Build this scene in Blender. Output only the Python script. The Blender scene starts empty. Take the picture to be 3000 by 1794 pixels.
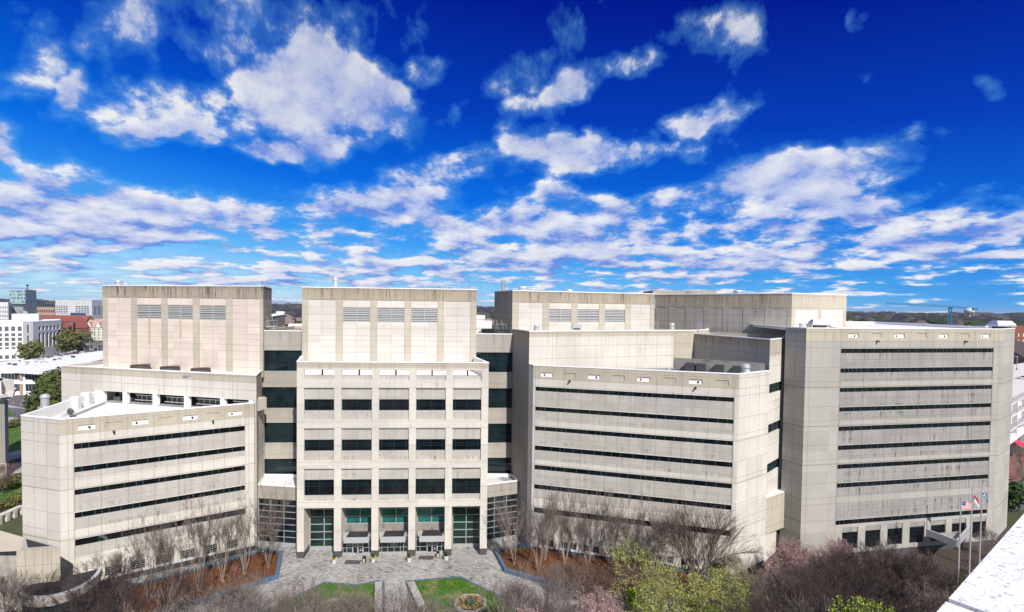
import bpy, math, random
from mathutils import Vector, Matrix, noise
R = math.radians
scene = bpy.context.scene
col = scene.collection

# ---------------------------------------------------------------- camera, sun, sky, exposure
CAMH, F, PPY = 44.0, 1500.0, 944.5
cam_d = bpy.data.cameras.new("camera")
cam = bpy.data.objects.new("camera", cam_d)
col.objects.link(cam)
cam_d.sensor_width = 36.0
cam_d.lens = 18.0
cam_d.shift_y = (PPY - 897.0) / 3000.0
cam_d.clip_start = 0.2
cam_d.clip_end = 20000
CM = Matrix.Rotation(R(90 - 1.7), 4, 'X') @ Matrix.Rotation(R(0.72), 4, 'Z')
cam.matrix_world = Matrix.Translation((0, 0, CAMH)) @ CM
scene.camera = cam

SUN_EL, SUN_AZ = 42.0, 154.0      # azimuth clockwise from the view direction (+Y)
sl = bpy.data.lights.new("sun", 'SUN')
sl.energy = 4.7
sl.angle = R(1.0)
sl.color = (1.0, 0.95, 0.89)
so = bpy.data.objects.new("sun", sl)
col.objects.link(so)
sd = Vector((math.sin(R(SUN_AZ)) * math.cos(R(SUN_EL)), math.cos(R(SUN_AZ)) * math.cos(R(SUN_EL)), math.sin(R(SUN_EL))))
so.rotation_euler = sd.to_track_quat('Z', 'Y').to_euler()
so.location = (0, -50, 150)

scene.view_settings.view_transform = 'Standard'
scene.view_settings.look = 'None'
scene.view_settings.exposure = 0.34
scene.view_settings.gamma = 1.0
scene.cycles.use_denoising = True
scene.cycles.denoising_prefilter = 'ACCURATE'
scene.cycles.denoising_input_passes = 'RGB_ALBEDO_NORMAL'

w = bpy.data.worlds.new("World")
scene.world = w
w.use_nodes = True


class NT:
    """small helper to write node trees"""
    def __init__(s, tree):
        s.t = tree
        for n in list(tree.nodes):
            tree.nodes.remove(n)

    def n(s, typ, ins=None, **props):
        nd = s.t.nodes.new(typ)
        for k, v in props.items():
            setattr(nd, k, v)
        for k, v in (ins or {}).items():
            sock = nd.inputs[k]
            if isinstance(v, bpy.types.NodeSocket):
                s.t.links.new(v, sock)
            else:
                sock.default_value = v
        return nd

    def m(s, op, a, b=0.0, c=0.0, clamp=False):
        return s.n('ShaderNodeMath', {0: a, 1: b, 2: c}, operation=op, use_clamp=clamp).outputs[0]

    def vm(s, op, a, b=(0, 0, 0)):
        nd = s.n('ShaderNodeVectorMath', {0: a}, operation=op)
        if op == 'SCALE':
            if isinstance(b, bpy.types.NodeSocket):
                s.t.links.new(b, nd.inputs['Scale'])
            else:
                nd.inputs['Scale'].default_value = b
        else:
            if isinstance(b, bpy.types.NodeSocket):
                s.t.links.new(b, nd.inputs[1])
            else:
                nd.inputs[1].default_value = b
        return nd.outputs['Value'] if op in ('LENGTH', 'DOT_PRODUCT') else nd.outputs['Vector']

    def mr(s, v, a, b, c=0.0, d=1.0, smooth=False):
        return s.n('ShaderNodeMapRange', {0: v, 1: a, 2: b, 3: c, 4: d}, interpolation_type='SMOOTHSTEP' if smooth else 'LINEAR').outputs[0]

    def noise(s, vec, scale, detail=3.0, rough=0.5, dist=0.0):
        return s.n('ShaderNodeTexNoise', {'Vector': vec, 'Scale': scale, 'Detail': detail, 'Roughness': rough, 'Distortion': dist}).outputs[0]

    def mix(s, f, a, b, blend='MIX'):
        nd = s.n('ShaderNodeMix', data_type='RGBA', blend_type=blend)
        for i, v in ((0, f), (6, a), (7, b)):
            if isinstance(v, bpy.types.NodeSocket):
                s.t.links.new(v, nd.inputs[i])
            else:
                if i and len(v) == 3:
                    v = (*v, 1)
                nd.inputs[i].default_value = v
        return nd.outputs[2]

    def comb(s, x, y, z=0.0):
        return s.n('ShaderNodeCombineXYZ', {0: x, 1: y, 2: z}).outputs[0]

    def sep(s, v):
        return s.n('ShaderNodeSeparateXYZ', {0: v}).outputs


def build_world():
    T = NT(w.node_tree)
    sky = T.n('ShaderNodeTexSky', sky_type='NISHITA', sun_disc=False, sun_elevation=R(SUN_EL), sun_rotation=R(SUN_AZ),
              altitude=300.0, air_density=1.0, dust_density=0.3, ozone_density=3.0)
    gen = T.n('ShaderNodeTexCoord').outputs['Generated']
    x, y, z = T.sep(gen)[:3]
    az = T.m('ARCTAN2', x, y)
    el = T.m('ARCSINE', z)
    elc = T.m('MAXIMUM', el, 0.0)
    wn = T.n('ShaderNodeTexNoise', {'Vector': T.comb(az, el, 4.0), 'Scale': 5.0, 'Detail': 3.0, 'Roughness': 0.6}).outputs[1]
    aec = T.vm('ADD', T.comb(az, el, 0.0), T.vm('MULTIPLY', T.vm('SUBTRACT', wn, (0.5, 0.5, 0.5)), (0.22, 0.10, 0.0)))
    # saturated, polarised-looking blue: deep overhead, cyan low down
    hs = T.n('ShaderNodeHueSaturation', {'Hue': 0.5, 'Saturation': 1.25, 'Value': 1.0, 'Color': sky.outputs[0]})
    tint = T.n('ShaderNodeValToRGB', {0: T.mr(T.m('ADD', elc, T.m('MULTIPLY', az, 0.06)), 0.0, 0.62)})
    cr = tint.color_ramp
    cr.elements[0].position = 0.0
    cr.elements[0].color = (0.62, 0.86, 1.0, 1)
    cr.elements[1].position = 1.0
    cr.elements[1].color = (0.01, 0.06, 0.95, 1)
    for p, c in ((0.10, (0.30, 0.72, 1.15, 1)), (0.28, (0.05, 0.42, 1.20, 1)), (0.55, (0.015, 0.18, 1.05, 1))):
        e = cr.elements.new(p)
        e.color = c
    absr = T.n('ShaderNodeValToRGB', {0: T.mr(T.m('ADD', elc, T.m('MULTIPLY', az, 0.10)), -0.02, 0.66)})
    cr = absr.color_ramp
    cr.elements[0].position = 0.0
    cr.elements[0].color = (0.46, 0.70, 0.92, 1)
    cr.elements[1].position = 1.0
    cr.elements[1].color = (0.0, 0.003, 0.15, 1)
    for p, c in ((0.09, (0.16, 0.48, 0.88, 1)), (0.17, (0.03, 0.30, 0.82, 1)), (0.30, (0.0, 0.15, 0.72, 1)), (0.55, (0.0, 0.045, 0.46, 1)), (0.8, (0.0, 0.010, 0.26, 1))):
        e = cr.elements.new(p)
        e.color = c
    bluecol = T.vm('ADD', T.vm('SCALE', T.mix(1.0, hs.outputs[0], tint.outputs[0], 'MULTIPLY'), 0.25), T.vm('SCALE', absr.outputs[0], 9.0))
    # cloud field: puffs get flatter and tighter towards the horizon
    lel = T.m('MULTIPLY', T.m('LOGARITHM', T.m('ADD', elc, 0.045), 2.718281828), 0.46)
    ae2 = T.comb(az, lel, 0.3)

    def field(dv):
        p = T.vm('ADD', ae2, dv)
        big = T.noise(p, 4.2, 10.0, 0.60, 0.15)
        sm = T.noise(T.vm('MULTIPLY', p, (1.0, 1.0, 1.0)), 13.0, 6.0, 0.60, 0.1)
        k = T.mr(el, 0.04, 0.20, 0.75, 0.25)
        return T.m('ADD', T.m('MULTIPLY', sm, k), T.m('MULTIPLY', big, T.m('SUBTRACT', 1.0, k)))
    f0 = field((0, 0, 0))
    f1 = field((-0.020, 0.042, 0.0))
    cov = None

    def AE(px, py):
        X = (px - 1241) / 1241.0
        a = math.atan(X)
        e = math.atan(((742 + 0.0125 * (px - 1241)) - py) / 1241.0 * math.cos(a))
        return a, e
    blobs = [  # centre and half size in the sky, strength, tilt
        (300, 95, 130, 80, .40, .1), (420, 60, 260, 100, .28, .1), (540, 135, 130, 45, .28, .35), (170, 215, 55, 60, .27, .4), (60, 90, 110, 120, .21, 0), (330, 215, 200, 80, .23, 0),
        (720, 215, 150, 85, .40, .25), (880, 240, 130, 75, .36, -.4), (960, 310, 60, 30, .30, 0), (1010, 190, 90, 35, .20, 0), (860, 140, 60, 40, .17, 0),
        (1225, 195, 70, 36, .23, .4), (1075, 300, 55, 40, .27, .5), (1350, 228, 130, 30, .25, .25), (1530, 170, 95, 24, .24, 0), (1735, 95, 80, 38, .19, -.2),
        (2055, 40, 24, 30, .20, 0), (1670, 298, 95, 24, .34, .05), (1420, 358, 190, 38, .42, -.05), (1880, 440, 300, 55, .44, .05), (1650, 470, 190, 35, .40, 0), (2020, 500, 220, 50, .40, -.2),
        (2250, 500, 120, 25, .34, -.1), (2440, 240, 60, 30, .26, 0), (15, 345, 70, 50, .34, 0), (395, 310, 75, 32, .32, .4), (640, 365, 90, 20, .34, 0), (760, 365, 80, 35, .28, 0), (930, 50, 130, 50, .23, 0), (1400, 60, 70, 60, .13, 0),
        (375, 492, 90, 34, .40, 0), (140, 490, 140, 55, .34, 0), (60, 545, 200, 60, .34, 0), (2230, 410, 70, 25, .2, 0), (600, 60, 180, 70, .25, 0),
        (700, 500, 230, 35, .33, .12), (1050, 430, 190, 38, .30, .25), (980, 510, 200, 50, .38, 0), (1150, 545, 220, 40, .42, 0), (760, 555, 300, 45, .34, 0), (330, 575, 330, 50, .36, 0),
        (1350, 470, 130, 28, .28, 0), (1500, 575, 500, 38, .36, -.03), (1800, 560, 220, 35, .40, -.05), (2000, 600, 420, 42, .38, 0), (2330, 555, 210, 38, .40, .12), (2345, 605, 85, 18, .38, 0),
        (500, 650, 650, 22, .26, 0), (1300, 650, 500, 20, .24, 0), (2050, 655, 180, 14, .30, 0), (2310, 658, 26, 14, .32, -.4), (2400, 657, 55, 10, .32, 0), (1200, 690, 900, 10, .17, 0), (300, 690, 500, 16, .26, 0), (2100, 610, 250, 20, .3, 0)]
    for px, py, sx, sy, st, tilt in blobs:
        a, e = AE(px, py)
        sa = sx / 1241.0 * math.cos(a) ** 2 * 1.15
        se = sy / 1241.0 * math.cos(a) * 1.2
        dv = T.vm('SUBTRACT', aec, (a, e, 0))
        X, Y, _ = T.sep(dv)[:3]
        Y2 = T.m('SUBTRACT', Y, T.m('MULTIPLY', X, tilt))
        r2 = T.m('ADD', T.m('POWER', T.m('ABSOLUTE', T.m('MULTIPLY', X, 1 / sa)), 2.0), T.m('POWER', T.m('ABSOLUTE', T.m('MULTIPLY', Y2, 1 / se)), 2.0))
        g = T.m('MULTIPLY', T.m('EXPONENT', T.m('MULTIPLY', T.m('POWER', r2, 1.2), -0.7)), st * 1.0)
        cov = g if cov is None else T.m('MAXIMUM', cov, g)
    # pale cloud added out of view, behind and overhead, to whiten the fill light
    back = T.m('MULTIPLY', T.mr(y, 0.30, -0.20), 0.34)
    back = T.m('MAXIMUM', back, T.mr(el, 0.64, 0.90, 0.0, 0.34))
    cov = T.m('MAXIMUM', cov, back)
    band = T.m('MULTIPLY', T.m('MULTIPLY', T.mr(el, 0.02, 0.07, 0.75, 1.0), T.mr(T.m('ADD', el, T.m('MULTIPLY', az, -0.03)), 0.27, 0.16, 0.0, 1.0, True)), T.mr(az, 0.78, 0.45, 0.17, 0.315))
    cov = T.m('MAXIMUM', cov, band)
    hz = T.m('MULTIPLY', T.m('MULTIPLY', T.mr(el, 0.0, 0.015), T.mr(el, 0.085, 0.05)), T.mr(az, 0.60, 0.25, 0.08, 0.24))
    cov = T.m('MAXIMUM', cov, hz)
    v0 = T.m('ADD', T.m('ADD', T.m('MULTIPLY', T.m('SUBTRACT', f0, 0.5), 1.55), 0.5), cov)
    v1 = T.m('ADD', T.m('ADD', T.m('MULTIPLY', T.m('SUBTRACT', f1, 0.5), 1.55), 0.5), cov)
    core = T.mr(v0, 0.69, 0.83, 0.0, 1.0, True)
    veil = T.mr(v0, 0.645, 0.78, 0.0, 0.50)
    shade = T.mr(T.m('SUBTRACT', v0, v1), -0.11, 0.15)
    thick = T.mr(v0, 0.80, 1.02, 0.0, 0.55)
    lit = T.mix(shade, (0.14, 0.28, 0.80), (1.0, 1.0, 1.0))
    lit = T.mix(thick, lit, (0.56, 0.64, 0.90))
    wisp = (0.10, 0.48, 0.92)
    hi = T.mr(el, 0.20, 0.60, 1.0, 0.78)
    cl = T.vm('SCALE', T.mix(core, wisp, lit), T.m('MULTIPLY', hi, 10.0))
    dens = T.m('MULTIPLY', T.m('MAXIMUM', core, veil), T.mr(el, 0.30, 0.65, 0.98, 0.88))
    colr = T.mix(dens, bluecol, cl)
    # ground side of the world (never seen, dull)
    colr = T.mix(T.mr(el, -0.03, 0.0), (0.9, 0.95, 1.0), colr)
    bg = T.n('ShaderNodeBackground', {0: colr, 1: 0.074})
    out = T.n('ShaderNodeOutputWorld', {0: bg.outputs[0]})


build_world()

# ---------------------------------------------------------------- picture measurements -> places
CM3 = CM.to_3x3()


def ray(u, v):
    return CM3 @ Vector(((u - 1500.0) / F, (PPY - v) / F, -1.0))


DS = 0.987


def PD(u, v, d):
    """plan point seen at (u, v) and d metres out"""
    r = ray(u, v)
    k = d * DS / r.y
    return Vector((r.x * k, r.y * k))


def G(u, v, z=0.0):
    """point of the level z seen at (u, v)"""
    r = ray(u, v)
    k = (z - CAMH) / r.z
    return Vector((r.x * k, r.y * k))


def zat(u, v, d):
    r = ray(u, v)
    return CAMH + r.z * d / r.y


# ---------------------------------------------------------------- materials
MATS = {}


def mat_nodes(name):
    m = bpy.data.materials.new(name)
    m.use_nodes = True
    MATS[name] = m
    return m, NT(m.node_tree)


def finish(T, color, rough=0.8, bump=None, bstr=0.3, bdist=0.05, spec=0.3, metal=0.0, **kw):
    ins = {'Base Color': color if isinstance(color, bpy.types.NodeSocket) else (*color, 1), 'Roughness': rough, 'Metallic': metal, 'Specular IOR Level': spec}
    ins.update(kw)
    p = T.n('ShaderNodeBsdfPrincipled', ins)
    if bump is not None:
        b = T.n('ShaderNodeBump', {'Height': bump, 'Strength': bstr, 'Distance': bdist})
        T.t.links.new(b.outputs[0], p.inputs['Normal'])
    T.n('ShaderNodeOutputMaterial', {0: p.outputs[0]})


def concrete(name, c, stain=(0.16, 0.13, 0.10), top=0.6, streak=0.35, mott=0.10, panel=(5.2, 3.6), fine=0.05, warm=0.0):
    """cast concrete; UV = metres along the wall, metres below its top"""
    m, T = mat_nodes(name)
    uv = T.n('ShaderNodeUVMap').outputs[0]
    pos = T.n('ShaderNodeTexCoord').outputs['Object']
    n1 = T.noise(pos, 0.22, 5, 0.6)
    n2 = T.noise(pos, 2.2, 6, 0.65)
    n4 = T.noise(pos, 14.0, 3, 0.6)
    st = T.noise(T.vm('MULTIPLY', uv, (1.5, 0.10, 1.0)), 1.0, 5, 0.7, 0.3)
    st2 = T.noise(T.vm('MULTIPLY', uv, (0.35, 0.06, 1.0)), 1.0, 4, 0.6)
    X, Y, _ = T.sep(uv)[:3]
    pan = T.n('ShaderNodeTexWhiteNoise', {0: T.comb(T.m('FLOOR', T.m('DIVIDE', X, panel[0])), T.m('FLOOR', T.m('DIVIDE', Y, panel[1])), 3.0)}, noise_dimensions='3D').outputs[0]
    val = T.m('ADD', T.m('MULTIPLY', T.m('SUBTRACT', n1, 0.5), mott * 2.2), T.m('MULTIPLY', T.m('SUBTRACT', n2, 0.5), mott * 1.6))
    val = T.m('ADD', val, T.m('MULTIPLY', T.m('SUBTRACT', pan, 0.5), 0.18))
    val = T.m('ADD', val, T.m('MULTIPLY', T.m('SUBTRACT', n4, 0.5), fine * 2))
    base = T.vm('SCALE', T.n('ShaderNodeRGB').outputs[0], T.m('ADD', 1.0, val))
    T.t.nodes[-1]
    for nd in T.t.nodes:
        if nd.type == 'RGB':
            nd.outputs[0].default_value = (*c, 1)
    # dirt running down from the coping
    fall = T.m('EXPONENT', T.m('MULTIPLY', Y, -0.42))
    yp = T.m('MULTIPLY', T.m('FRACT', T.m('DIVIDE', Y, panel[1])), panel[1])
    fall2 = T.m('MULTIPLY', T.m('EXPONENT', T.m('MULTIPLY', yp, -0.9)), T.mr(pan, 0.2, 0.9, 0.15, 1.0))
    d1 = T.mr(st, 0.47, 0.66)
    d1 = T.m('MULTIPLY', d1, T.mr(st2, 0.40, 0.58, 0.2, 1.0))
    amt = T.m('MULTIPLY', d1, T.m('ADD', T.m('MULTIPLY', fall, top), T.m('MULTIPLY', fall2, streak * 1.5)), clamp=True)
    lip = T.m('MULTIPLY', T.m('EXPONENT', T.m('MULTIPLY', Y, -2.2)), T.mr(n2, 0.35, 0.6, 0.1, 0.55))
    amt = T.m('MAXIMUM', amt, T.m('MULTIPLY', lip, top))
    colr = T.mix(amt, base, stain)
    finish(T, colr, 0.88, bump=T.noise(pos, 30.0, 3, 0.6), bstr=0.25, bdist=0.01, spec=0.2)
    return m


def plain(name, c, rough=0.6, metal=0.0, var=0.08, scale=3.0, spec=0.4, **kw):
    m, T = mat_nodes(name)
    pos = T.n('ShaderNodeTexCoord').outputs['Object']
    n = T.noise(pos, scale, 5, 0.6)
    colr = T.mix(n, tuple(max(0, x * (1 - var * 2)) for x in c), tuple(min(1, x * (1 + var * 2)) for x in c))
    finish(T, colr, rough, spec=spec, metal=metal, **kw)
    return m


concrete('cream_concrete', (0.58, 0.55, 0.485), top=0.55, streak=0.30)
concrete('brown_concrete', (0.38, 0.33, 0.25), stain=(0.08, 0.065, 0.05), top=1.1, streak=1.0, mott=0.14)
concrete('black_stained', (0.37, 0.32, 0.25), stain=(0.035, 0.03, 0.027), top=1.5, streak=1.6, mott=0.16)
concrete('rust_streak', (0.55, 0.40, 0.28), stain=(0.36, 0.22, 0.13), top=0.35, streak=0.5)
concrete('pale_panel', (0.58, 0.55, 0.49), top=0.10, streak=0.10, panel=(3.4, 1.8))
concrete('pink_panel', (0.63, 0.54, 0.465), stain=(0.42, 0.27, 0.19), top=0.35, streak=0.16, panel=(3.4, 1.8))
concrete('tower_aggregate', (0.30, 0.295, 0.275), stain=(0.10, 0.098, 0.09), top=0.3, streak=1.3, mott=0.2, panel=(2.6, 1.5), fine=0.22)
concrete('tower_concrete', (0.38, 0.365, 0.325), top=0.6, streak=0.3, mott=0.12)
concrete('aggregate_panel', (0.44, 0.42, 0.375), stain=(0.18, 0.17, 0.15), top=0.25, streak=0.9, mott=0.16, panel=(2.6, 1.5), fine=0.22)
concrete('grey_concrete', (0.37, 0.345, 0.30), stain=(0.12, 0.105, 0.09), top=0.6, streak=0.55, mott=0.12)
concrete('tan_concrete', (0.46, 0.415, 0.33), stain=(0.14, 0.12, 0.09), top=0.5, streak=0.28, mott=0.12)
plain('joint', (0.16, 0.145, 0.125), 0.9)
plain('joint_light', (0.27, 0.25, 0.22), 0.9)
plain('coping', (0.80, 0.79, 0.77), 0.5, var=0.03)
plain('plinth', (0.075, 0.07, 0.07), 0.6)
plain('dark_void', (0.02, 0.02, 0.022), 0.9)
plain('teal_frame', (0.006, 0.030, 0.036), 0.4)
plain('teal_mullion', (0.02, 0.09, 0.10), 0.4)
plain('grey_frame', (0.42, 0.43, 0.43), 0.35, metal=0.3)
plain('metal', (0.52, 0.53, 0.54), 0.35, metal=0.8)
plain('galvanised', (0.60, 0.61, 0.62), 0.45, metal=0.5)
plain('dark_metal', (0.06, 0.06, 0.065), 0.5)
plain('black_paint', (0.012, 0.013, 0.014), 0.4)
plain('rusty', (0.16, 0.10, 0.07), 0.8, var=0.25)
plain('white_paint', (0.80, 0.80, 0.79), 0.5, var=0.02)
plain('louvre_blade', (0.33, 0.33, 0.32), 0.5)
plain('teal_blind', (0.03, 0.22, 0.19), 0.5)


def roof_mat(name, c, c2, scale=0.35):
    m, T = mat_nodes(name)
    pos = T.n('ShaderNodeTexCoord').outputs['Object']
    a = T.noise(pos, scale, 6, 0.65)
    b = T.noise(pos, 5.0, 4, 0.6)
    f = T.m('MULTIPLY', T.mr(a, 0.52, 0.68), T.mr(b, 0.3, 0.6))
    finish(T, T.mix(f, c, c2), 0.75, spec=0.2)


roof_mat('white_roof', (0.72, 0.72, 0.71), (0.42, 0.42, 0.41), 0.5)
roof_mat('grey_roof', (0.30, 0.29, 0.28), (0.12, 0.115, 0.11))
roof_mat('dark_roof', (0.030, 0.030, 0.034), (0.06, 0.058, 0.055))
roof_mat('stained_wall', (0.25, 0.24, 0.22), (0.02, 0.02, 0.02), 0.5)
roof_mat('stained_roof', (0.60, 0.60, 0.60), (0.035, 0.035, 0.035), 0.22)


def glass_mat(name, c, rough=0.06):
    m, T = mat_nodes(name)
    pos = T.n('ShaderNodeTexCoord').outputs['Object']
    n = T.noise(pos, 0.35, 2, 0.5)
    colr = T.mix(T.mr(n, 0.35, 0.65), tuple(x * 0.55 for x in c), tuple(x * 1.5 for x in c))
    finish(T, colr, rough, spec=0.5, bump=T.noise(pos, 0.6, 1, 0.5), bstr=0.10, bdist=0.05)


glass_mat('dark_glass', (0.008, 0.016, 0.019))
glass_mat('green_glass', (0.006, 0.026, 0.023))
glass_mat('teal_glass', (0.012, 0.11, 0.10))
glass_mat('black_glass', (0.006, 0.007, 0.009))

# ---------------------------------------------------------------- mesh writing


class MB:
    def __init__(s):
        s.v, s.f, s.m, s.uv = [], [], [], []

    def face(s, pts, mat, uv=None):
        i = len(s.v)
        s.v += [tuple(p) for p in pts]
        s.f.append(tuple(range(i, i + len(pts))))
        s.m.append(mat)
        s.uv += list(uv) if uv else [(p[0] + p[1] * .6, p[2]) for p in pts]

    def box(s, c, d, mat, rz=0.0, faces='btNSEW', ztop=None):
        cx, cy, cz = c
        a, b, h = d[0] / 2, d[1] / 2, d[2] / 2
        cs, sn = math.cos(rz), math.sin(rz)

        def P(x, y, z):
            return (cx + x * cs - y * sn, cy + x * sn + y * cs, cz + z)
        q = [P(-a, -b, -h), P(a, -b, -h), P(a, b, -h), P(-a, b, -h), P(-a, -b, h), P(a, -b, h), P(a, b, h), P(-a, b, h)]
        for idx, ww, hh in (((0, 3, 2, 1), 0, 0), ((4, 5, 6, 7), 0, 0), ((0, 1, 5, 4), d[0], d[2]), ((1, 2, 6, 5), d[1], d[2]), ((2, 3, 7, 6), d[0], d[2]), ((3, 0, 4, 7), d[1], d[2])):
            uv = [(0, hh), (ww, hh), (ww, 0), (0, 0)] if ww else [(q[k][0], 1 + abs(q[k][1])) for k in idx]
            s.face([q[k] for k in idx], mat, uv)

    def obox(s, p, t, n, a0, a1, b0, b1, z0, z1, mat):
        """box spanned along t (a), along n (b) and up"""
        q = []
        for z in (z0, z1):
            for a, b in ((a0, b0), (a1, b0), (a1, b1), (a0, b1)):
                q.append((p.x + t.x * a + n.x * b, p.y + t.y * a + n.y * b, z))
        for idx in ((0, 3, 2, 1), (4, 5, 6, 7), (0, 1, 5, 4), (1, 2, 6, 5), (2, 3, 7, 6), (3, 0, 4, 7)):
            s.face([q[k] for k in idx], mat)

    def prism(s, poly, z0, z1, side, top=None, bottom=False):
        n = len(poly)
        acc = 0.0
        for i in range(n):
            a, b = poly[i], poly[(i + 1) % n]
            L = math.hypot(b[0] - a[0], b[1] - a[1])
            s.face([(a[0], a[1], z0), (b[0], b[1], z0), (b[0], b[1], z1), (a[0], a[1], z1)], side,
                   [(acc, z1 - z0), (acc + L, z1 - z0), (acc + L, 0), (acc, 0)])
            acc += L
        if top:
            s.face([(p[0], p[1], z1) for p in poly], top)
        if bottom:
            s.face([(p[0], p[1], z0) for p in reversed(poly)], side)

    def cyl(s, x, y, z0, z1, r0, r1=None, n=16, mat='metal', cap=True, bot=False):
        r1 = r0 if r1 is None else r1
        A = [(x + r0 * math.cos(2 * math.pi * k / n), y + r0 * math.sin(2 * math.pi * k / n), z0) for k in range(n)]
        B = [(x + r1 * math.cos(2 * math.pi * k / n), y + r1 * math.sin(2 * math.pi * k / n), z1) for k in range(n)]
        for k in range(n):
            j = (k + 1) % n
            s.face([A[k], A[j], B[j], B[k]], mat)
        if cap and r1 > 0:
            s.face(B, mat)
        if bot:
            s.face(A[::-1], mat)

    def tube(s, pts, rad, n=4, mat='bark', cap=False):
        prev = None
        for i, p in enumerate(pts):
            p = Vector(p)
            if i < len(pts) - 1:
                d = (Vector(pts[i + 1]) - p)
            if d.length < 1e-6:
                d = Vector((0, 0, 1))
            d = d.normalized()
            a = d.orthogonal().normalized()
            b = d.cross(a)
            r = rad[i] if isinstance(rad, (list, tuple)) else rad
            ring = [p + (a * math.cos(2 * math.pi * k / n) + b * math.sin(2 * math.pi * k / n)) * r for k in range(n)]
            if prev is not None:
                best = min(range(n), key=lambda o: (ring[o] - prev[0]).length)
                ring = ring[best:] + ring[:best]
                for k in range(n):
                    j = (k + 1) % n
                    s.face([prev[k], prev[j], ring[j], ring[k]], mat)
            elif cap:
                s.face(ring[::-1], mat)
            prev = ring
        if cap:
            s.face(prev, mat)

    def build(s, name, parent=None, smooth=False, merge=False):
        me = bpy.data.meshes.new(name)
        if merge:
            keys, vi = {}, []
            vv = []
            for p in s.v:
                k = (round(p[0], 4), round(p[1], 4), round(p[2], 4))
                if k not in keys:
                    keys[k] = len(vv)
                    vv.append(p)
                vi.append(keys[k])
            ff = [tuple(vi[i] for i in f) for f in s.f]
            me.from_pydata(vv, [], ff)
        else:
            me.from_pydata(s.v, [], s.f)
        names = []
        for m in s.m:
            if m not in names:
                names.append(m)
        for m in names:
            me.materials.append(MATS[m])
        ix = {m: i for i, m in enumerate(names)}
        me.polygons.foreach_set('material_index', [ix[m] for m in s.m])
        ul = me.uv_layers.new(name='UVMap')
        flat = [c for q in s.uv for c in q]
        ul.data.foreach_set('uv', flat)
        if smooth:
            me.polygons.foreach_set('use_smooth', [True] * len(s.f))
        me.update()
        o = bpy.data.objects.new(name, me)
        col.objects.link(o)
        if parent:
            o.parent = parent
        return o


def tag(o, label=None, cat=None, group=None, kind=None):
    if label:
        o['label'] = label
    if cat:
        o['category'] = cat
    if group:
        o['group'] = group
    if kind:
        o['kind'] = kind
    return o


def empty(name, loc=(0, 0, 0), rz=0.0, **kw):
    o = bpy.data.objects.new(name, None)
    o.empty_display_size = 0.5
    o.location = loc
    o.rotation_euler = (0, 0, rz)
    col.objects.link(o)
    tag(o, **kw)
    return o


def copy_tree(o, parent=None):
    c = o.copy()
    col.objects.link(c)
    if parent:
        c.parent = parent
    for ch in list(KIDS.get(o.name, ())):
        copy_tree(ch, c)
    return c


KIDS = {}


def reg(root):
    """remember a prototype's parts so copies can be made without searching"""
    for o in list(bpy.data.objects):
        if o.parent:
            KIDS.setdefault(o.parent.name, [])
            if o not in KIDS[o.parent.name]:
                KIDS[o.parent.name].append(o)


class Wall:
    def __init__(s, A, B):
        s.A, s.B = Vector(A), Vector(B)
        d = s.B - s.A
        s.L = d.length
        s.t = d / s.L
        s.n = Vector((s.t.y, -s.t.x))

    def hit(s, u, v):
        r = ray(u, v)
        # point k*r with (k*r.xy - A).n = 0
        k = s.A.dot(s.n) / (r.x * s.n.x + r.y * s.n.y)
        p = Vector((r.x * k, r.y * k))
        return (p - s.A).dot(s.t), CAMH + r.z * k

    def pt(s, a, z, off=0.0):
        p = s.A + s.t * a + s.n * off
        return (p.x, p.y, z)


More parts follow.
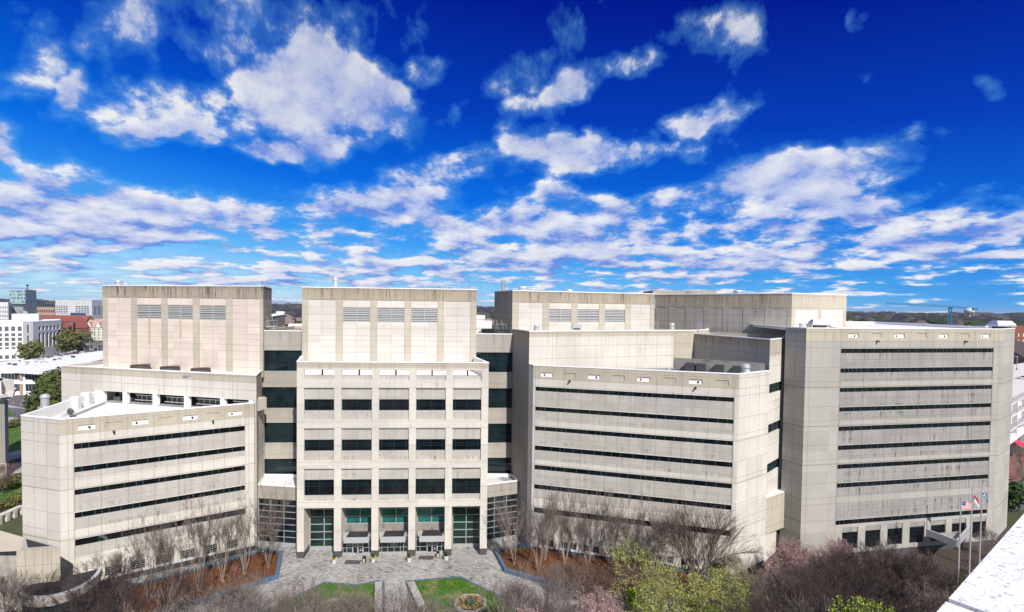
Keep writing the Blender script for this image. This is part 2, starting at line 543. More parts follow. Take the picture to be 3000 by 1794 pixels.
def facade(mb, w, z0, z1, base, regions=(), hj=(), vj=(), uvoff=0.0, jm='joint', jw=0.042, ztop=None):
    """wall front as a field of cells, each with a material and a depth behind the wall plane.
    regions: (s0, s1, za, zb, material or None for a hole, depth); hj: (z, s0, s1); vj: (s, za, zb)"""
    ztop = z1 if ztop is None else ztop
    regs = []
    for r in regions:
        a, b, c, d, m, dep = r
        a, b = max(0, min(a, b)), min(w.L, max(a, b))
        c, d = max(z0, min(c, d)), min(z1, max(c, d))
        if b - a > 1e-3 and d - c > 1e-3:
            regs.append((a, b, c, d, m, dep))
    S = sorted({0.0, w.L, *[r[0] for r in regs], *[r[1] for r in regs]})
    Z = sorted({z0, z1, *[r[2] for r in regs], *[r[3] for r in regs]})
    S = [x for i, x in enumerate(S) if i == 0 or x - S[i - 1] > 1e-4]
    Z = [x for i, x in enumerate(Z) if i == 0 or x - Z[i - 1] > 1e-4]

    def cell(i, j):
        a, z = (S[i] + S[i + 1]) / 2, (Z[j] + Z[j + 1]) / 2
        res = (base, 0.0)
        for r in regs:
            if r[0] < a < r[1] and r[2] < z < r[3]:
                res = (r[4], r[5])
        return res
    C = [[cell(i, j) for j in range(len(Z) - 1)] for i in range(len(S) - 1)]

    def uvs(pts):
        return [(uvoff + a, ztop - z) for a, z in pts]
    for i in range(len(S) - 1):
        for j in range(len(Z) - 1):
            m, d = C[i][j]
            a, b, c, e = S[i], S[i + 1], Z[j], Z[j + 1]
            if m:
                mb.face([w.pt(a, c, -d), w.pt(b, c, -d), w.pt(b, e, -d), w.pt(a, e, -d)], m, uvs([(a, c), (b, c), (b, e), (a, e)]))
            if i + 1 < len(S) - 1:
                m2, d2 = C[i + 1][j]
                if abs(d - d2) > 1e-4:
                    mm = (m if d < d2 else m2) or base
                    mb.face([w.pt(b, c, -d), w.pt(b, c, -d2), w.pt(b, e, -d2), w.pt(b, e, -d)], mm, uvs([(b, c), (b + .3, c), (b + .3, e), (b, e)]))
            if j + 1 < len(Z) - 1:
                m2, d2 = C[i][j + 1]
                if abs(d - d2) > 1e-4:
                    mm = (m if d < d2 else m2) or base
                    mb.face([w.pt(a, e, -d), w.pt(b, e, -d), w.pt(b, e, -d2), w.pt(a, e, -d2)], mm, uvs([(a, e), (b, e), (b, e - .2), (a, e - .2)]))

    def emit(a, b, c, e):
        i = next((k for k in range(len(S) - 1) if S[k] <= (a + b) / 2 <= S[k + 1]), None)
        j = next((k for k in range(len(Z) - 1) if Z[k] <= (c + e) / 2 <= Z[k + 1]), None)
        if i is None or j is None:
            return
        m, d = C[i][j]
        if m:
            mb.face([w.pt(a, c, -d + .004), w.pt(b, c, -d + .004), w.pt(b, e, -d + .004), w.pt(a, e, -d + .004)], jm, uvs([(a, c), (b, c), (b, e), (a, e)]))
    for z, a, b in hj:
        a, b = max(0, a), min(w.L, b)
        cuts = [a] + [x for x in S if a < x < b] + [b]
        if z0 < z < z1:
            for k in range(len(cuts) - 1):
                emit(cuts[k], cuts[k + 1], z - jw / 2, z + jw / 2)
    for a, c, e in vj:
        c, e = max(z0, c), min(z1, e)
        if not (0 < a < w.L) or e <= c:
            continue
        cuts = [c] + [x for x in Z if c < x < e] + [e]
        for k in range(len(cuts) - 1):
            emit(a - jw / 2, a + jw / 2, cuts[k], cuts[k + 1])


def inset(poly, t):
    """move every edge of a closed polygon inward (walked so that the inside is on the left) by t"""
    n = len(poly)
    out = []
    for i in range(n):
        p0, p1, p2 = Vector(poly[i - 1]), Vector(poly[i]), Vector(poly[(i + 1) % n])
        d1, d2 = (p1 - p0).normalized(), (p2 - p1).normalized()
        n1, n2 = Vector((-d1.y, d1.x)), Vector((-d2.y, d2.x))
        den = 1 + n1.dot(n2)
        out.append(p1 + (n1 + n2) * (t / max(den, 0.25)))
    return out


def crown(mb, poly, ztop, zdeck, deck='white_roof', inner='grey_concrete', cap='coping', t=0.45, skip=(), gone=()):
    """parapet inner faces, metal coping and the roof deck; poly walked anticlockwise seen from above"""
    ins = inset(poly, t)
    outp = inset(poly, -0.06)
    n = len(poly)
    for i in range(n):
        j = (i + 1) % n
        a, b, c, d = poly[i], poly[j], ins[j], ins[i]
        oa, ob = outp[i], outp[j]
        if i in gone:
            continue
        mb.face([(*oa, ztop + .05), (*ob, ztop + .05), (*c, ztop + .05), (*d, ztop + .05)], cap)
        mb.face([(*oa, ztop - .12), (*ob, ztop - .12), (*ob, ztop + .05), (*oa, ztop + .05)], cap)
        mb.face([(*oa, ztop - .12), (*a, ztop - .12), (*b, ztop - .12), (*ob, ztop - .12)], cap)
        if i in skip:
            continue
        mb.face([(*c, zdeck), (*d, zdeck), (*d, ztop + .05), (*c, ztop + .05)], inner, [(0, ztop - zdeck), (5, ztop - zdeck), (5, 0), (0, 0)])
    mb.face([(*p, zdeck) for p in ins], deck)


def glazing(w, s0, s1, z0, z1, depth, xs, zs, glass, frame, name, parent, fw=0.07, proud=0.05, border=True):
    """one window: a pane sheet and its bars, as one mesh"""
    mb = MB()
    g = -depth
    mb.face([w.pt(s0, z0, g), w.pt(s1, z0, g), w.pt(s1, z1, g), w.pt(s0, z1, g)], glass)
    P = w.A

    def bar(a, b, c, d):
        mb.obox(P, w.t, w.n, a, b, g + .004, g + proud, c, d, frame)
    for x in xs:
        bar(x - fw / 2, x + fw / 2, z0, z1)
    for z in zs:
        bar(s0, s1, z - fw / 2, z + fw / 2)
    if border:
        bar(s0, s0 + fw, z0, z1)
        bar(s1 - fw, s1, z0, z1)
        bar(s0 + fw, s1 - fw, z0, z0 + fw)
        bar(s0 + fw, s1 - fw, z1 - fw, z1)
    return mb.build(name, parent)
# ================================================================ the detention building: one thing, many wings
JAIL = empty('detention_building', (0, 90, 0), label='huge pale concrete courthouse complex with stepped blocks and dark ribbon windows behind the plaza', cat='building')
JINV = Vector((0, -90, 0))


def part(mb, name, label=None, parent=None):
    o = mb.build(name)
    if parent is None:
        o.parent = JAIL
        o.location = JINV
    else:
        o.parent = parent
    if label:
        o['label'] = label
    return o


def lin(a, b, n):
    return [a + (b - a) * k / n for k in range(n + 1)]


def V2(*a):
    return [Vector(p) for p in a]


def back(p, q, dist):
    """point dist metres straight behind p (away from the wall p-q, towards the back)"""
    d = (Vector(q) - Vector(p)).normalized()
    return Vector(p) + Vector((-d.y, d.x)) * dist


# ---------- ribbon-window blocks (left low block, mid-right block, right tower)
def ribbon_block(name, label, wallpts, ztop, zdeck, front, bands_v, u0, u1, creams_v, cuts_u, blanks_u, blank_v, open_u, open_v, open_z0, poly, deck, hlines=(), seed=0, ground_glass='green_glass', hdr='plinth', dim_windows=(), basem='cream_concrete', gone=()):
    """front = index of the edge carrying the ribbons"""
    rnd = random.Random(seed)
    aggm = 'tower_aggregate' if basem == 'tower_concrete' else 'aggregate_panel'
    mb = MB()
    W = [Wall(wallpts[i], wallpts[i + 1]) for i in range(len(wallpts) - 1)]
    wf = W[front]
    s0, s1 = wf.hit(u0, bands_v[0][0])[0], wf.hit(u1, bands_v[0][0])[0]
    regs, hj, vj = [], [], []
    zb = [(wf.hit(u0, a)[1], wf.hit(u0, b)[1]) for a, b in bands_v]
    zc = [(wf.hit(u0, a)[1], wf.hit(u0, b)[1]) for a, b in creams_v]
    zlow = zc[-1][0]
    regs.append((s0, s1, zlow, zb[0][1], aggm, 0.05))
    for a, b in zc[:-1]:
        regs.append((s0, s1, b, a, basem, 0.0))
    for a, b in zb:
        regs.append((s0 - .0, s1 + .0, a, a + 0.28, basem, 0.0))       # lip over each ribbon
        regs.append((s0, s1, b - .14, a + .08, None, 0.12))
    # coping zone is browner
    zt = zb[0][0]
    regs.insert(0, (0, wf.L, ztop - (ztop - zt) * 0.62, ztop, 'tan_concrete', 0.0))
    cs = [wf.hit(u, blank_v)[0] for u in cuts_u]
    halves = sorted(cs + [(cs[i] + cs[i + 1]) / 2 for i in range(len(cs) - 1)])
    for c in cs:
        vj.append((c, 0 if False else zlow - 1.2, ztop - .4))
    for c in halves:
        for i in range(len(zb)):
            lo = zb[i + 1][0] + .28 if i + 1 < len(zb) else zlow
            vj.append((c, lo, zb[i][1]))
    hj.append((ztop - .75, 0, wf.L))
    hj.append((ztop - (ztop - zt) * 0.62, 0, wf.L))
    for i in range(len(zb)):
        hi = zb[i][1]
        lo = zb[i + 1][0] + .28 if i + 1 < len(zb) else zlow
        n = max(1, round((hi - lo) / 1.45))
        for k in range(1, n):
            hj.append((lo + (hi - lo) * k / n, s0, s1))
        hj.append((zb[i][0] + .28, 0, wf.L))
    for a, b in zc[:-1]:
        hj += [(a, 0, wf.L), (b, 0, wf.L)]
    vj += [(s0 - .1, 0, ztop), (s1 + .1, 0, ztop), (0.9, 0, ztop), (wf.L - .9, 0, ztop)]
    # scupper openings and blank panels under the coping
    zbk = wf.hit(blanks_u[0][0], blank_v)[1]
    whites = []
    for u, white in blanks_u:
        c = wf.hit(u, blank_v)[0]
        if white:
            regs.append((c - 1.05, c + 1.05, zbk - .38, zbk + .38, 'coping', 0.16))
            regs.append((c + (.2 if len(regs) % 2 else -.6), c + (.5 if len(regs) % 2 else -.35), zbk - .3, zbk + .1, 'dark_void', 0.2))
        else:
            regs.append((c - 1.0, c + 1.0, zbk - .45, zbk + .45, 'tan_concrete', 0.09))
    opens = []
    for (a, b), tv in zip(open_u, open_v):
        sa, zt_ = wf.hit(a, tv)
        sb, _ = wf.hit(b, tv)
        opens.append((sa, sb, zt_))
    zo = sum(o[2] for o in opens) / len(opens) if opens else 0
    for sa, sb, _ in opens:
        regs.append((sa, sb, zo - .9, zo, aggm, 0.12))
        regs.append((sa, sb, open_z0, zo - .9, None, 0.32))
    regs.append((0, wf.L, 0, 0.9, 'plinth', 0.03))
    for i, W_ in enumerate(W):
        if i == front:
            facade(mb, W_, 0, ztop, basem, regs, hj, vj, jm='joint' if basem == 'tower_concrete' else 'joint_light')
        else:
            hj2 = [(z, 0, W_.L) for z in (ztop - .75, ztop - (ztop - zt) * .62, *[q[0] + .28 for q in zb], *[z for p in zc for z in p])]
            vj2 = [(x, 0, ztop) for x in lin(0, W_.L, max(2, round(W_.L / 3.2)))[1:-1]]
            mats = basem
            facade(mb, W_, 0, ztop, mats, [(0, W_.L, 0, .9, 'plinth', .03)], hj2, vj2, uvoff=60 * i)
    crown(mb, poly, ztop, zdeck, deck=deck, inner='coping' if deck == 'white_roof' else 'grey_concrete', gone=gone)
    body = part(mb, 'wing', label)
    # back walls
    # ribbons
    for k, (a, b) in enumerate(zb):
        xs, x = [], s0 + .9
        while x < s1 - .4:
            xs.append(x)
            x += rnd.choice((0.85, 2.15)) if rnd.random() < .55 else 1.5
        if k in dim_windows:
            xs = lin(s0, s1, max(4, int((s1 - s0) / 2.7)))[1:-1]
        gl = glazing(wf, s0, s1, b - .14, a + .08, 0.115, xs, [], 'black_glass', 'teal_mullion', 'ribbon_window', body, fw=0.085, proud=.03, border=False)
    for sa, sb, _ in opens:
        n = 3
        glazing(wf, sa, sb, open_z0, zo - .9, 0.30, lin(sa, sb, n)[1:-1], lin(open_z0, zo - .9, 4)[1:-1], ground_glass, 'teal_frame' if ground_glass == 'black_glass' else 'grey_frame', 'ground_window', body, fw=0.055, proud=.03)
    return body, wf, zb


# left low block
A, B, C, Cr = PD(61, 1215, 78.8), PD(173, 1227, 76.6), PD(745, 1176, 91.3), PD(775, 1158, 99.4)
E_ = PD(282, 1144, 101)
L1w = [A, B, C, Cr]
y0 = lambda v: 1200 + v / 2.499
L1, L1wall, L1z = ribbon_block(
    'left_wing', 'left wing with ribbon windows and a white roof', L1w, 26.5, 24.6, 1,
    [(y0(a), y0(b)) for a, b in ((255, 287), (427, 457), (594, 623), (763, 792), (960, 998))], 216, 717.5,
    [(y0(a), y0(b)) for a, b in ((505, 585), (882, 950), (1085, 1100))],
    [216, 294.5, 374, 451, 523.5, 592, 657.5], [(253, 1), (334, 0), (411, 1), (485, 0), (557, 1), (624.5, 0), (689, 1)], 1252,
    [(307, 357), (383, 426), (457, 500), (528, 570), (596, 636), (665, 698)], [1648, 1633, 1618, 1604, 1584, 1570], 1.2,
    [A, B, C, PD(752, 1100, 92.2), PD(282, 1144, 101)], 'white_roof', seed=1, dim_windows=(4,), gone=(2, 3))
mb = MB()
mb.face([(*A, 0), (*E_, 0), (*E_, 26.5), (*A, 26.5)], 'cream_concrete')
part(mb, 'rear_wall', parent=L1)

# left middle block with the open plant deck under it
a2, b2, c2 = PD(179, 1070, 102.6), PD(751, 1100, 92.0), PD(768, 1086, 99.2)
mb = MB()
wl = Wall(a2, b2)
sA, sB = wl.hit(288, 1140)[0], wl.hit(742, 1182)[0]
cols = [wl.hit(u, 1165)[0] for u in (292, 365, 453, 545, 651, 735)]
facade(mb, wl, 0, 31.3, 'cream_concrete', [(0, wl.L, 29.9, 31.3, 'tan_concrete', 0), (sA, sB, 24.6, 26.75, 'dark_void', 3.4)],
       [(30.9, 0, wl.L), (28.5, 0, wl.L), (29.9, 0, wl.L)] + [(z, 0, sA) for z in (21, 25, 17)],
       [(x, 26.75, 31) for x in lin(0, wl.L, 9)[1:-1]])
# slab under the wall and white columns
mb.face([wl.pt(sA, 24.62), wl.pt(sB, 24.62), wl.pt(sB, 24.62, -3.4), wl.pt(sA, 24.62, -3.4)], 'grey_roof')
w2 = Wall(b2, c2)
facade(mb, w2, 0, 31.3, 'tan_concrete', [], [(30.9, 0, w2.L), (28.5, 0, w2.L)], [(w2.L * .5, 24, 31)])
bl = back(a2, b2, 30)
br = back(b2, a2, -30) + Vector((-3, 0))
mb.face([(*a2, 0), (*bl, 0), (*bl, 31.3), (*a2, 31.3)], 'cream_concrete')
crown(mb, [a2, b2, c2, c2 + Vector((-2, 22)), bl], 31.3, 30.7, deck='white_roof', inner='tan_concrete')
L2 = part(mb, 'wing', 'stepped back middle block of the left side')
for i, x in enumerate(cols):
    m2 = MB()
    m2.obox(wl.A, wl.t, wl.n, x - .55 * (1.7 if i == 0 else .8), x + .45 * (1.7 if i == 0 else .8), -0.8, 0.03, 24.6, 26.76, 'white_paint')
    part(m2, 'column', parent=L2)
for i in range(len(cols) - 1):
    m2 = MB()
    a, b = cols[i] + .9, cols[i + 1] - .6
    dd = -1.9
    if i == 0:
        m2.obox(wl.A, wl.t, wl.n, a, b, dd - 1, dd, 24.65, 25.3, 'grey_frame')
        m2.obox(wl.A, wl.t, wl.n, a + 2, a + 2.3, dd, dd + .3, 24.65, 26.7, 'dark_metal')
        m2.obox(wl.A, wl.t, wl.n, a + 2.8, a + 3.1, dd, dd + .3, 24.65, 26.7, 'dark_metal')
    else:
        m2.obox(wl.A, wl.t, wl.n, a, b, dd - 1.2, dd, 24.65, 25.9, 'dark_metal')
        for k in range(5):
            m2.obox(wl.A, wl.t, wl.n, a + (b - a) * k / 5, a + (b - a) * k / 5 + .12, dd, dd + .1, 24.65, 25.9, 'metal')
        m2.obox(wl.A, wl.t, wl.n, a, b, dd + .5, dd + .62, 25.1, 25.22, 'galvanised')
        m2.obox(wl.A, wl.t, wl.n, a, b, dd + .3, dd + .42, 26.0, 26.12, 'galvanised')
    part(m2, 'plant_equipment', parent=L2)


def panel_tower(name, label, wf, ztop, z0, base, panel, head, cuts, louv, hl, poly, sides, side_mat, deck='white_roof', zl=(43.5, 40.75), zhead=45.0):
    """upper tower: header band, pilasters and recessed panels, three louvres. cuts = fractions of the width"""
    mb = MB()
    L = wf.L
    regs = [(0, L, zhead, ztop, head, 0)]
    hj = [(zhead, 0, L), (ztop - .45, 0, L)]
    vj = []
    for i, (f0, f1) in enumerate(cuts):
        a, b = f0 * L, f1 * L
        regs.append((a, b, z0, zhead - .02, panel, 0.07))
        if i in louv:
            regs.append((a, b, zl[1], zl[0], None, 0.3))
            if panel == 'pink_panel' and i < 3:
                regs.append(((a + b) / 2 - .28, (a + b) / 2 + .28, zl[1] - (5.2 if i == 1 else 3.8), zl[1], 'rust_streak', 0.07))
        vj.append(((a + b) / 2, z0, zhead))
        vj.append((a - .04, z0, zhead))
        vj.append((b + .04, z0, zhead))
    for z in hl:
        hj.append((z, 0, L))
    for x in lin(0, L, 5)[1:-1]:
        vj.append((x, zhead, ztop))
    facade(mb, wf, z0, ztop, base, regs, hj, vj, jm='joint_light')
    for k, W_ in enumerate(sides):
        facade(mb, W_, z0, ztop, side_mat, [(0, W_.L, zhead, ztop, head, 0)], [(z, 0, W_.L) for z in (zhead, ztop - .45, *hl)],
               [(x, z0, ztop) for x in lin(0, W_.L, max(2, round(W_.L / 3)))[1:-1]], uvoff=70 + 30 * k)
    crown(mb, poly, ztop, ztop - .5, deck=deck, inner='coping')
    body = part(mb, 'upper_tower', label)
    for i in louv:
        a, b = cuts[i][0] * L, cuts[i][1] * L
        m2 = MB()
        m2.face([wf.pt(a, zl[1], -.29), wf.pt(b, zl[1], -.29), wf.pt(b, zl[0], -.29), wf.pt(a, zl[0], -.29)], 'dark_metal')
        nb = 8
        h = (zl[0] - zl[1]) / nb
        for k in range(nb):
            z = zl[1] + h * k
            m2.face([wf.pt(a, z, -.10), wf.pt(b, z, -.10), wf.pt(b, z + h * .8, -.25), wf.pt(a, z + h * .8, -.25)], 'louvre_blade')
            m2.face([wf.pt(a, z - .03, -.10), wf.pt(b, z - .03, -.10), wf.pt(b, z, -.10), wf.pt(a, z, -.10)], 'louvre_blade')
        mid = (a + b) / 2
        for x0_, x1_ in ((a, a + .08), (mid - .05, mid + .05), (b - .08, b)):
            m2.obox(wf.A, wf.t, wf.n, x0_, x1_, -.12, -.03, zl[1], zl[0], 'galvanised')
        zm = (zl[0] + zl[1]) / 2
        m2.obox(wf.A, wf.t, wf.n, a, b, -.12, -.02, zm - .05, zm + .05, 'galvanised')
        part(m2, 'louvre', parent=body)
    return body


# left upper tower
a3, b3, c3 = PD(299.6, 836, 106), PD(771, 839, 98.4), PD(796, 845, 111)
wf3 = Wall(a3, b3)
fr = lambda px: (wf3.hit(px / 2.854, 900)[0]) / wf3.L
panel_tower('left_tower', 'left upper tower with pinkish panels and black stained top', wf3, 47.4, 30, 'tan_concrete', 'pink_panel', 'black_stained',
            [(fr(898), fr(1095)), (fr(1143), fr(1348)), (fr(1400), fr(1612)), (fr(1668), fr(1888)), (fr(1943), fr(2172))], (1, 2, 3),
            [43.6, 42.2, 40.9, 39.5, 38.1, 37.2, 36.1, 34.9, 33.2, 31.8],
            [a3, b3, c3, c3 + Vector((-30, 12)), a3 + Vector((-3, 22))], [Wall(b3, c3)], 'tan_concrete')
mb = MB()
mb.face([(*a3, 30), (*(a3 + Vector((-3, 22))), 30), (*(a3 + Vector((-3, 22))), 47.4), (*a3, 47.4)], 'tan_concrete')
part(mb, 'rear_wall')

# central upper tower
C2a, C2b = PD(884.7, 840, 99), PD(1397, 849, 101)
wc = Wall(C2a, C2b)
fr = lambda px: (wc.hit(700 + px / 2.854, 900)[0]) / wc.L
panel_tower('central_tower', 'central upper tower with pale panels and three louvres', wc, 47.35, 31.2, 'tan_concrete', 'pale_panel', 'brown_concrete',
            [(fr(578), fr(810)), (fr(868), fr(1098)), (fr(1156), fr(1385)), (fr(1440), fr(1662)), (fr(1715), fr(1937))], (1, 2, 3),
            [43.6, 42.2, 40.9, 39.5, 38.1, 37.2, 36.1, 34.9],
            [C2a, C2b, C2b + Vector((-6, 28)), C2a + Vector((-3, 28))], [Wall(C2b, C2b + Vector((-6, 28)))], 'tan_concrete')
mb = MB()
mb.face([(*C2a, 30), (*(C2a + Vector((-3, 28))), 30), (*(C2a + Vector((-3, 28))), 47.35), (*C2a, 47.35)], 'tan_concrete')
part(mb, 'rear_wall')

# mid-right upper tower
R3a, R3b, R3c = PD(1501.6, 852.5, 102.4), PD(1918.6, 862, 114), PD(1449, 854, 111)
wr3 = Wall(R3a, R3b)
fr = lambda px: (wr3.hit(1400 + px / 2.854, 900)[0]) / wr3.L
panel_tower('mid_right_tower', 'mid-right upper tower with three louvres and a dark left side', wr3, 47.3, 36, 'tan_concrete', 'pale_panel', 'brown_concrete',
            [(fr(342), fr(543)), (fr(594), fr(784)), (fr(834), fr(1015)), (fr(1062), fr(1234)), (fr(1280), fr(1442))], (1, 2, 3),
            [44.2, 42.9, 41.7, 40.4, 39.2, 38],
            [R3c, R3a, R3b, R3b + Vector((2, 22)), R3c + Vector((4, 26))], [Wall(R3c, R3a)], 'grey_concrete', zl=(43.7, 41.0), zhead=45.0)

# far right upper tower
R4a, R4b, R4c = PD(1920.6, 864, 127), PD(2321, 859, 104), PD(2481, 865, 111.5)
mb = MB()
for k, (p, q, m_) in enumerate(((R4a, R4b, 'grey_concrete'), (R4b, R4c, 'tan_concrete'))):
    W_ = Wall(p, q)
    n = 6 if k == 0 else 2
    regs = [(0, W_.L, 44.6, 47.5, 'brown_concrete' if k == 0 else 'tan_concrete', 0)]
    if k == 0:
        xs = lin(0, W_.L, 7)
        for i in range(7):
            regs.append((xs[i] + .8, xs[i + 1] - .8, 38, 44.4, 'grey_concrete', .05))
    else:
        regs += [(1.2, W_.L * .5 - .4, 38, 44.3, 'cream_concrete', .05), (W_.L * .5 + .5, W_.L - 1, 38, 44.3, 'cream_concrete', .05)]
    facade(mb, W_, 34, 47.5, m_, regs, [(z, 0, W_.L) for z in (47.0, 44.6, 42.9, 41.2, 39.6)], [(x, 34, 47.3) for x in lin(0, W_.L, n * 2)[1:-1]], uvoff=33 * k)
crown(mb, [R4a, R4b, R4c, R4c + Vector((-8, 22)), R4a + Vector((4, 20))], 47.5, 47.0, deck='grey_roof', inner='coping')
p0, p1 = PD(1913, 852, 136), PD(2100, 856, 130)
mb.prism([p0, p1, p1 + Vector((3, 10)), p0 + Vector((0, 10))], 47.0, 48.8, 'tan_concrete', 'coping')
part(mb, 'upper_tower', 'grey right upper tower behind the right wing')

# ---------- connecting links with glazed floors
def link(label, w_, ztop, zdeck, bands, poly, base='grey_concrete', nx=3):
    mb = MB()
    regs = [(0, w_.L, b, a, None, 0.3) for a, b in bands]
    hj = [(z, 0, w_.L) for a, b in bands for z in (a + .9, b - .4)]
    facade(mb, w_, 0, ztop, base, regs, hj, [])
    crown(mb, poly, ztop, zdeck, deck='grey_roof', inner='tan_concrete', t=.35)
    body = part(mb, 'link', label)
    for a, b in bands:
        glazing(w_, 0, w_.L, b, a, 0.28, lin(0, w_.L, nx)[1:-1], [b + (a - b) / 3, b + (a - b) * 2 / 3], 'dark_glass', 'teal_frame', 'window', body, fw=.10, proud=.08)
    return body


k1a, k1b = PD(762, 969, 99.6), PD(886, 969, 100.2)
wk = Wall(k1a, k1b)
zb = [tuple(wk.hit(830, v)[1] for v in p) for p in ((1027, 1087.5), (1134.6, 1196), (1239, 1297.7), (1344.5, 1399))]
link('glazed link on the left of the entrance block', wk, 38.9, 38.3, zb, [k1a, k1b, k1b + Vector((0, 22)), k1a + Vector((-3, 22))])
k2a, k2b = PD(1392, 978, 101.6), PD(1503, 978, 102.2)
wk2 = Wall(k2a, k2b)
zb = [tuple(wk2.hit(1450, v)[1] for v in p) for p in ((1033, 1091), (1138, 1196), (1241.5, 1298), (1341.5, 1395))]
link('glazed link on the right of the entrance block', wk2, 38.7, 38.1, zb, [k2a, k2b, k2b + Vector((0, 22)), k2a + Vector((0, 22))])


def low_link(label, p, q, ztop, bpts, deck):
    w_ = Wall(p, q)
    mb = MB()
    facade(mb, w_, 0, ztop, 'grey_concrete', [(0.15, w_.L - .15, 0.5, 8.6, None, 0.3), (0, w_.L, 0, .5, 'grey_frame', 0)], [(9.6, 0, w_.L)], [])
    crown(mb, [p, q, *bpts], ztop, ztop - .5, deck=deck, inner='coping', t=.3)
    body = part(mb, 'low_link', label)
    glazing(w_, .15, w_.L - .15, .5, 8.6, .28, lin(0, w_.L, 3)[1:-1], lin(.5, 8.6, 7)[1:-1], 'dark_glass', 'grey_frame', 'lobby_window', body, fw=.12, proud=.1)
    return body


q0, q1 = PD(752.5, 1424, 93.6), PD(869.5, 1430, 92.6)
low_link('two storey lobby bay left of the entrance', q0, q1, 11.1, [PD(885, 1400, 99.4), PD(770, 1397, 99.4)], 'white_roof')
q2, q3 = PD(1414, 1422, 94.8), PD(1521, 1417, 97.6)
low_link('two storey lobby bay right of the entrance', q2, q3, 11.1, [PD(1505, 1393, 101.4), PD(1400, 1393, 101.4)], 'stained_roof')

# ---------- central entrance block
c1a, c1b = PD(869.6, 1058.6, 88.6), PD(1432, 1062, 90.8)
c1d, c1e = PD(1392, 1044.5, 100.8), PD(882.5, 1041, 98.9)
wm = Wall(c1a, c1b)
L = wm.L
fx = lambda px: wm.hit(700 + px / 2.854, 1075)[0]
bays = [(fx(544), fx(797)), (fx(858), fx(1113)), (fx(1172), fx(1425)), (fx(1483), fx(1732)), (fx(1790), fx(2030))]
z_ = lambda v: wm.hit(890, v)[1]
rows = dict(cap=34.2)
regs, hj, vj = [], [], []
Z = {k: z_(v) for k, v in dict(o1=1083, o2=1100.6, s2=1113, b1=1137, w1a=1173, w1b=1202, p1=1233, b2=1256, w2a=1292, w2b=1321, p2=1353, b3=1375, w3a=1410, w3b=1452, p3=1471, e=1490, pl=1617).items()}
regs.append((0, L, Z['o1'] + .3, 34.2, 'tan_concrete', 0))
for a, b in bays:
    regs.append((a, b, Z['o2'], Z['o1'], None, .45))
    regs.append((a, b, Z['s2'], Z['o2'], 'aggregate_panel', .35))
    for k in (1, 2, 3):
        regs.append((a, b, Z['p%d' % k], Z['b%d' % k], 'aggregate_panel', .30))
        regs.append((a, b, Z['w%db' % k] - .1, Z['w%da' % k] + .12, None, .42))
    regs.append((a, b, 0, Z['e'], None, 3.2))
regs.append((0, L, 0, Z['pl'], 'plinth', -.02))
for a, b in bays:
    regs.append((a, b, 0, Z['pl'], None, 3.2))
for k in ('b1', 'p1', 'b2', 'p2', 'b3', 'p3', 'e'):
    hj.append((Z[k] - (.12 if k[0] == 'p' or k == 'e' else -.12), 0, L))
for k in (1, 2, 3):
    zz = (Z['w%da' % k] + Z['w%db' % k]) / 2
    for i in range(6):
        a = 0 if i == 0 else bays[i - 1][1]
        b = L if i == 5 else bays[i][0]
        hj.append((zz, a, b))
        hj.append((4.6, a, b))
hj.append((33.6, 0, L))
for a, b in bays:
    for k in (1, 2, 3):
        vj.append(((a + b) / 2, Z['w%da' % k], Z['b%d' % k]))
        vj.append(((a + b) / 2, Z['p%d' % k], Z['w%db' % k]))
for x in lin(0, L, 8)[1:-1]:
    vj.append((x, Z['o1'], 34))
mb = MB()
facade(mb, wm, 0, 34.2, 'cream_concrete', regs, hj, vj, jm='joint_light')
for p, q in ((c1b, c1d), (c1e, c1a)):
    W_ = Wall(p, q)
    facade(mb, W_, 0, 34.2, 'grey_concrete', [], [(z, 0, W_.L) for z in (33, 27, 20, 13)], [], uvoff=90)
# parapet top with an opening row: the coping is a beam, roof terrace behind
for q in (0,):
    ins = inset([c1a, c1b, c1d, c1e], .45)
    crown(mb, [c1a, c1b, c1d, c1e], 34.2, Z['o2'] - .3, deck='white_roof', inner='coping', skip=(0,), gone=(2,))
mb.face([wm.pt(.45, Z['o2'] - .3, -.44), wm.pt(L - .45, Z['o2'] - .3, -.44), wm.pt(L - .45, Z['o2'] - .02, -.451), wm.pt(.45, Z['o2'] - .02, -.451)], 'coping')
edges = [.45] + [x for p in bays for x in p] + [L - .45]
for k in range(0, len(edges), 2):
    mb.face([wm.pt(edges[k + 1], Z['o2'], -.45), wm.pt(edges[k], Z['o2'], -.45), wm.pt(edges[k], Z['o1'], -.45), wm.pt(edges[k + 1], Z['o1'], -.45)], 'coping')
mb.face([wm.pt(L - .45, Z['o1'], -.45), wm.pt(.45, Z['o1'], -.45), wm.pt(.45, 34.25, -.45), wm.pt(L - .45, 34.25, -.45)], 'coping')
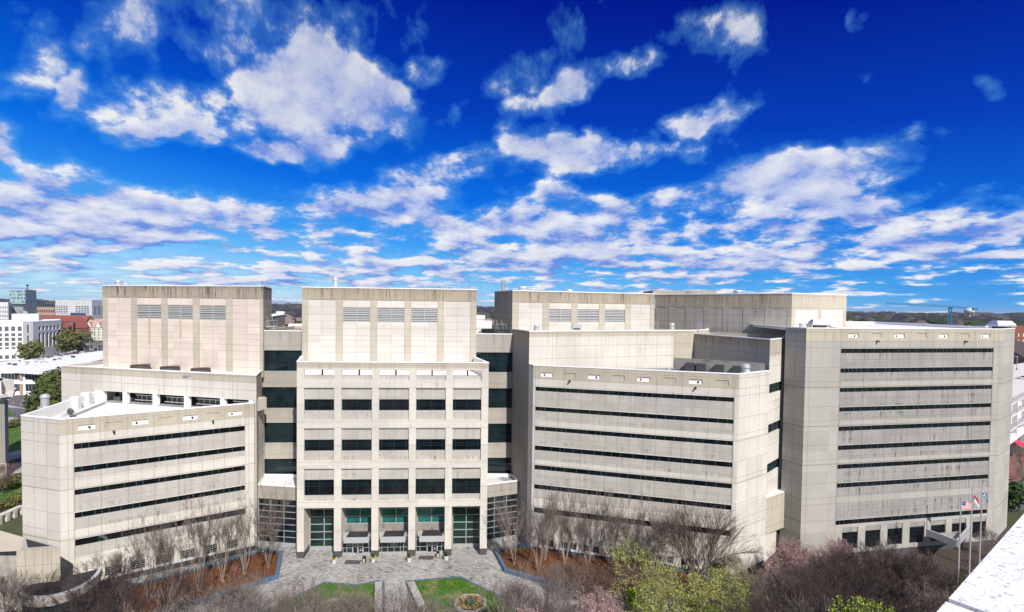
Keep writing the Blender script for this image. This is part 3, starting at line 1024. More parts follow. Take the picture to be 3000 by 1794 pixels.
# soffit and floor slab inside the porch
mb.face([wm.pt(.2, Z['e'] + .01, -.05), wm.pt(L - .2, Z['e'] + .01, -.05), wm.pt(L - .2, Z['e'] + .01, -3.3), wm.pt(.2, Z['e'] + .01, -3.3)], 'grey_concrete')
MAIN = part(mb, 'entrance_block', 'central block with a grid of square bays over the entrance')
for i, (a, b) in enumerate(bays):
    m2 = MB()   # little roof vents on the terrace seen through the parapet slots
    m2.obox(wm.A, wm.t, wm.n, (a + b) / 2 - .12, (a + b) / 2 + .12, -2.0, -1.76, Z['o2'] - .2, Z['o2'] + .9, 'dark_metal')
    part(m2, 'terrace_vent', parent=MAIN)
    for k in (1, 2, 3):
        za, zb_ = Z['w%da' % k], Z['w%db' % k]
        mid = (a + b) / 2
        hs = [zb_ + (za - zb_) * .42] if k < 3 else [zb_ + (za - zb_) * .58]
        o = glazing(wm, a, b, zb_ - .1, za + .12, .41, [mid, a + .5, b - .5] if k < 3 else [mid, a + .6], hs + [hs[0] + .42], 'black_glass', 'teal_frame', 'window', MAIN, fw=.09, proud=.07)
    # entrance glazing
    dep = 3.15
    cx = (a + b) / 2
    if i in (0, 4):
        glazing(wm, a, b, .5, Z['e'], dep, [cx], lin(.5, Z['e'], 6)[1:-1], 'green_glass', 'grey_frame', 'lobby_window', MAIN, fw=.14, proud=.1)
        m2 = MB()
        m2.obox(wm.A, wm.t, wm.n, a, b, -dep, -dep + .12, 0, .5, 'grey_frame')
        part(m2, 'window_base', parent=MAIN)
    else:
        glazing(wm, a, b, 4.6, Z['e'], dep, [cx], lin(4.6, Z['e'], 3)[1:-1], 'teal_glass', 'grey_frame', 'lobby_window', MAIN, fw=.14, proud=.1)


def star_pts(cx, cz, r, n=5, ri=.42):
    return [(cx + (r if k % 2 == 0 else r * ri) * math.sin(math.pi * k / n), cz + (r if k % 2 == 0 else r * ri) * math.cos(math.pi * k / n)) for k in range(2 * n)]


plain('gold_decal', (0.62, 0.50, 0.24), .5, var=.03)
plain('white_decal', (0.75, 0.77, 0.77), .6, var=.02)
plain('red_decal', (0.55, 0.05, 0.04), .6, var=.02)
vd = 1.0
for i in (1, 2, 3):
    a, b = bays[i]
    cx = (a + b) / 2 + (.1 if i == 1 else (.35 if i == 3 else 0))
    m2 = MB()   # vestibule roof and cheeks
    m2.obox(wm.A, wm.t, wm.n, a + .05, b - .05, -3.12, -vd - .2, 3.2, 3.46, 'stained_wall')
    m2.obox(wm.A, wm.t, wm.n, a + .02, b - .02, -3.1, -3.0, 3.46, 4.6, 'stained_wall')
    part(m2, 'vestibule_roof', parent=MAIN)
    m2 = MB()   # metal canopy tray
    x0, x1 = cx - 2.15, cx + 2.15
    for p in ((x0, x1, .45, .6), ):
        m2.obox(wm.A, wm.t, wm.n, x0, x1, .38, .55, 2.75, 3.65, 'galvanised')
    m2.obox(wm.A, wm.t, wm.n, x0, x0 + .35, -1.9, .38, 2.95, 3.66, 'galvanised')
    m2.obox(wm.A, wm.t, wm.n, x1 - .35, x1, -1.9, .38, 2.95, 3.66, 'galvanised')
    m2.obox(wm.A, wm.t, wm.n, x0 + .35, x1 - .35, -2.5, .38, 2.95, 3.48, 'dark_roof')
    m2.obox(wm.A, wm.t, wm.n, x0 + .35, x1 - .35, .30, .379, 3.42, 3.67, 'galvanised')
    for s in (x0 - .42, x1 + .02):
        m2.obox(wm.A, wm.t, wm.n, s, s + .4, -1.9, -.9, 3.1, 3.6, 'galvanised')
    part(m2, 'canopy', parent=MAIN)
    # storefront glass
    m2 = MB()
    g = -vd

    def pane(x_a, x_b, z_a, z_b, mat, off=0.0):
        m2.face([wm.pt(x_a, z_a, g + off), wm.pt(x_b, z_a, g + off), wm.pt(x_b, z_b, g + off), wm.pt(x_a, z_b, g + off)], mat)
    pane(a, b, .4, 3.35, 'green_glass')
    m2.obox(wm.A, wm.t, wm.n, a, b, g, g + .12, 0, .42, 'grey_frame')
    xsm = [a + .1, a + .75, cx - .95, cx + .95, b - .6, b - .1] if i != 2 else [a + .1, a + .45, cx - 1.1, cx + 1.1, b - .9, b - .3]
    for x in xsm:
        m2.obox(wm.A, wm.t, wm.n, x - .04, x + .04, g + .004, g + .10, .42, 3.35, 'grey_frame')
    for z in (1.25, 2.62):
        m2.obox(wm.A, wm.t, wm.n, a, b, g + .004, g + .09, z - .035, z + .035, 'grey_frame')
    if i == 2:
        m2.obox(wm.A, wm.t, wm.n, cx - .04, cx + .04, g + .004, g + .10, .42, 1.25, 'grey_frame')
    part(m2, 'storefront_window', parent=MAIN)
    if i == 2:
        m2 = MB()   # round white seal on the middle pane
        zc_, n = 2.15, 32
        for r0, r1 in ((.74, .80), (.50, .545)):
            for k in range(n):
                t0, t1 = 2 * math.pi * k / n, 2 * math.pi * (k + 1) / n
                m2.face([wm.pt(cx + r0 * math.cos(t0), zc_ + r0 * math.sin(t0), g + .02), wm.pt(cx + r1 * math.cos(t0), zc_ + r1 * math.sin(t0), g + .02),
                         wm.pt(cx + r1 * math.cos(t1), zc_ + r1 * math.sin(t1), g + .02), wm.pt(cx + r0 * math.cos(t1), zc_ + r0 * math.sin(t1), g + .02)], 'white_decal')
        for k in range(22):   # lettering round the rim reads as short strokes
            t0 = 2 * math.pi * (k + .5) / 22
            for q in (-.02, .03):
                c_, s_ = math.cos(t0 + q), math.sin(t0 + q)
                m2.face([wm.pt(cx + .60 * c_, zc_ + .60 * s_, g + .021), wm.pt(cx + .70 * c_, zc_ + .70 * s_, g + .021),
                         wm.pt(cx + .70 * math.cos(t0 + q + .03), zc_ + .70 * math.sin(t0 + q + .03), g + .021), wm.pt(cx + .60 * math.cos(t0 + q + .03), zc_ + .60 * math.sin(t0 + q + .03), g + .021)], 'white_decal')
        for dx, dz, w_, h_ in ((0, .1, .5, .22), (-.12, -.18, .3, .2), (.18, -.12, .22, .3), (0, -.36, .4, .08), (-.28, .12, .1, .3), (.3, .15, .1, .24)):
            m2.face([wm.pt(cx + dx - w_ / 2, zc_ + dz - h_ / 2, g + .02), wm.pt(cx + dx + w_ / 2, zc_ + dz - h_ / 2 + .05, g + .02), wm.pt(cx + dx + w_ * .35, zc_ + dz + h_ / 2, g + .02), wm.pt(cx + dx - w_ * .4, zc_ + dz + h_ / 2 - .04, g + .02)], 'white_decal')
        part(m2, 'round_seal', parent=MAIN)
    else:
        for sgn in (-1, 1):
            m2 = MB()
            d0, d1 = (cx - .9, cx - .02) if sgn < 0 else (cx + .02, cx + .9)
            g2 = g + .12
            m2.face([wm.pt(d0, .1, g2), wm.pt(d1, .1, g2), wm.pt(d1, 2.5, g2), wm.pt(d0, 2.5, g2)], 'black_glass')
            for q in ((d0, d0 + .11, .1, 2.5), (d1 - .11, d1, .1, 2.5), (d0, d1, 2.38, 2.5), (d0, d1, .1, .30)):
                m2.obox(wm.A, wm.t, wm.n, q[0], q[1], g2 + .003, g2 + .06, q[2], q[3], 'galvanised')
            dc = (d0 + d1) / 2
            m2.face([wm.pt(x, z, g2 + .01) for x, z in reversed(star_pts(dc, 1.98, .30))], 'gold_decal')
            m2.face([wm.pt(x, z, g2 + .014) for x, z in reversed(star_pts(dc, 1.98, .13))], 'dark_metal')
            for z, w_ in ((1.58, .5), (1.47, .56), (1.36, .4)):
                m2.face([wm.pt(dc - w_ / 2, z, g2 + .01), wm.pt(dc + w_ / 2, z, g2 + .01), wm.pt(dc + w_ / 2, z + .06, g2 + .01), wm.pt(dc - w_ / 2, z + .06, g2 + .01)], 'white_decal')
            if sgn > 0:
                for z, w_, mt in ((.98, .3, 'white_decal'), (.84, .16, 'red_decal'), (.70, .4, 'white_decal')):
                    m2.face([wm.pt(dc - w_ / 2, z, g2 + .01), wm.pt(dc + w_ / 2, z, g2 + .01), wm.pt(dc + w_ / 2, z + .07, g2 + .01), wm.pt(dc - w_ / 2, z + .07, g2 + .01)], mt)
            m2.obox(wm.A, wm.t, wm.n, cx + sgn * .10 - .02, cx + sgn * .10 + .02, g2 + .06, g2 + .12, .8, 1.6, 'metal')
            part(m2, 'door', parent=MAIN)
        m2 = MB()
        sx = a + 1.15 if i == 1 else b - 1.25
        for z, w_ in ((2.1, .28), (1.72, .7), (1.6, .8)):
            m2.face([wm.pt(sx - w_ / 2, z, g + .02), wm.pt(sx + w_ / 2, z, g + .02), wm.pt(sx + w_ / 2, z + (.26 if z > 2 else .06), g + .02), wm.pt(sx - w_ / 2, z + (.26 if z > 2 else .06), g + .02)], 'white_decal')
        part(m2, 'window_sticker', parent=MAIN)

# ---------- mid-right block
RA, RB, RC = PD(1563, 1067, 92.4), PD(2167, 1095, 83.2), PD(2255, 1085, 88.4)
R2a = PD(1551, 969, 93.7)
yt = lambda v: 780 + v / 2.854
yb = lambda v: 1250 + v / 2.7275
R1, R1wall, R1z = ribbon_block(
    'mid_right_wing', 'mid-right wing with seven ribbon windows', [RA, RB, RC], 33.7, 32.6, 0,
    [(yt(1012), yt(1036)), (yt(1178), yt(1202)), (yt(1343), yt(1367)), (yb(155), yb(182)), (yb(310), yb(337)), (yb(465), yb(492)), (yb(650), yb(683))], 1569, 2152,
    [(yt(1288), yt(1338)), (yb(262), yb(302)), (yb(572), yb(642)), (yb(745), yb(760))],
    [1569, 1636, 1705, 1776, 1849, 1924, 2000, 2077, 2152], [(1602, 1), (1670, 0), (1740.6, 1), (1812.4, 0), (1886, 1), (1962, 0), (2039, 1), (2116, 0)], 1098,
    [(1578, 1621), (1642, 1688), (1708, 1756), (1777.6, 1828), (1847, 1898.6), (1921, 1974), (1996, 2050), (2071, 2126.7)],
    [1561, 1575, 1583, 1594.7, 1604, 1612, 1620, 1629], 1.2,
    [RA, RB, RC, PD(2080, 1000, 103), PD(1551, 969, 94)], 'grey_roof', seed=3, dim_windows=(6,), gone=(2, 3))

# back block behind it, and its dark left flank
R2far, R2l = PD(2034, 975, 107.2), PD(1491.5, 963, 104.5)
R2l2 = PD(1501.6, 963, 102.6)
mb = MB()
w_ = Wall(R2a, R2far)
facade(mb, w_, 30, 39.7, 'cream_concrete', [(0, w_.L, 38.6, 39.7, 'tan_concrete', 0), (w_.L * .86, w_.L, 30, 38.6, 'tan_concrete', 0)],
       [(39.3, 0, w_.L), (36.9, 0, w_.L), (34.6, 0, w_.L)], [(x, 30, 39.4) for x in lin(0, w_.L, 8)[1:-1]], ztop=39.7)
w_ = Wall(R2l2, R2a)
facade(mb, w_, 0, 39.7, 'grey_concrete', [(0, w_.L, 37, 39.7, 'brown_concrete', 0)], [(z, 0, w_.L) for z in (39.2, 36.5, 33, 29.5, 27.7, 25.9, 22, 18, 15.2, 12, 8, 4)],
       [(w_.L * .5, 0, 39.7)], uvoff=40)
w_ = Wall(R2a, RA)
facade(mb, w_, 0, 33.7, 'cream_concrete', [], [], [])
crown(mb, [R2l2, R2a, R2far, PD(2076, 1000, 113), PD(2060, 1000, 133), PD(1501.6, 963, 130)], 39.7, 39.15, deck='grey_roof', inner='tan_concrete')
mb.face([(*R2far, 30), (*PD(2076, 1000, 113), 30), (*PD(2076, 1000, 113), 39.7), (*R2far, 39.7)], 'tan_concrete')
part(mb, 'wing', 'stepped back upper part of the mid-right wing')

# grey wall W, slab S with slit windows, low box, recessed joint
WA, WB = PD(2031, 976, 107.5), PD(2256, 993, 89.2)
SB = PD(2300.5, 988, 94.8)
mb = MB()
w_ = Wall(WA, WB)
facade(mb, w_, 30, 39.0, 'grey_concrete', [(0, w_.L, 37.4, 39, 'brown_concrete', 0)], [(z, 0, w_.L) for z in (38.6, 36.3, 33.6)], [(x, 30, 38.6) for x in lin(0, w_.L, 7)[1:-1]])
ws = Wall(WB, SB)
sw = [tuple(ws.hit(2298, v)[1] for v in p) for p in ((1114.6, 1141), (1225, 1250), (1332, 1358.5))]
regs = [(0, ws.L - .6, b, a, None, .35) for a, b in sw] + [(0, ws.L, 36, 39, 'tan_concrete', 0)]
facade(mb, ws, 0, 39.0, 'cream_concrete', regs, [(z, 0, ws.L) for z in (36.5, 34.3, 28, 26.5, 20.5, 14)], [(ws.L * .45, 27, 39)], uvoff=33)
crown(mb, [WA, WB, SB, PD(2303, 980, 103), PD(2076, 980, 114)], 39.0, 38.5, deck='grey_roof', inner='tan_concrete')
SL = part(mb, 'wing', 'narrow slab with three slit windows between the wings')
for a, b in sw:
    glazing(ws, 0, ws.L - .6, b, a, .33, [ws.L * .3, ws.L * .62], [b + (a - b) * .5], 'dark_glass', 'teal_frame', 'window', SL, fw=.16, proud=.1)
mb = MB()
ba, bb = PD(2240, 1462, 88.6), PD(2311.5, 1437, 93.0)
wb_ = Wall(ba, bb)
z1_, z0_ = wb_.hit(2300, 1441)[1], wb_.hit(2300, 1544)[1]
facade(mb, wb_, z0_, z1_, 'tan_concrete', [], [(z1_ - 2, 0, wb_.L), (z0_ + 1.2, 0, wb_.L)], [(wb_.L * .3, z0_, z1_), (wb_.L * .93, z0_, z1_)])
mb.face([wb_.pt(0, z1_), wb_.pt(wb_.L, z1_), wb_.pt(wb_.L, z1_, -6), wb_.pt(0, z1_, -6)], 'coping')
mb.face([wb_.pt(0, z0_), wb_.pt(0, z0_, -6), wb_.pt(wb_.L, z0_, -6), wb_.pt(wb_.L, z0_)], 'grey_concrete')
BX = part(mb, 'low_link', 'low box between the wings over a teal glazed passage')
glazing(wb_, 0, wb_.L, 0, z0_, 1.6, lin(0, wb_.L, 6)[1:-1], [z0_ - 1.1], 'teal_glass', 'grey_frame', 'passage_window', BX, fw=.1)

# ---------- right tower
TA, TB, TC, TD = PD(2302, 954, 92.8), PD(2363, 958.7, 89.4), PD(2941, 964, 97.5), PD(2973.6, 960.5, 103.5)
T1, T1wall, T1z = ribbon_block(
    'tower_wing', 'tall right tower with nine ribbon windows', [TA, TB, TC, TD], 41.05, 40.5, 1,
    [(yt(695), yt(722)), (yt(860), yt(886)), (yt(1023), yt(1048)), (yt(1185), yt(1211)), (yt(1346), yt(1373)), (yb(155), yb(183)), (yb(307), yb(333)), (yb(457), yb(484)), (yb(753), yb(780))], 2464, 2911,
    [(yt(966), yt(1012)), (yt(1290), yt(1335)), (yb(262), yb(298)), (yb(560), yb(612)), (yb(738), yb(742))],
    [2466, 2535, 2602.6, 2669, 2734, 2796.7, 2857.7, 2911], [(2501, 1), (2569, 0), (2636, 1), (2702, 0), (2765.5, 1), (2827.5, 0), (2887.5, 1)], 984,
    [(2467.6, 2514), (2535.5, 2580), (2600.7, 2644.7), (2665.6, 2709), (2728, 2771), (2789.5, 2831), (2850, 2890)],
    [1548.8, 1543, 1538, 1533, 1527, 1520, 1512.5], 1.6,
    [TA, TB, TC, TD, TD + Vector((4, 45)), TA + Vector((4, 45))], 'white_roof', seed=5, ground_glass='black_glass', basem='tower_concrete')
mb = MB()
mb.face([(*PD(2300, 980, 96), 5), (*PD(2306, 980, 96), 5), (*PD(2306, 980, 96), 36), (*PD(2300, 980, 96), 36)], 'dark_void')
part(mb, 'movement_joint')
# V shaped canopy over the tower's side door
va, vb, vc = T1wall, None, None
mb = MB()
pA, pB, pC = PD(2712, 1590, 93.2), PD(2805, 1620, 88.5), PD(2846, 1572, 95.5)
for p, q in ((pA, pB), (pB, pC)):
    W_ = Wall(p, q)
    mb.obox(W_.A, W_.t, W_.n, 0, W_.L, -.3, 0, 3.4, 4.6, 'galvanised')
mb.face([(*pA, 3.6), (*pB, 3.6), (*pC, 3.6)], 'grey_roof')
part(mb, 'canopy', 'V shaped pale metal canopy at the foot of the tower')

# rear wing seen in the gap left of the central tower
ra, rb_ = PD(790, 928, 117), PD(835, 920, 149)
w_ = Wall(ra, rb_)
mb = MB()
sl_ = [(x, x + 1.3) for x in lin(3, w_.L - 4, 5)]
facade(mb, w_, 20, 41.1, 'tan_concrete', [(a, b, 36.5, 38.6, 'cream_concrete', .2) for a, b in sl_], [(39.6, 0, w_.L), (35, 0, w_.L)], [])
crown(mb, [ra, rb_, rb_ + Vector((-30, 5)), ra + Vector((-30, 0))], 41.1, 40.6, deck='white_roof', inner='coping')
part(mb, 'wing', 'lower rear wing seen between the two towers')

# left podium: triangular roof well, low walls, rotunda
mb = MB()
pa, pb, pc = G(170, 1605, 9.2), G(73, 1573, 9.2), G(62, 1615, 9.2)
pz = 9.2
q1_, q2_, q3_ = G(176, 1604, pz), G(60, 1612, pz), G(70, 1573, pz)
w_ = Wall(G(48, 1613, pz), q1_)
facade(mb, w_, 0, pz, 'tan_concrete', [(0, w_.L, pz - .25, pz, 'tan_concrete', 0)], [(z, 0, w_.L) for z in (6.9, 5, 3)], [(x, 0, pz) for x in lin(0, w_.L, 5)[1:-1]])
w_ = Wall(G(-80, 1626, pz - .6), G(48, 1613, pz - .6))
facade(mb, w_, 0, pz - .6, 'grey_concrete', [], [(z, 0, w_.L) for z in (6.9, 5, 3)], [(x, 0, pz) for x in lin(0, w_.L, 5)[1:-1]])
mb.face([(*q1_, pz), (*q3_, pz), (*q2_, pz)], 'grey_concrete')
i1, i2, i3 = G(150, 1600, pz), G(66 + 16, 1605, pz), G(75, 1579, pz)
mb.face([(*i1, pz + .01), (*i3, pz + .01), (*i2, pz + .01)], 'dark_roof')
far = G(-60, 1548, pz)
mb.face([(*q2_, pz - .1), (*q3_, pz - .1), (*G(-60, 1535, pz), pz - .1), (*G(-60, 1618, pz), pz - .1)], 'tan_concrete')
part(mb, 'podium', 'low podium wall with a triangular roof well beside the left wing')

# semicircular rotunda roof with pale rim
cen = Vector(L1wall.pt(L1wall.hit(190, 1690)[0], 0)[:2])
c_l, c_r = G(55, 1716, 4.6), G(300, 1660, 4.6)
cen = (c_l + c_r) / 2
rad = (c_r - c_l).length / 2
tt = (c_r - c_l).normalized()
nn = Vector((tt.y, -tt.x))
mb = MB()
N = 40
ring = [cen + (tt * -math.cos(math.pi * k / N) + nn * math.sin(math.pi * k / N) * 1.5) * rad for k in range(N + 1)]
ring2 = [cen + (tt * -math.cos(math.pi * k / N) + nn * math.sin(math.pi * k / N) * 1.42) * (rad - .45) for k in range(N + 1)]
for k in range(N):
    a, b, c, d = ring[k], ring[k + 1], ring2[k + 1], ring2[k]
    mb.face([(*a, 3.6), (*b, 3.6), (*b, 4.7), (*a, 4.7)], 'grey_concrete', [(k, 1.2), (k + 1, 1.2), (k + 1, 0), (k, 0)])
    mb.face([(*a, 4.7), (*b, 4.7), (*c, 4.7), (*d, 4.7)], 'galvanised')
    mb.face([(*d, 4.7), (*c, 4.7), (*c, 4.3), (*d, 4.3)], 'grey_concrete')
    a2_, b2_ = cen + (a - cen) * .93, cen + (b - cen) * .93
    mb.face([(*a2_, 0), (*b2_, 0), (*b2_, 3.6), (*a2_, 3.6)], 'dark_glass' if k % 4 else 'teal_frame')
    mb.face([(*a, 3.6), (*a2_, 3.6), (*b2_, 3.6), (*b, 3.6)], 'grey_concrete')
mb.face([(*p, 4.35) for p in ring2], 'dark_roof')
part(mb, 'rotunda', 'low half round entrance pavilion with dark roof and pale rim')
# ================================================================ ground
def sheet(pts, z, mat, name, **kw):
    mb = MB()
    mb.face([(p[0], p[1], z) for p in pts], mat, [(p[0], p[1]) for p in pts])
    o = mb.build(name)
    tag(o, kind='structure', **kw)
    return o


def ground_mats():
    m, T = mat_nodes('city_ground')
    pos = T.n('ShaderNodeTexCoord').outputs['Object']
    a = T.noise(pos, 0.012, 6, 0.6)
    b = T.noise(pos, 0.25, 5, 0.65)
    c = T.mix(T.mr(a, 0.45, 0.56), (0.06, 0.075, 0.035), (0.15, 0.13, 0.10))
    c = T.mix(T.mr(b, 0.45, 0.7), c, (0.10, 0.09, 0.06))
    finish(T, c, .95, spec=.1)
    m, T = mat_nodes('pavers')
    pos = T.n('ShaderNodeTexCoord').outputs['Object']
    p2 = T.vm('ADD', T.n('ShaderNodeVectorRotate', {'Vector': pos, 'Angle': R(8)}, rotation_type='Z_AXIS').outputs[0], (500, 500, 0))
    br = T.n('ShaderNodeTexBrick', {'Vector': p2, 'Color1': (0.50, 0.485, 0.45, 1), 'Color2': (0.30, 0.295, 0.275, 1), 'Mortar': (0.13, 0.125, 0.12, 1), 'Scale': 1.0, 'Mortar Size': 0.035, 'Brick Width': 0.62, 'Row Height': 0.31, 'Bias': -0.25}, offset=0.5)
    wn = T.n('ShaderNodeTexWhiteNoise', {0: T.vm('FLOOR', T.vm('MULTIPLY', p2, (1 / .62, 1 / .31, 1)))}, noise_dimensions='2D').outputs[0]
    n1 = T.noise(pos, 0.16, 5, 0.65)
    n2 = T.noise(pos, 0.9, 5, 0.7)
    dirt = T.m('MULTIPLY', T.mr(n1, 0.38, 0.62), T.mr(n2, 0.35, 0.65, 0.25, 1.0))
    dark = T.m('MULTIPLY', T.mr(wn, 0.70, 1.0), T.mr(n1, .4, .6, 0.25, .95))
    c = T.mix(T.m('MULTIPLY', dirt, 0.55), br.outputs[0], (0.12, 0.115, 0.105))
    c = T.mix(dark, c, (0.10, 0.10, 0.095))
    finish(T, c, .85, bump=br.outputs[1], bstr=-.3, bdist=.01, spec=.2)
    m, T = mat_nodes('mulch')
    pos = T.n('ShaderNodeTexCoord').outputs['Object']
    n = T.noise(pos, 3.5, 8, 0.8)
    n2 = T.noise(pos, 0.4, 4, 0.6)
    v = T.n('ShaderNodeTexVoronoi', {'Vector': pos, 'Scale': 5.0}).outputs[0]
    c = T.mix(T.mr(n, .38, .62), (0.030, 0.016, 0.010), (0.21, 0.088, 0.034))
    c = T.mix(T.mr(n2, .5, .7, 0, .6), c, (0.10, 0.035, 0.018))
    c = T.mix(T.mr(v, 0.10, 0.04), c, (0.42, 0.30, 0.16))
    finish(T, c, .95, bump=n, bstr=.8, bdist=.06, spec=.1)
    m, T = mat_nodes('grass')
    pos = T.n('ShaderNodeTexCoord').outputs['Object']
    n = T.noise(pos, 4.5, 8, 0.8)
    n2 = T.noise(pos, 0.45, 5, 0.65)
    c = T.mix(T.mr(n, .36, .64), (0.012, 0.040, 0.005), (0.085, 0.20, 0.022))
    c = T.mix(T.m('MULTIPLY', T.mr(n2, .49, .66), T.mr(n, .40, .56)), c, (0.27, 0.22, 0.11))
    finish(T, c, .95, bump=n, bstr=.8, bdist=.08, spec=.1)
    m, T = mat_nodes('blue_stone')
    pos = T.n('ShaderNodeTexCoord').outputs['Object']
    n = T.noise(pos, 1.6, 6, 0.7)
    n2 = T.noise(pos, 22.0, 3, 0.6)
    c = T.mix(T.mr(n, .3, .7), (0.045, 0.085, 0.13), (0.10, 0.17, 0.25))
    c = T.mix(T.mr(n2, .62, .75, 0, .5), c, (0.28, 0.33, 0.38))
    finish(T, c, .6, spec=.35)
    m, T = mat_nodes('asphalt')
    pos = T.n('ShaderNodeTexCoord').outputs['Object']
    n = T.noise(pos, .3, 7, 0.7)
    finish(T, T.mix(n, (0.075, 0.078, 0.085), (0.16, 0.16, 0.165)), .9, spec=.2)
    m, T = mat_nodes('granite')
    pos = T.n('ShaderNodeTexCoord').outputs['Object']
    v = T.noise(pos, 34.0, 6, 0.85)
    v2 = T.noise(pos, 6.0, 4, 0.7)
    f = T.m('MULTIPLY', T.mr(v, 0.555, 0.60), T.mr(v2, .35, .6, .35, 1.0))
    c = T.mix(T.mr(T.noise(pos, 90.0, 3, .7), .4, .6), (0.84, 0.83, 0.81), (0.68, 0.67, 0.65))
    c = T.mix(f, c, (0.10, 0.10, 0.13))
    finish(T, c, .55, bump=v, bstr=.2, bdist=.004, spec=.4)
    plain('leaf_litter', (0.06, 0.042, 0.032), .95, var=.45, scale=2.5)
    plain('pavement', (0.36, 0.34, 0.31), .85, var=.12, scale=.5)
    plain('stone_kerb', (0.34, 0.32, 0.29), .85, var=.25, scale=2.0)
    plain('soil', (0.05, 0.03, 0.022), .95, var=.4, scale=4)


ground_mats()
# one terrain sheet to the horizon, rising into low hills far out
mb = MB()
NR, NA = 34, 96
rr = [0, 60, 120, 200, 300, 420, 560, 720, 900, 1100, 1350, 1650, 2000, 2400, 2900, 3400, 4000, 4700, 5500, 6500, 7500]
NR = len(rr)


def terr(x, y):
    r = math.hypot(x, y)
    if r < 900:
        return -0.02
    f = min(1, (r - 900) / 2500)
    return -0.02 + f * (14 + 26 * noise.noise((x / 1500, y / 1500, 3.3)) + 12 * noise.noise((x / 500, y / 500, 1.3)))


V = [[(r * math.cos(2 * math.pi * k / NA), r * math.sin(2 * math.pi * k / NA)) for k in range(NA)] for r in rr]
for i in range(NR - 1):
    for k in range(NA):
        j = (k + 1) % NA
        q = [V[i][k], V[i + 1][k], V[i + 1][j], V[i][j]]
        if i == 0:
            q = [V[0][0], V[1][k], V[1][j]]
        mb.face([(p[0], p[1], terr(*p)) for p in q], 'city_ground')
g_ = mb.build('ground', merge=True)
tag(g_, kind='structure')
CAP = CAMH

plaza = sheet([(-80, 30), (26, 30), (30, 62), (30, 104), (-60, 104), (-80, 95)], 0.006, 'pavers', 'plaza_paving')
bark_bed = sheet([(26.2, 25), (120, 25), (120, 99), (80, 99), (46, 99), (30.2, 84), (30.2, 62)], 0.006, 'leaf_litter', 'planting_bed')
bark_bed2 = sheet([(-90, 25), (-27, 25), (-34, 62), (-56, 78), (-90, 90)], 0.012, 'leaf_litter', 'planting_bed')


def kerb_ring(poly, h, t, mat, name, closed=True, z0=0.0, **kw):
    mb = MB()
    ins = inset(poly, t)
    n = len(poly)
    for i in range(n if closed else n - 1):
        j = (i + 1) % n
        a, b, c, d = poly[i], poly[j], ins[j], ins[i]
        mb.face([(*a, z0), (*b, z0), (*b, h), (*a, h)], mat)
        mb.face([(*a, h), (*b, h), (*c, h), (*d, h)], mat)
        mb.face([(*c, z0), (*d, z0), (*d, h), (*c, h)], mat)
    o = mb.build(name)
    tag(o, **kw)
    return o, ins


def planter(name, pts, h, t, soil, soilz, label, cat, kmat='blue_stone', mound=0.0):
    root = empty(name, (0, 0, 0), label=label, cat=cat)
    # anticlockwise check
    ar = sum(pts[i][0] * pts[(i + 1) % len(pts)][1] - pts[(i + 1) % len(pts)][0] * pts[i][1] for i in range(len(pts)))
    if ar < 0:
        pts = pts[::-1]
    o, ins = kerb_ring(pts, h, t, kmat, 'kerb')
    o.parent = root
    mb = MB()
    mb.face([(*p, soilz) for p in ins], soil)
    o = mb.build('soil' if soil != 'grass' else 'turf', root)
    return root


# left and right mulch planters
c2v = lambda x, y: G(400 + x / 4.314, 1450 + y / 4.314)
lp = [c2v(1850, 765), c2v(1800, 1062), c2v(400, 1500), c2v(-300, 1700), c2v(-420, 1480)]
planter('mulch_planter', [G(829, 1624), G(816, 1697), G(640, 1753), G(500, 1794), G(330, 1860), G(345, 1735), G(480, 1700), G(735, 1632), G(760, 1618)], 0.62, .55, 'mulch', .45,
        'long mulch planter with blue stone kerb left of the plaza', 'planter')
c3v = lambda x, y: G(1380 + x / 4.313, 1450 + y / 4.313)
planter('mulch_planter', [c3v(280, 722), c3v(420, 985), c3v(1000, 1155), c3v(1700, 1290), c3v(2300, 1390), c3v(3100, 1400), c3v(3300, 1180), c3v(2300, 880), c3v(1400, 790), c3v(800, 690), c3v(640, 672)], 0.62, .55, 'mulch', .45,
        'mulch planter with blue stone kerb right of the plaza', 'planter')
# lawns
c7 = lambda x, y: G(940 + x / 5.171, 1530 + y / 5.171)
planter('lawn', [c7(1283, 900), c7(2120, 830), G(1560, 1794), G(1600, 1900), G(1250, 1900), G(1206, 1794)], 0.16, .32, 'grass', .10, 'green lawn with blue edging right of the centre path', 'lawn')
planter('lawn', [c7(50, 918), c7(560, 955), c7(870, 893), c7(960, 905), c7(990, 1360), G(1135, 1900), G(500, 1900), G(700, 1850), G(770, 1794)], 0.16, .32, 'grass', .10, 'lawn with blue edging left of the centre path under bare twigs', 'lawn')
# low stone walls beside the centre path
for (u0_, v0_, u1_, v1_, lab) in ((1203, 1706, 1262, 1830, 'low stone seat wall along the right lawn'), (1109, 1706, 1108, 1830, 'low stone seat wall along the left lawn')):
    p, q = G(u0_, v0_, .7), G(u1_, v1_, .7)
    W_ = Wall(p, q)
    mb = MB()
    mb.obox(W_.A, W_.t, W_.n, 0, W_.L, -.45, .45, 0, .62, 'grey_concrete')
    mb.obox(W_.A, W_.t, W_.n, -.05, W_.L, -.55, .55, .62, .78, 'stone_kerb')
    o = mb.build('seat_wall')
    tag(o, lab, 'wall')


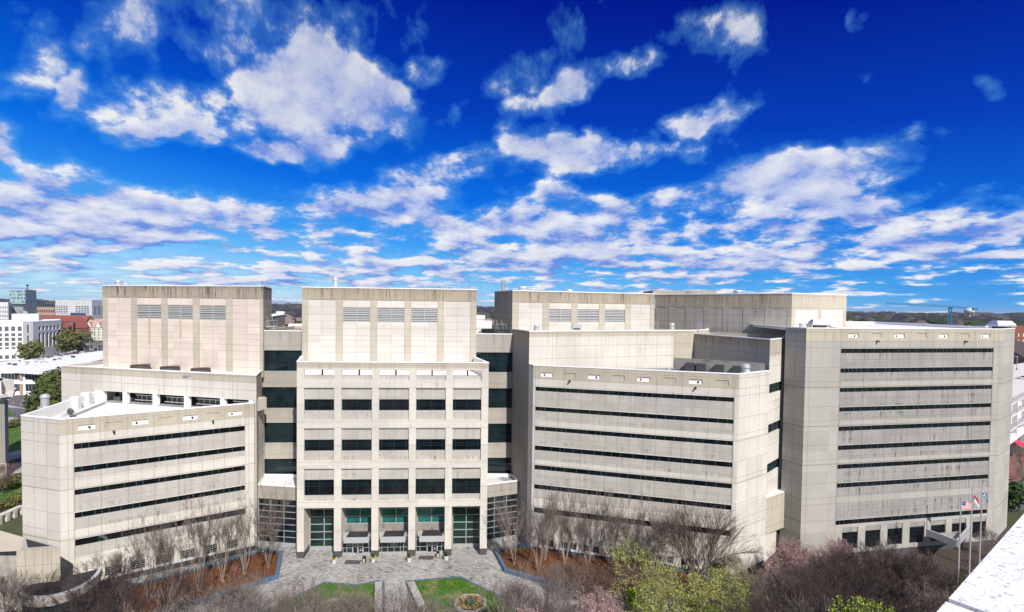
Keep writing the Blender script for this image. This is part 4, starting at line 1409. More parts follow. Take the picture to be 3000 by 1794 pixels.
def pansies(mb, c, r, n, rnd, z0):
    for k in range(n):
        a = rnd.uniform(0, 2 * math.pi)
        rr_ = r * math.sqrt(rnd.uniform(.12, 1))
        if rnd.random() < .35 and math.sin(a * 2.3 + 1) < 0:
            continue
        x, y = c[0] + rr_ * math.cos(a), c[1] + rr_ * math.sin(a)
        s = rnd.uniform(.05, .15)
        z = z0 + rnd.uniform(.08, .25)
        d = rnd.uniform(0, 3.14)
        mt = rnd.choice(('pansy', 'pansy_orange', 'pansy_dim', 'pansy_leaf', 'pansy_leaf', 'pansy_leaf'))
        for dd in (d, d + 1.57):
            mb.face([(x - s * math.cos(dd), y - s * math.sin(dd), z - s * .5), (x + s * math.cos(dd), y + s * math.sin(dd), z - s * .3), (x + s * .6, y + s * .7, z + s * .6), (x - s * .6, y + s * .5, z + s * .4)], mt)


plain('pansy', (0.50, 0.33, 0.04), .7)
plain('pansy_dim', (0.24, 0.13, 0.03), .7)
plain('pansy_orange', (0.66, 0.34, 0.02), .7)
plain('pansy_leaf', (0.03, 0.07, 0.02), .8)
plain('bed_shrub', (0.02, 0.045, 0.02), .8)
for (u_, v_, ru, lab) in ((1378, 1775, 50, 'octagonal flower bed with yellow pansies on the right lawn'), (975, 1790, 52, 'octagonal flower bed with yellow pansies on the left lawn')):
    c = G(u_, v_)
    r = (G(u_ + ru, v_) - c).length
    pts = [c + Vector((math.cos(R(22.5 + 45 * k)), math.sin(R(22.5 + 45 * k)))) * r for k in range(8)]
    root = planter('flower_bed', pts, .45, .4, 'soil', .38, lab, 'flower bed', 'stone_kerb')
    mb = MB()
    pansies(mb, c, r * .80, 380, random.Random(u_), .36)
    o = mb.build('pansies', root)
    o['kind'] = 'stuff'
    mb = MB()
    rnd = random.Random(u_ + 1)
    for k in range(260):
        a, q = rnd.uniform(0, 6.28), r * .28 * math.sqrt(rnd.random())
        x, y, z = c[0] + q * math.cos(a), c[1] + q * math.sin(a), .4 + rnd.random() * .5
        s = .12
        mb.face([(x - s, y, z), (x + s, y, z - .05), (x + s * .3, y + s, z + s), (x - s, y + s, z + .1)], 'bed_shrub')
    mb.build('shrub', root)

# far viewer building: the roof the photograph was taken from
mb = MB()
ez = CAMH - 1.2
e0, e1 = G(2768, 1794, ez), G(3000, 1524, ez)
ed = (e1 - e0).normalized()
en = Vector((-ed.y, ed.x))
pA_, pB_ = e0 - ed * 26, e0 + ed * 38
rot = lambda p, off: p - en * off
wv = Wall(pA_, pB_)
# parapet slabs of speckled granite with open joints
jn = (G(2803, 1768, ez) - pA_).dot(ed)
cut = jn
segs = []
x = cut % 3.4 - 3.4
while x < wv.L:
    segs.append((max(0, x + .02), min(wv.L, x + 3.4 - .02)))
    x += 3.4
VB = empty('viewpoint_building', (*((pA_ + pB_) / 2), 0), label='bright speckled granite parapet of the roof in the lower right corner', cat='building')
off = Vector((-((pA_ + pB_) / 2).x, -((pA_ + pB_) / 2).y, 0))
for a, b in segs:
    m2 = MB()
    m2.obox(wv.A, wv.t, wv.n, a, b, -0.02, 1.5, ez - .16, ez, 'granite')
    o = m2.build('parapet_slab', VB)
    o.location = off
m2 = MB()
m2.obox(wv.A, wv.t, wv.n, 0, wv.L, .10, 1.40, ez - 1.3, ez - .17, 'grey_concrete')
m2.obox(wv.A, wv.t, wv.n, 0, wv.L, .1, 30, 0, ez - 1.3, 'grey_concrete')
o = m2.build('body', VB)
o.location = off
# ================================================================ trees and shrubs
def bark(name, a, b, sc=2.0):
    m, T = mat_nodes(name)
    pos = T.n('ShaderNodeTexCoord').outputs['Object']
    rnd = T.n('ShaderNodeObjectInfo').outputs['Random']
    n = T.noise(pos, sc, 4, 0.6)
    c = T.mix(n, a, b)
    c = T.vm('SCALE', c, T.mr(rnd, 0, 1, .8, 1.2))
    finish(T, c, .9, spec=.1)


bark('bark', (0.16, 0.13, 0.11), (0.36, 0.31, 0.27))
bark('twig', (0.085, 0.062, 0.052), (0.21, 0.155, 0.13))
bark('twig_grey', (0.11, 0.09, 0.08), (0.27, 0.225, 0.20))
bark('twig_dark', (0.022, 0.017, 0.017), (0.095, 0.070, 0.066))
bark('twig_pink', (0.17, 0.10, 0.09), (0.42, 0.29, 0.26))
bark('bud_pink', (0.34, 0.21, 0.22), (0.58, 0.42, 0.43), .6)
bark('bud_rust', (0.14, 0.065, 0.05), (0.32, 0.17, 0.13), .6)
bark('leaf_spring', (0.16, 0.19, 0.035), (0.46, 0.48, 0.12), .5)
bark('leaf_lime', (0.14, 0.26, 0.01), (0.36, 0.50, 0.03), .5)
bark('leaf_dark', (0.018, 0.04, 0.015), (0.06, 0.11, 0.03), .5)
bark('leaf_magnolia', (0.03, 0.05, 0.015), (0.14, 0.17, 0.05), .8)
bark('leaf_olive', (0.06, 0.07, 0.02), (0.19, 0.19, 0.07), .5)
bark('wood_far', (0.045, 0.040, 0.050), (0.13, 0.105, 0.105), .01)


def rvec(rnd):
    return Vector((rnd.uniform(-1, 1), rnd.uniform(-1, 1), rnd.uniform(-1, 1)))


def grow(mb, p, d, ln, r, lev, rnd, spread, up, mat, ends, nmin=2, nmax=3, tmat=None, kmat=None, sides=4):
    pts, rad = [p.copy()], [r]
    q = p.copy()
    dd = d.copy()
    for k in range(2):
        dd = (dd + rvec(rnd) * .13 + Vector((0, 0, up))).normalized()
        q = q + dd * ln / 2
        pts.append(q.copy())
        rad.append(r * (1 - .18 * (k + 1)))
    mb[mat if lev > 0 else kmat or mat].tube(pts, rad, 4 if (lev > 2 and sides > 3) else 3, mat if lev > 0 else (kmat or mat))
    ends.append((q, dd, lev)) if lev <= 1 else None
    if lev == 0:
        return
    n = rnd.randint(nmin, nmax)
    for k in range(n):
        nd = (dd + rvec(rnd) * spread).normalized()
        if nd.z < .05:
            nd.z = abs(nd.z) + .1
            nd.normalize()
        grow(mb, q if k < 2 else pts[1], nd, ln * (rnd.uniform(.68, .95) if sides > 3 else rnd.uniform(.50, 1.02)), r * rnd.uniform(.55, .70), lev - 1, rnd, spread, up, mat if lev > 3 else (tmat or mat), ends, nmin, nmax, tmat, kmat, sides)


class Multi(dict):
    def __missing__(s, k):
        s[k] = MB()
        return s[k]


TREEF = []


def flecks(mb, ends, rnd, mat, n, size, spread, lv=1):
    for q, d, l in ends:
        if l > lv:
            continue
        for k in range(n):
            c = q + rvec(rnd) * spread
            a, b = rvec(rnd).normalized() * size * rnd.uniform(.6, 1.3), rvec(rnd).normalized() * size * rnd.uniform(.6, 1.3)
            mb.face([c - a - b, c + a - b, c + a * .7 + b, c - a * .8 + b], mat)


def shoots(mb, ends, rnd, mat, n, ln, r, up, spread):
    for q, d, l in ends:
        for k in range(n):
            dd = (d * .8 + rvec(rnd) * spread + Vector((0, 0, up))).normalized()
            a = q - d * rnd.uniform(0, ln * .8)
            L_ = ln * rnd.uniform(.6, 1.3)
            s = dd.orthogonal().normalized() * r
            s2 = dd.cross(s).normalized() * r
            m_ = a + dd * L_ * .55 + rvec(rnd) * L_ * .08
            t_ = a + dd * L_ + rvec(rnd) * L_ * .14
            mb.face([a - s, a + s, m_ + s * .7, m_ - s * .7], mat)
            mb.face([m_ - s2 * .7, m_ + s2 * .7, t_], mat)


def make_tree(name, label, cat, group, h, kind, seed):
    rnd = random.Random(seed)
    root = empty(name, (0, -200, 0), label=label, cat=cat, group=group)
    M, ends = Multi(), []
    if kind == 'myrtle':
        for k in range(5):
            a = k * 6.283 / 5 + rnd.uniform(-.3, .3)
            t = rnd.uniform(.06, .22)
            d = Vector((math.cos(a) * t, math.sin(a) * t, 1)).normalized()
            b = Vector((math.cos(a) * .15, math.sin(a) * .15, 0))
            grow(M, b, d, h * .22, h * .0066, 6, rnd, .17, .05, 'bark', ends, 2, 3, 'twig_grey', 'twig', 3)
    elif kind in ('lime', 'round', 'dark', 'pink', 'rust', 'spring', 'fan'):
        tm = {'round': 'twig_grey', 'dark': 'twig_dark', 'pink': 'twig_pink', 'rust': 'twig', 'spring': 'twig_grey', 'lime': 'twig_grey', 'fan': 'twig'}[kind]
        nt = {'rust': 9, 'spring': 4, 'fan': 10}.get(kind, 4)
        lv = 6 if kind in ('dark', 'round', 'pink') else 5
        for k in range(nt):
            a = k * 6.283 / nt + rnd.uniform(-.4, .4)
            t = rnd.uniform(.2, .62) if kind != 'fan' else rnd.uniform(.15, .55)
            d = Vector((math.cos(a) * t, math.sin(a) * t, 1)).normalized()
            b = Vector((math.cos(a) * .1, math.sin(a) * .1, 0))
            grow(M, b, d, h * (.24 if kind != 'rust' else .27) * (1 if lv == 5 else .86), h * (.011 if kind != 'rust' else .006), lv, rnd, .42 if kind not in ('rust', 'fan') else .26, .02, 'bark' if kind not in ('dark', 'pink') else tm, ends, 2, 3, tm, tm)
        if kind == 'pink':
            flecks(M['bud_pink'], ends, rnd, 'bud_pink', 2, .055, .22)
        if kind == 'rust':
            flecks(M['bud_rust'], ends, rnd, 'bud_rust', 1, .05, .2)
        if kind == 'lime':
            flecks(M['leaf_lime'], ends, rnd, 'leaf_lime', 6, .10, .34)
        if kind == 'spring':
            flecks(M['leaf_spring'], ends, rnd, 'leaf_spring', 4, .085, .30)
    sm = {'myrtle': 'twig_grey', 'round': 'twig_grey', 'dark': 'twig_dark', 'pink': 'twig_pink', 'rust': 'twig', 'spring': 'twig_grey', 'lime': 'twig_grey', 'fan': 'twig'}[kind]
    shoots(M[sm], ends, rnd, sm, {'lime': 2, 'dark': 2, 'round': 2, 'myrtle': 1, 'fan': 3, 'rust': 2, 'spring': 2, 'pink': 2}[kind], h * .07, .015, .12, .38)
    zmax = max((v[2] for m in M.values() for v in m.v), default=h)
    k = h / zmax
    for m_, mb in M.items():
        mb.v = [(v[0] * (.5 + .5 * k), v[1] * (.5 + .5 * k), v[2] * k) for v in mb.v]
        nm = {'bark': 'trunk'}.get(m_, 'blossom' if m_.startswith('bud') else 'leaves' if m_.startswith('leaf') else 'crown')
        mb.build(nm, root)
    if not any(c.name.startswith('trunk') for c in bpy.data.objects if c.parent == root):
        pass
    TREEF.append((kind, sum(len(m.f) for m in M.values())))
    return root


def clump_tree(name, label, cat, group, h, wid, mat, seed, n=1500, leaf=.16, trunk=True, nclump=26, round_=.5):
    rnd = random.Random(seed)
    root = empty(name, (0, -200, 0), label=label, cat=cat, group=group)
    mb = MB()
    cl = []
    for k in range(nclump):
        d = rvec(rnd)
        while d.length > 1:
            d = rvec(rnd)
        cl.append((Vector((d.x * wid / 2 * .75, d.y * wid / 2 * .75, h * (.56 if trunk else .5) + d.z * h * .36)), rnd.uniform(.16, .30) * wid))
    for k in range(n):
        c, r = rnd.choice(cl)
        v = rvec(rnd).normalized()
        p = c + Vector((v.x, v.y, v.z * .8)) * r * rnd.uniform(.7, 1.05)
        if p.z < .05:
            continue
        a, b = (v.cross(rvec(rnd))).normalized(), None
        b = v.cross(a)
        tilt = v * rnd.uniform(-.5, .5)
        s = leaf * rnd.uniform(.6, 1.4)
        a, b = (a + tilt) * s, (b - tilt) * s
        mb.face([p - a - b * .6, p + a - b, p + a * .8 + b, p - a + b * .8], mat)
    mb.build('crown', root)
    if trunk:
        m2 = MB()
        m2.tube([(0, 0, 0), (.05, 0, h * .3), (0, .1, h * .65)], [h * .022, h * .016, h * .006], 6, 'bark')
        for k in range(6):
            c = cl[k][0]
            m2.tube([(0, 0, h * .28), tuple((c + Vector((0, 0, h * .3))) / 2), tuple(c)], [h * .01, h * .007, h * .003], 4, 'bark')
        m2.build('trunk', root)
    return root


PROT = {}


def kids_of(root):
    return [o for o in bpy.data.objects if o.parent == root]


def plant(protos, u, v, h0, h, label, group, cat=None, rnd=random.Random(77), z=0.0, wide=1.0):
    """stand a copy of a prototype where the photograph shows its foot at (u, v)"""
    pr = rnd.choice(protos)
    if pr.name not in KIDS:
        KIDS[pr.name] = kids_of(pr)
    if pr.name not in USED:
        USED.add(pr.name)
        o = pr
    else:
        o = copy_tree(pr)
    p = G(u, v, z)
    o.location = (p.x, p.y, z)
    s = h / h0
    o.scale = (s * wide, s * wide, s)
    o.rotation_euler = (0, 0, rnd.uniform(0, 6.28))
    o['label'] = label
    if group:
        o['group'] = group
    if cat:
        o['category'] = cat
    return o


USED = set()
myr = [make_tree('crepe_myrtle', 'x', 'tree', None, 14, 'myrtle', s) for s in (11, 12, 13)]
rnd_ = [make_tree('bare_tree', 'x', 'tree', None, 11, 'round', s) for s in (21, 22)]
drk = [make_tree('bare_tree', 'x', 'tree', None, 11, 'dark', s) for s in (31, 32, 33)]
pnk = [make_tree('budding_tree', 'x', 'tree', None, 9, 'pink', s) for s in (41, 42)]
rst = [make_tree('bare_shrub', 'x', 'shrub', None, 6, 'rust', s) for s in (51, 52)]
spr = [make_tree('spring_tree', 'x', 'tree', None, 10, 'spring', s) for s in (61, 62)]
fan = [make_tree('crepe_myrtle', 'x', 'tree', None, 14, 'fan', 71)]
ORD = ['first', 'second', 'third', 'fourth', 'fifth', 'sixth', 'seventh', 'eighth', 'ninth', 'tenth']
for i, (u, v, h) in enumerate(((785, 1666, 14.8), (717, 1685, 15.4), (652, 1706, 16), (583, 1731, 15.8), (512, 1752, 15.4), (436, 1765, 14.8))):
    plant(myr, u, v, 14, h, ORD[i] + ' tall bare crepe myrtle from the entrance in the left mulch planter', 'crepe myrtles in the left planter', z=.4, wide=.85)
for i, (u, v, h) in enumerate(((1482, 1622, 9.5), (1506, 1655, 14), (1577, 1676, 15), (1596, 1641, 14.5), (1655, 1652, 15), (1720, 1668, 15.2), (1785, 1682, 15.4), (1850, 1695, 15.5), (1912, 1706, 15.5), (1965, 1715, 15))):
    plant(myr, u, v, 14, h, ORD[i] + ' tall bare crepe myrtle from the entrance in the right mulch planter', 'crepe myrtles in the right planter', z=.4, wide=.85)
plant(fan, 2045, 1716, 14, 14.8, 'wide fan shaped bare crepe myrtle at the right end of the mid-right wing', None, wide=1.25)
rn = random.Random(5)
# dark leafless thicket, lower left corner
G1 = 'bare grey trees in the lower left corner'
ROWS = {}


def grove(protos, spots, h0, what, grp, hm=1.0):
    rows = {}
    for s in spots:
        k = 0 if s[1] < 1800 else (1 if s[1] < 1900 else 2 if s[1] < 2000 else 3)
        rows.setdefault(k, []).append(s)
    names = ['rearmost', 'second', 'third', 'nearest']
    for k, r in rows.items():
        for i, (u, v, h) in enumerate(sorted(r)):
            plant(protos, u, v, h0, h * hm, what + ', ' + ORD[i] + ' from the left in the ' + names[k] + ' row', grp)


grove(rnd_ + drk, ((20, 1790, 8), (95, 1850, 9), (255, 1850, 8.5), (340, 1815, 9.5), (-10, 1900, 10.5), (150, 1960, 10), (430, 1870, 9.5), (520, 1890, 10), (400, 2030, 12), (560, 2060, 11), (30, 1720, 6), (300, 1720, 6.5), (330, 1980, 10.5)), 11, 'leafless grey tree in the lower left thicket', G1)
G2 = 'bare tree tops along the bottom edge'
for u, v, h, lab in ((650, 1960, 11.8, 'bare tree top at the bottom edge left of the left lawn'), (745, 1985, 12.4, 'bare tree top at the bottom edge beside the left lawn'), (850, 1960, 11.8, 'bare tree top over the left end of the left lawn'),
                     (930, 2060, 12.4, 'bare tree top over the left flower bed'), (1040, 2010, 12.4, 'bare tree top over the right side of the left lawn'), (1130, 1990, 11.8, 'bare tree top over the left seat wall'), (1195, 2020, 12.4, 'bare tree top over the centre path'),
                     (1330, 2080, 12.4, 'bare tree top over the lower edge of the right lawn'), (1480, 1960, 12.4, 'bare tree top right of the right flower bed'), (1560, 1950, 13.0, 'bare tree top on the paving right of the right lawn'), (1640, 1900, 11.8, 'bare tree top under the rust brown thicket')):
    plant(rnd_, u, v, 11, h, lab, G2)
for u, v, h, lab in ((800, 1900, 8.5, 'small bare tree over the left tip of the left lawn'), (885, 1925, 9, 'small bare tree standing in the left lawn before its flower bed'), (1010, 1915, 9, 'small bare tree standing in the left lawn right of its flower bed'), (1075, 1950, 9.5, 'small bare tree by the right edge of the left lawn'), (700, 1880, 8.5, 'small bare tree before the blue kerb of the left planter')):
    plant(rnd_, u, v, 11, h, lab, G2)
G3 = 'pinkish budding trees below the mid-right wing'
for u, v, h, lab in ((1600, 2010, 10, 'pinkish budding tree at the bottom edge right of the centre'), (1700, 1960, 9.5, 'pink grey budding tree below the rust brown thicket'), (1790, 1930, 9, 'pink budding tree left of the yellow green trees')):
    plant(pnk, u, v, 9, h, lab, G3)
G4 = 'rust brown twiggy shrubs in the right planter'
for i, (u, v, h) in enumerate(((1640, 1732, 5), (1690, 1742, 5.8), (1745, 1752, 6), (1800, 1760, 6), (1665, 1758, 5), (1725, 1772, 5), (1785, 1785, 5.4), (1850, 1775, 5.5))):
    plant(rst, u, v, 6, h, 'rust brown leafless shrub in the right planter, ' + ORD[i] + ' of the thicket', G4)
G5 = 'yellow green trees coming into leaf'
for i, (u, v, h, lab) in enumerate(((1850, 1745, 9, 'young tree with sparse yellow leaves before the sixth window of the mid-right wing'), (1925, 1795, 7.5, 'yellow green tree left of the thicket centre'),
                                    (1880, 1870, 9, 'yellow green tree above the lime shrub on the left'), (1985, 1850, 9, 'yellow green tree below the wide crepe myrtle'), (2070, 1830, 8.5, 'yellow green tree beside the corner of the mid-right wing'),
                                    (2130, 1790, 7.5, 'yellow green tree at the white corner wall'), (2020, 1960, 10.5, 'tall yellow green tree at the bottom edge'), (2150, 1900, 9, 'olive green tree right of the yellow ones'), (1930, 2000, 10, 'yellow green tree in the bottom row'), (2200, 1830, 7, 'small olive tree before the low box'))):
    plant(spr, u, v, 10, h, lab, G5)
G6 = 'dark leafless trees filling the lower right'
grove(drk + drk + rnd_[:1], ((2250, 1900, 9.5), (2330, 1860, 9.5), (2410, 1830, 9.5), (2490, 1800, 9), (2570, 1770, 9.5), (2650, 1775, 9.5), (2300, 2000, 11.5), (2390, 1960, 11.5), (2480, 1930, 11.5), (2570, 1900, 10.5), (2660, 1890, 10), (2725, 1830, 9.5),
                (2350, 2120, 13), (2460, 2080, 13), (2560, 2040, 12.5), (2660, 2010, 11.5), (2250, 2130, 12), (2740, 1930, 9), (2510, 1740, 7.5), (2600, 1725, 7), (2690, 1745, 7), (2190, 2020, 10)), 11, 'dark leafless tree in the lower right grove', G6, 1.12)
G7 = 'reddish pink twiggy trees at the foot of the tower'
for u, v, h, lab in ((2290, 1745, 8, 'reddish pink twiggy tree left of the dark evergreen'), (2340, 1735, 8.5, 'pink twiggy tree directly left of the dark evergreen'), (2430, 1715, 7.5, 'pink twiggy tree directly right of the dark evergreen'), (2475, 1700, 7, 'pink twiggy tree under the first ground window of the tower'), (2240, 1790, 8, 'pink twiggy tree below the teal passage')):
    plant(pnk, u, v, 9, h, lab, G7)
plant(rnd_, 2185, 1735, 11, 7.2, 'small bare tree against the bright corner wall of the mid-right wing', None)
plant(rnd_, 2925, 1640, 11, 6.5, 'small bare tree before the right corner of the tower', None)
plant(rst, 2900, 1668, 6, 3.0, 'reddish leafless shrub beside the third flagpole', None)
plant(rst, 2868, 1690, 6, 2.6, 'reddish leafless shrub between the second and third flagpoles', None)
ev = clump_tree('evergreen_shrub', 'dark green evergreen between pink twiggy trees at the tower foot', 'shrub', None, 6.2, 4.2, 'leaf_dark', 3, 1500, .17, False)
p = G(2378, 1692)
ev.location = (p.x, p.y, 0)
ev2 = clump_tree('evergreen_shrub', 'olive green round shrub before the passage between the wings', 'shrub', None, 4, 5.5, 'leaf_olive', 4, 1300, .15, False)
p = G(2230, 1760)
ev2.location = (p.x, p.y, 0)
lime = [clump_tree('lime_shrub', 'x', 'shrub', None, 4, 4.5, 'leaf_lime', s, 1300, .11, False, 22) for s in (5, 6)]
for u, v, h, lab in ((1880, 1790, 4, 'lime green shrub under the yellow green trees, on the left'), (1900, 1850, 4.5, 'lime green shrub at the bottom edge right of the pink tree'), (2070, 1860, 4.5, 'brightest lime green shrub at the bottom edge of the yellow green thicket'), (2010, 1800, 3.2, 'small lime green shrub in the middle of the yellow green thicket')):
    plant(lime, u, v, 4, h, lab, 'lime green shrubs', wide=.42 if v > 1950 else 1)
lmt = [make_tree('lime_tree', 'x', 'tree', None, 13, 'lime', 91)]
plant(lmt, 2512, 2090, 13, 13.6, 'lime green tree standing in the dark grove', 'lime green trees in the dark grove', wide=.8)
plant(lmt, 2580, 2075, 13, 12.6, 'smaller lime green tree in the dark grove nearer the parapet', 'lime green trees in the dark grove', wide=.7)
hg = clump_tree('clipped_hedge', 'low green shrubs between the flagpoles and the parapet', 'hedge', None, 1.6, 7, 'leaf_olive', 8, 1500, .13, False)
p = G(2855, 1745)
hg.location = (p.x, p.y, 0)

print('TREEF', TREEF)
# ================================================================ street furniture, flags, rooftop plant, cars
def place(root, u, v, z=0.0, rz=0.0):
    p = G(u, v, z)
    root.location = (p.x, p.y, z)
    root.rotation_euler = (0, 0, rz)
    return root


def make_lamp():
    root = empty('street_lamp')
    m = MB()
    m.cyl(0, 0, 0, .12, .24, .22, 12, 'plinth')
    m.cyl(0, 0, .12, .8, .11, .075, 10, 'black_paint')
    m.cyl(0, 0, .8, 3.6, .06, .045, 10, 'black_paint')
    m.cyl(0, 0, 3.6, 3.72, .10, .12, 10, 'black_paint')
    m.build('pole', root)
    m = MB()
    m.cyl(0, 0, 3.72, 4.15, .13, .24, 8, 'lamp_glass')
    m.build('lantern', root)
    m = MB()
    m.cyl(0, 0, 4.15, 4.22, .28, .28, 8, 'black_paint', bot=True)
    m.cyl(0, 0, 4.22, 4.5, .24, .05, 8, 'black_paint')
    m.cyl(0, 0, 4.5, 4.72, .025, .015, 6, 'black_paint')
    for k in range(4):
        a = k * math.pi / 2 + .4
        m.tube([(.13 * math.cos(a), .13 * math.sin(a), 3.72), (.25 * math.cos(a), .25 * math.sin(a), 4.16)], .018, 4, 'black_paint')
    m.build('lantern_cap', root)
    return root


m_, T_ = mat_nodes('lamp_glass')
finish(T_, (0.10, 0.11, 0.11), .2, spec=.5)
lamp = make_lamp()
KIDS[lamp.name] = kids_of(lamp)
for i, (u, v, lab) in enumerate(((771, 1692, 'black lantern street lamp by the corner of the left planter'), (627.5, 1736, 'black lantern street lamp in the middle of the left planter'), (477, 1780, 'black lantern street lamp among bare trees at the far left of the left planter'),
                                 (1532, 1677, 'tall black lantern street lamp near the corner of the right planter'), (1551, 1634, 'black lantern street lamp beside the bare wall edge of the mid-right wing'), (1692, 1700, 'black lantern street lamp rising behind the rust brown thicket'), (1844, 1722, 'black lantern street lamp half hidden by the sparse yellow tree'))):
    o = lamp if i == 0 else copy_tree(lamp)
    place(o, u, v, .42)
    tag(o, lab, 'street lamp', 'black lantern lamps around the plaza')

plain('pot_white', (0.62, 0.63, 0.64), .5)
plain('bin_tan', (0.52, 0.37, 0.24), .6)


def make_pot():
    root = empty('flower_pot')
    m = MB()
    m.cyl(0, 0, 0, .66, .29, .42, 20, 'pot_white', cap=False, bot=True)
    m.cyl(0, 0, .66, .76, .47, .47, 20, 'pot_white', cap=False)
    m.cyl(0, 0, .66, .70, .46, .46, 20, 'soil')
    m.build('pot', root)
    rnd = random.Random(3)
    a, b = MB(), MB()
    for k in range(150):
        an, q = rnd.uniform(0, 6.28), .46 * math.sqrt(rnd.random())
        z = .76 + rnd.random() * .16
        s = .05
        x, y = q * math.cos(an), q * math.sin(an) - .05
        a.face([(x - s, y, z), (x + s, y, z - .03), (x + s, y + s, z + s), (x - s, y + s * .6, z + s)], rnd.choice(('pansy', 'pansy', 'pansy_leaf')))
    a.build('pansies', root)
    for k in range(220):
        v = rvec(rnd).normalized() * .3 * rnd.uniform(.6, 1)
        p = Vector((.0, .10, 1.08)) + v
        s = rvec(rnd) * .07
        t = rvec(rnd) * .07
        b.face([p - s, p + t, p + s, p - t], 'bed_shrub')
    b.build('shrub', root)
    return root


pot = make_pot()
KIDS[pot.name] = kids_of(pot)
for i, (u, v, lab) in enumerate(((978.6, 1651, 'white flower pot before the first middle pillar, leftmost of four'), (1093.4, 1647, 'white flower pot right of the left bin'), (1198.6, 1645, 'white flower pot at the pillar right of the round seal'), (1306.8, 1640, 'white flower pot right of the right bin, rightmost of four'))):
    o = pot if i == 0 else copy_tree(pot)
    place(o, u, v)
    o.rotation_euler = (0, 0, .7 * i)
    tag(o, lab, 'flower pot', 'white flower pots before the entrance pillars')


def make_bin():
    root = empty('waste_bin')
    m = MB()
    m.box((0, 0, .45), (.5, .5, .9), 'black_paint')
    m.box((0, 0, 1.02), (.5, .5, .08), 'black_paint')
    for x in (-.2, .2):
        for y in (-.2, .2):
            m.box((x, y, .94), (.05, .05, .12), 'black_paint')
    m.build('housing', root)
    m = MB()
    m.box((0, -.262, .47), (.36, .02, .66), 'bin_tan')
    m.box((0, .262, .47), (.36, .02, .66), 'bin_tan')
    m.build('panel', root)
    return root


bn = make_bin()
KIDS[bn.name] = kids_of(bn)
for i, (u, v, lab) in enumerate(((1067, 1649, 'black waste bin with tan panel right of the left doors'), (1283, 1634, 'black waste bin with tan panel right of the right doors'))):
    o = bn if i == 0 else copy_tree(bn)
    place(o, u, v, 0, .1 * i)
    tag(o, lab, 'waste bin', 'waste bins by the doors')
for i, (u, v, lab) in enumerate(((1033, 1647.5, 'dark doormat before the left doors'), (1249, 1634.5, 'dark doormat before the right doors'))):
    m = MB()
    m.box((0, 0, .02), (2.6, 1.3, .024), 'plinth')
    o = m.build('doormat')
    place(o, u, v, 0.0)
    tag(o, lab, 'doormat', 'doormats')

# drains in the paving
for i, (u, v, lab) in enumerate(((1380, 1697, 'small dark drain grate in the paving right of the lawn tip'), (1371, 1607, 'small dark drain grate before the right lobby bay'))):
    m = MB()
    m.box((0, 0, .02), (.5, .35, .02), 'black_paint')
    for k in range(5):
        m.box((-.2 + k * .1, 0, .035), (.03, .33, .012), 'dark_metal')
    o = m.build('drain_grate')
    place(o, u, v, 0.0)
    tag(o, lab, 'drain grate', 'drain grates')

# ------------------------------------------------ flags
plain('flag_red', (0.55, 0.02, 0.03), .7, var=.02)
plain('flag_white', (0.75, 0.75, 0.75), .7, var=.02)
plain('flag_blue', (0.015, 0.03, 0.16), .7, var=.02)
plain('flag_blue_city', (0.02, 0.08, 0.28), .7, var=.02)


def flag_surface(nx, ny, w_, h_, colour, droop, ph):
    m = MB()

    def P(i, j):
        x, z = i / nx, j / ny
        return (x * w_ * (1 - droop * .45), .10 * math.sin(x * 7 + ph + z) * x, z * h_ - x * x * w_ * droop + .04 * math.sin(x * 9 + ph))
    for i in range(nx):
        for j in range(ny):
            c = colour((i + .5) / nx, (j + .5) / ny)
            a, b, d, e = P(i, j), P(i + 1, j), P(i + 1, j + 1), P(i, j + 1)
            m.face([a, b, d, e], c)
            m.face([(q[0], q[1] + .006, q[2]) for q in (e, d, b, a)], c)
    return m


def us(x, z):
    if x < .42 and z > 6 / 13:
        gx, gz = int(x / .42 * 11), int((z - 6 / 13) / (7 / 13) * 9)
        return 'flag_white' if (gx % 3 == 1 and gz % 3 == 1) else 'flag_blue'
    return 'flag_red' if int(z * 13) % 2 == 0 else 'flag_white'


def nc(x, z):
    if x < .36:
        return 'gold_decal' if (abs(x - .18) < .05 and (z > .72 or z < .26)) else ('flag_white' if abs(x - .18) < .05 and abs(z - .5) < .09 else 'flag_blue')
    return 'flag_red' if z > .5 else 'flag_white'


def cy(x, z):
    return 'flag_white' if abs(z - .5 + (x - .5) * .9) < .09 or abs(z - .5 - (x - .5) * .9) < .06 else 'flag_blue_city'


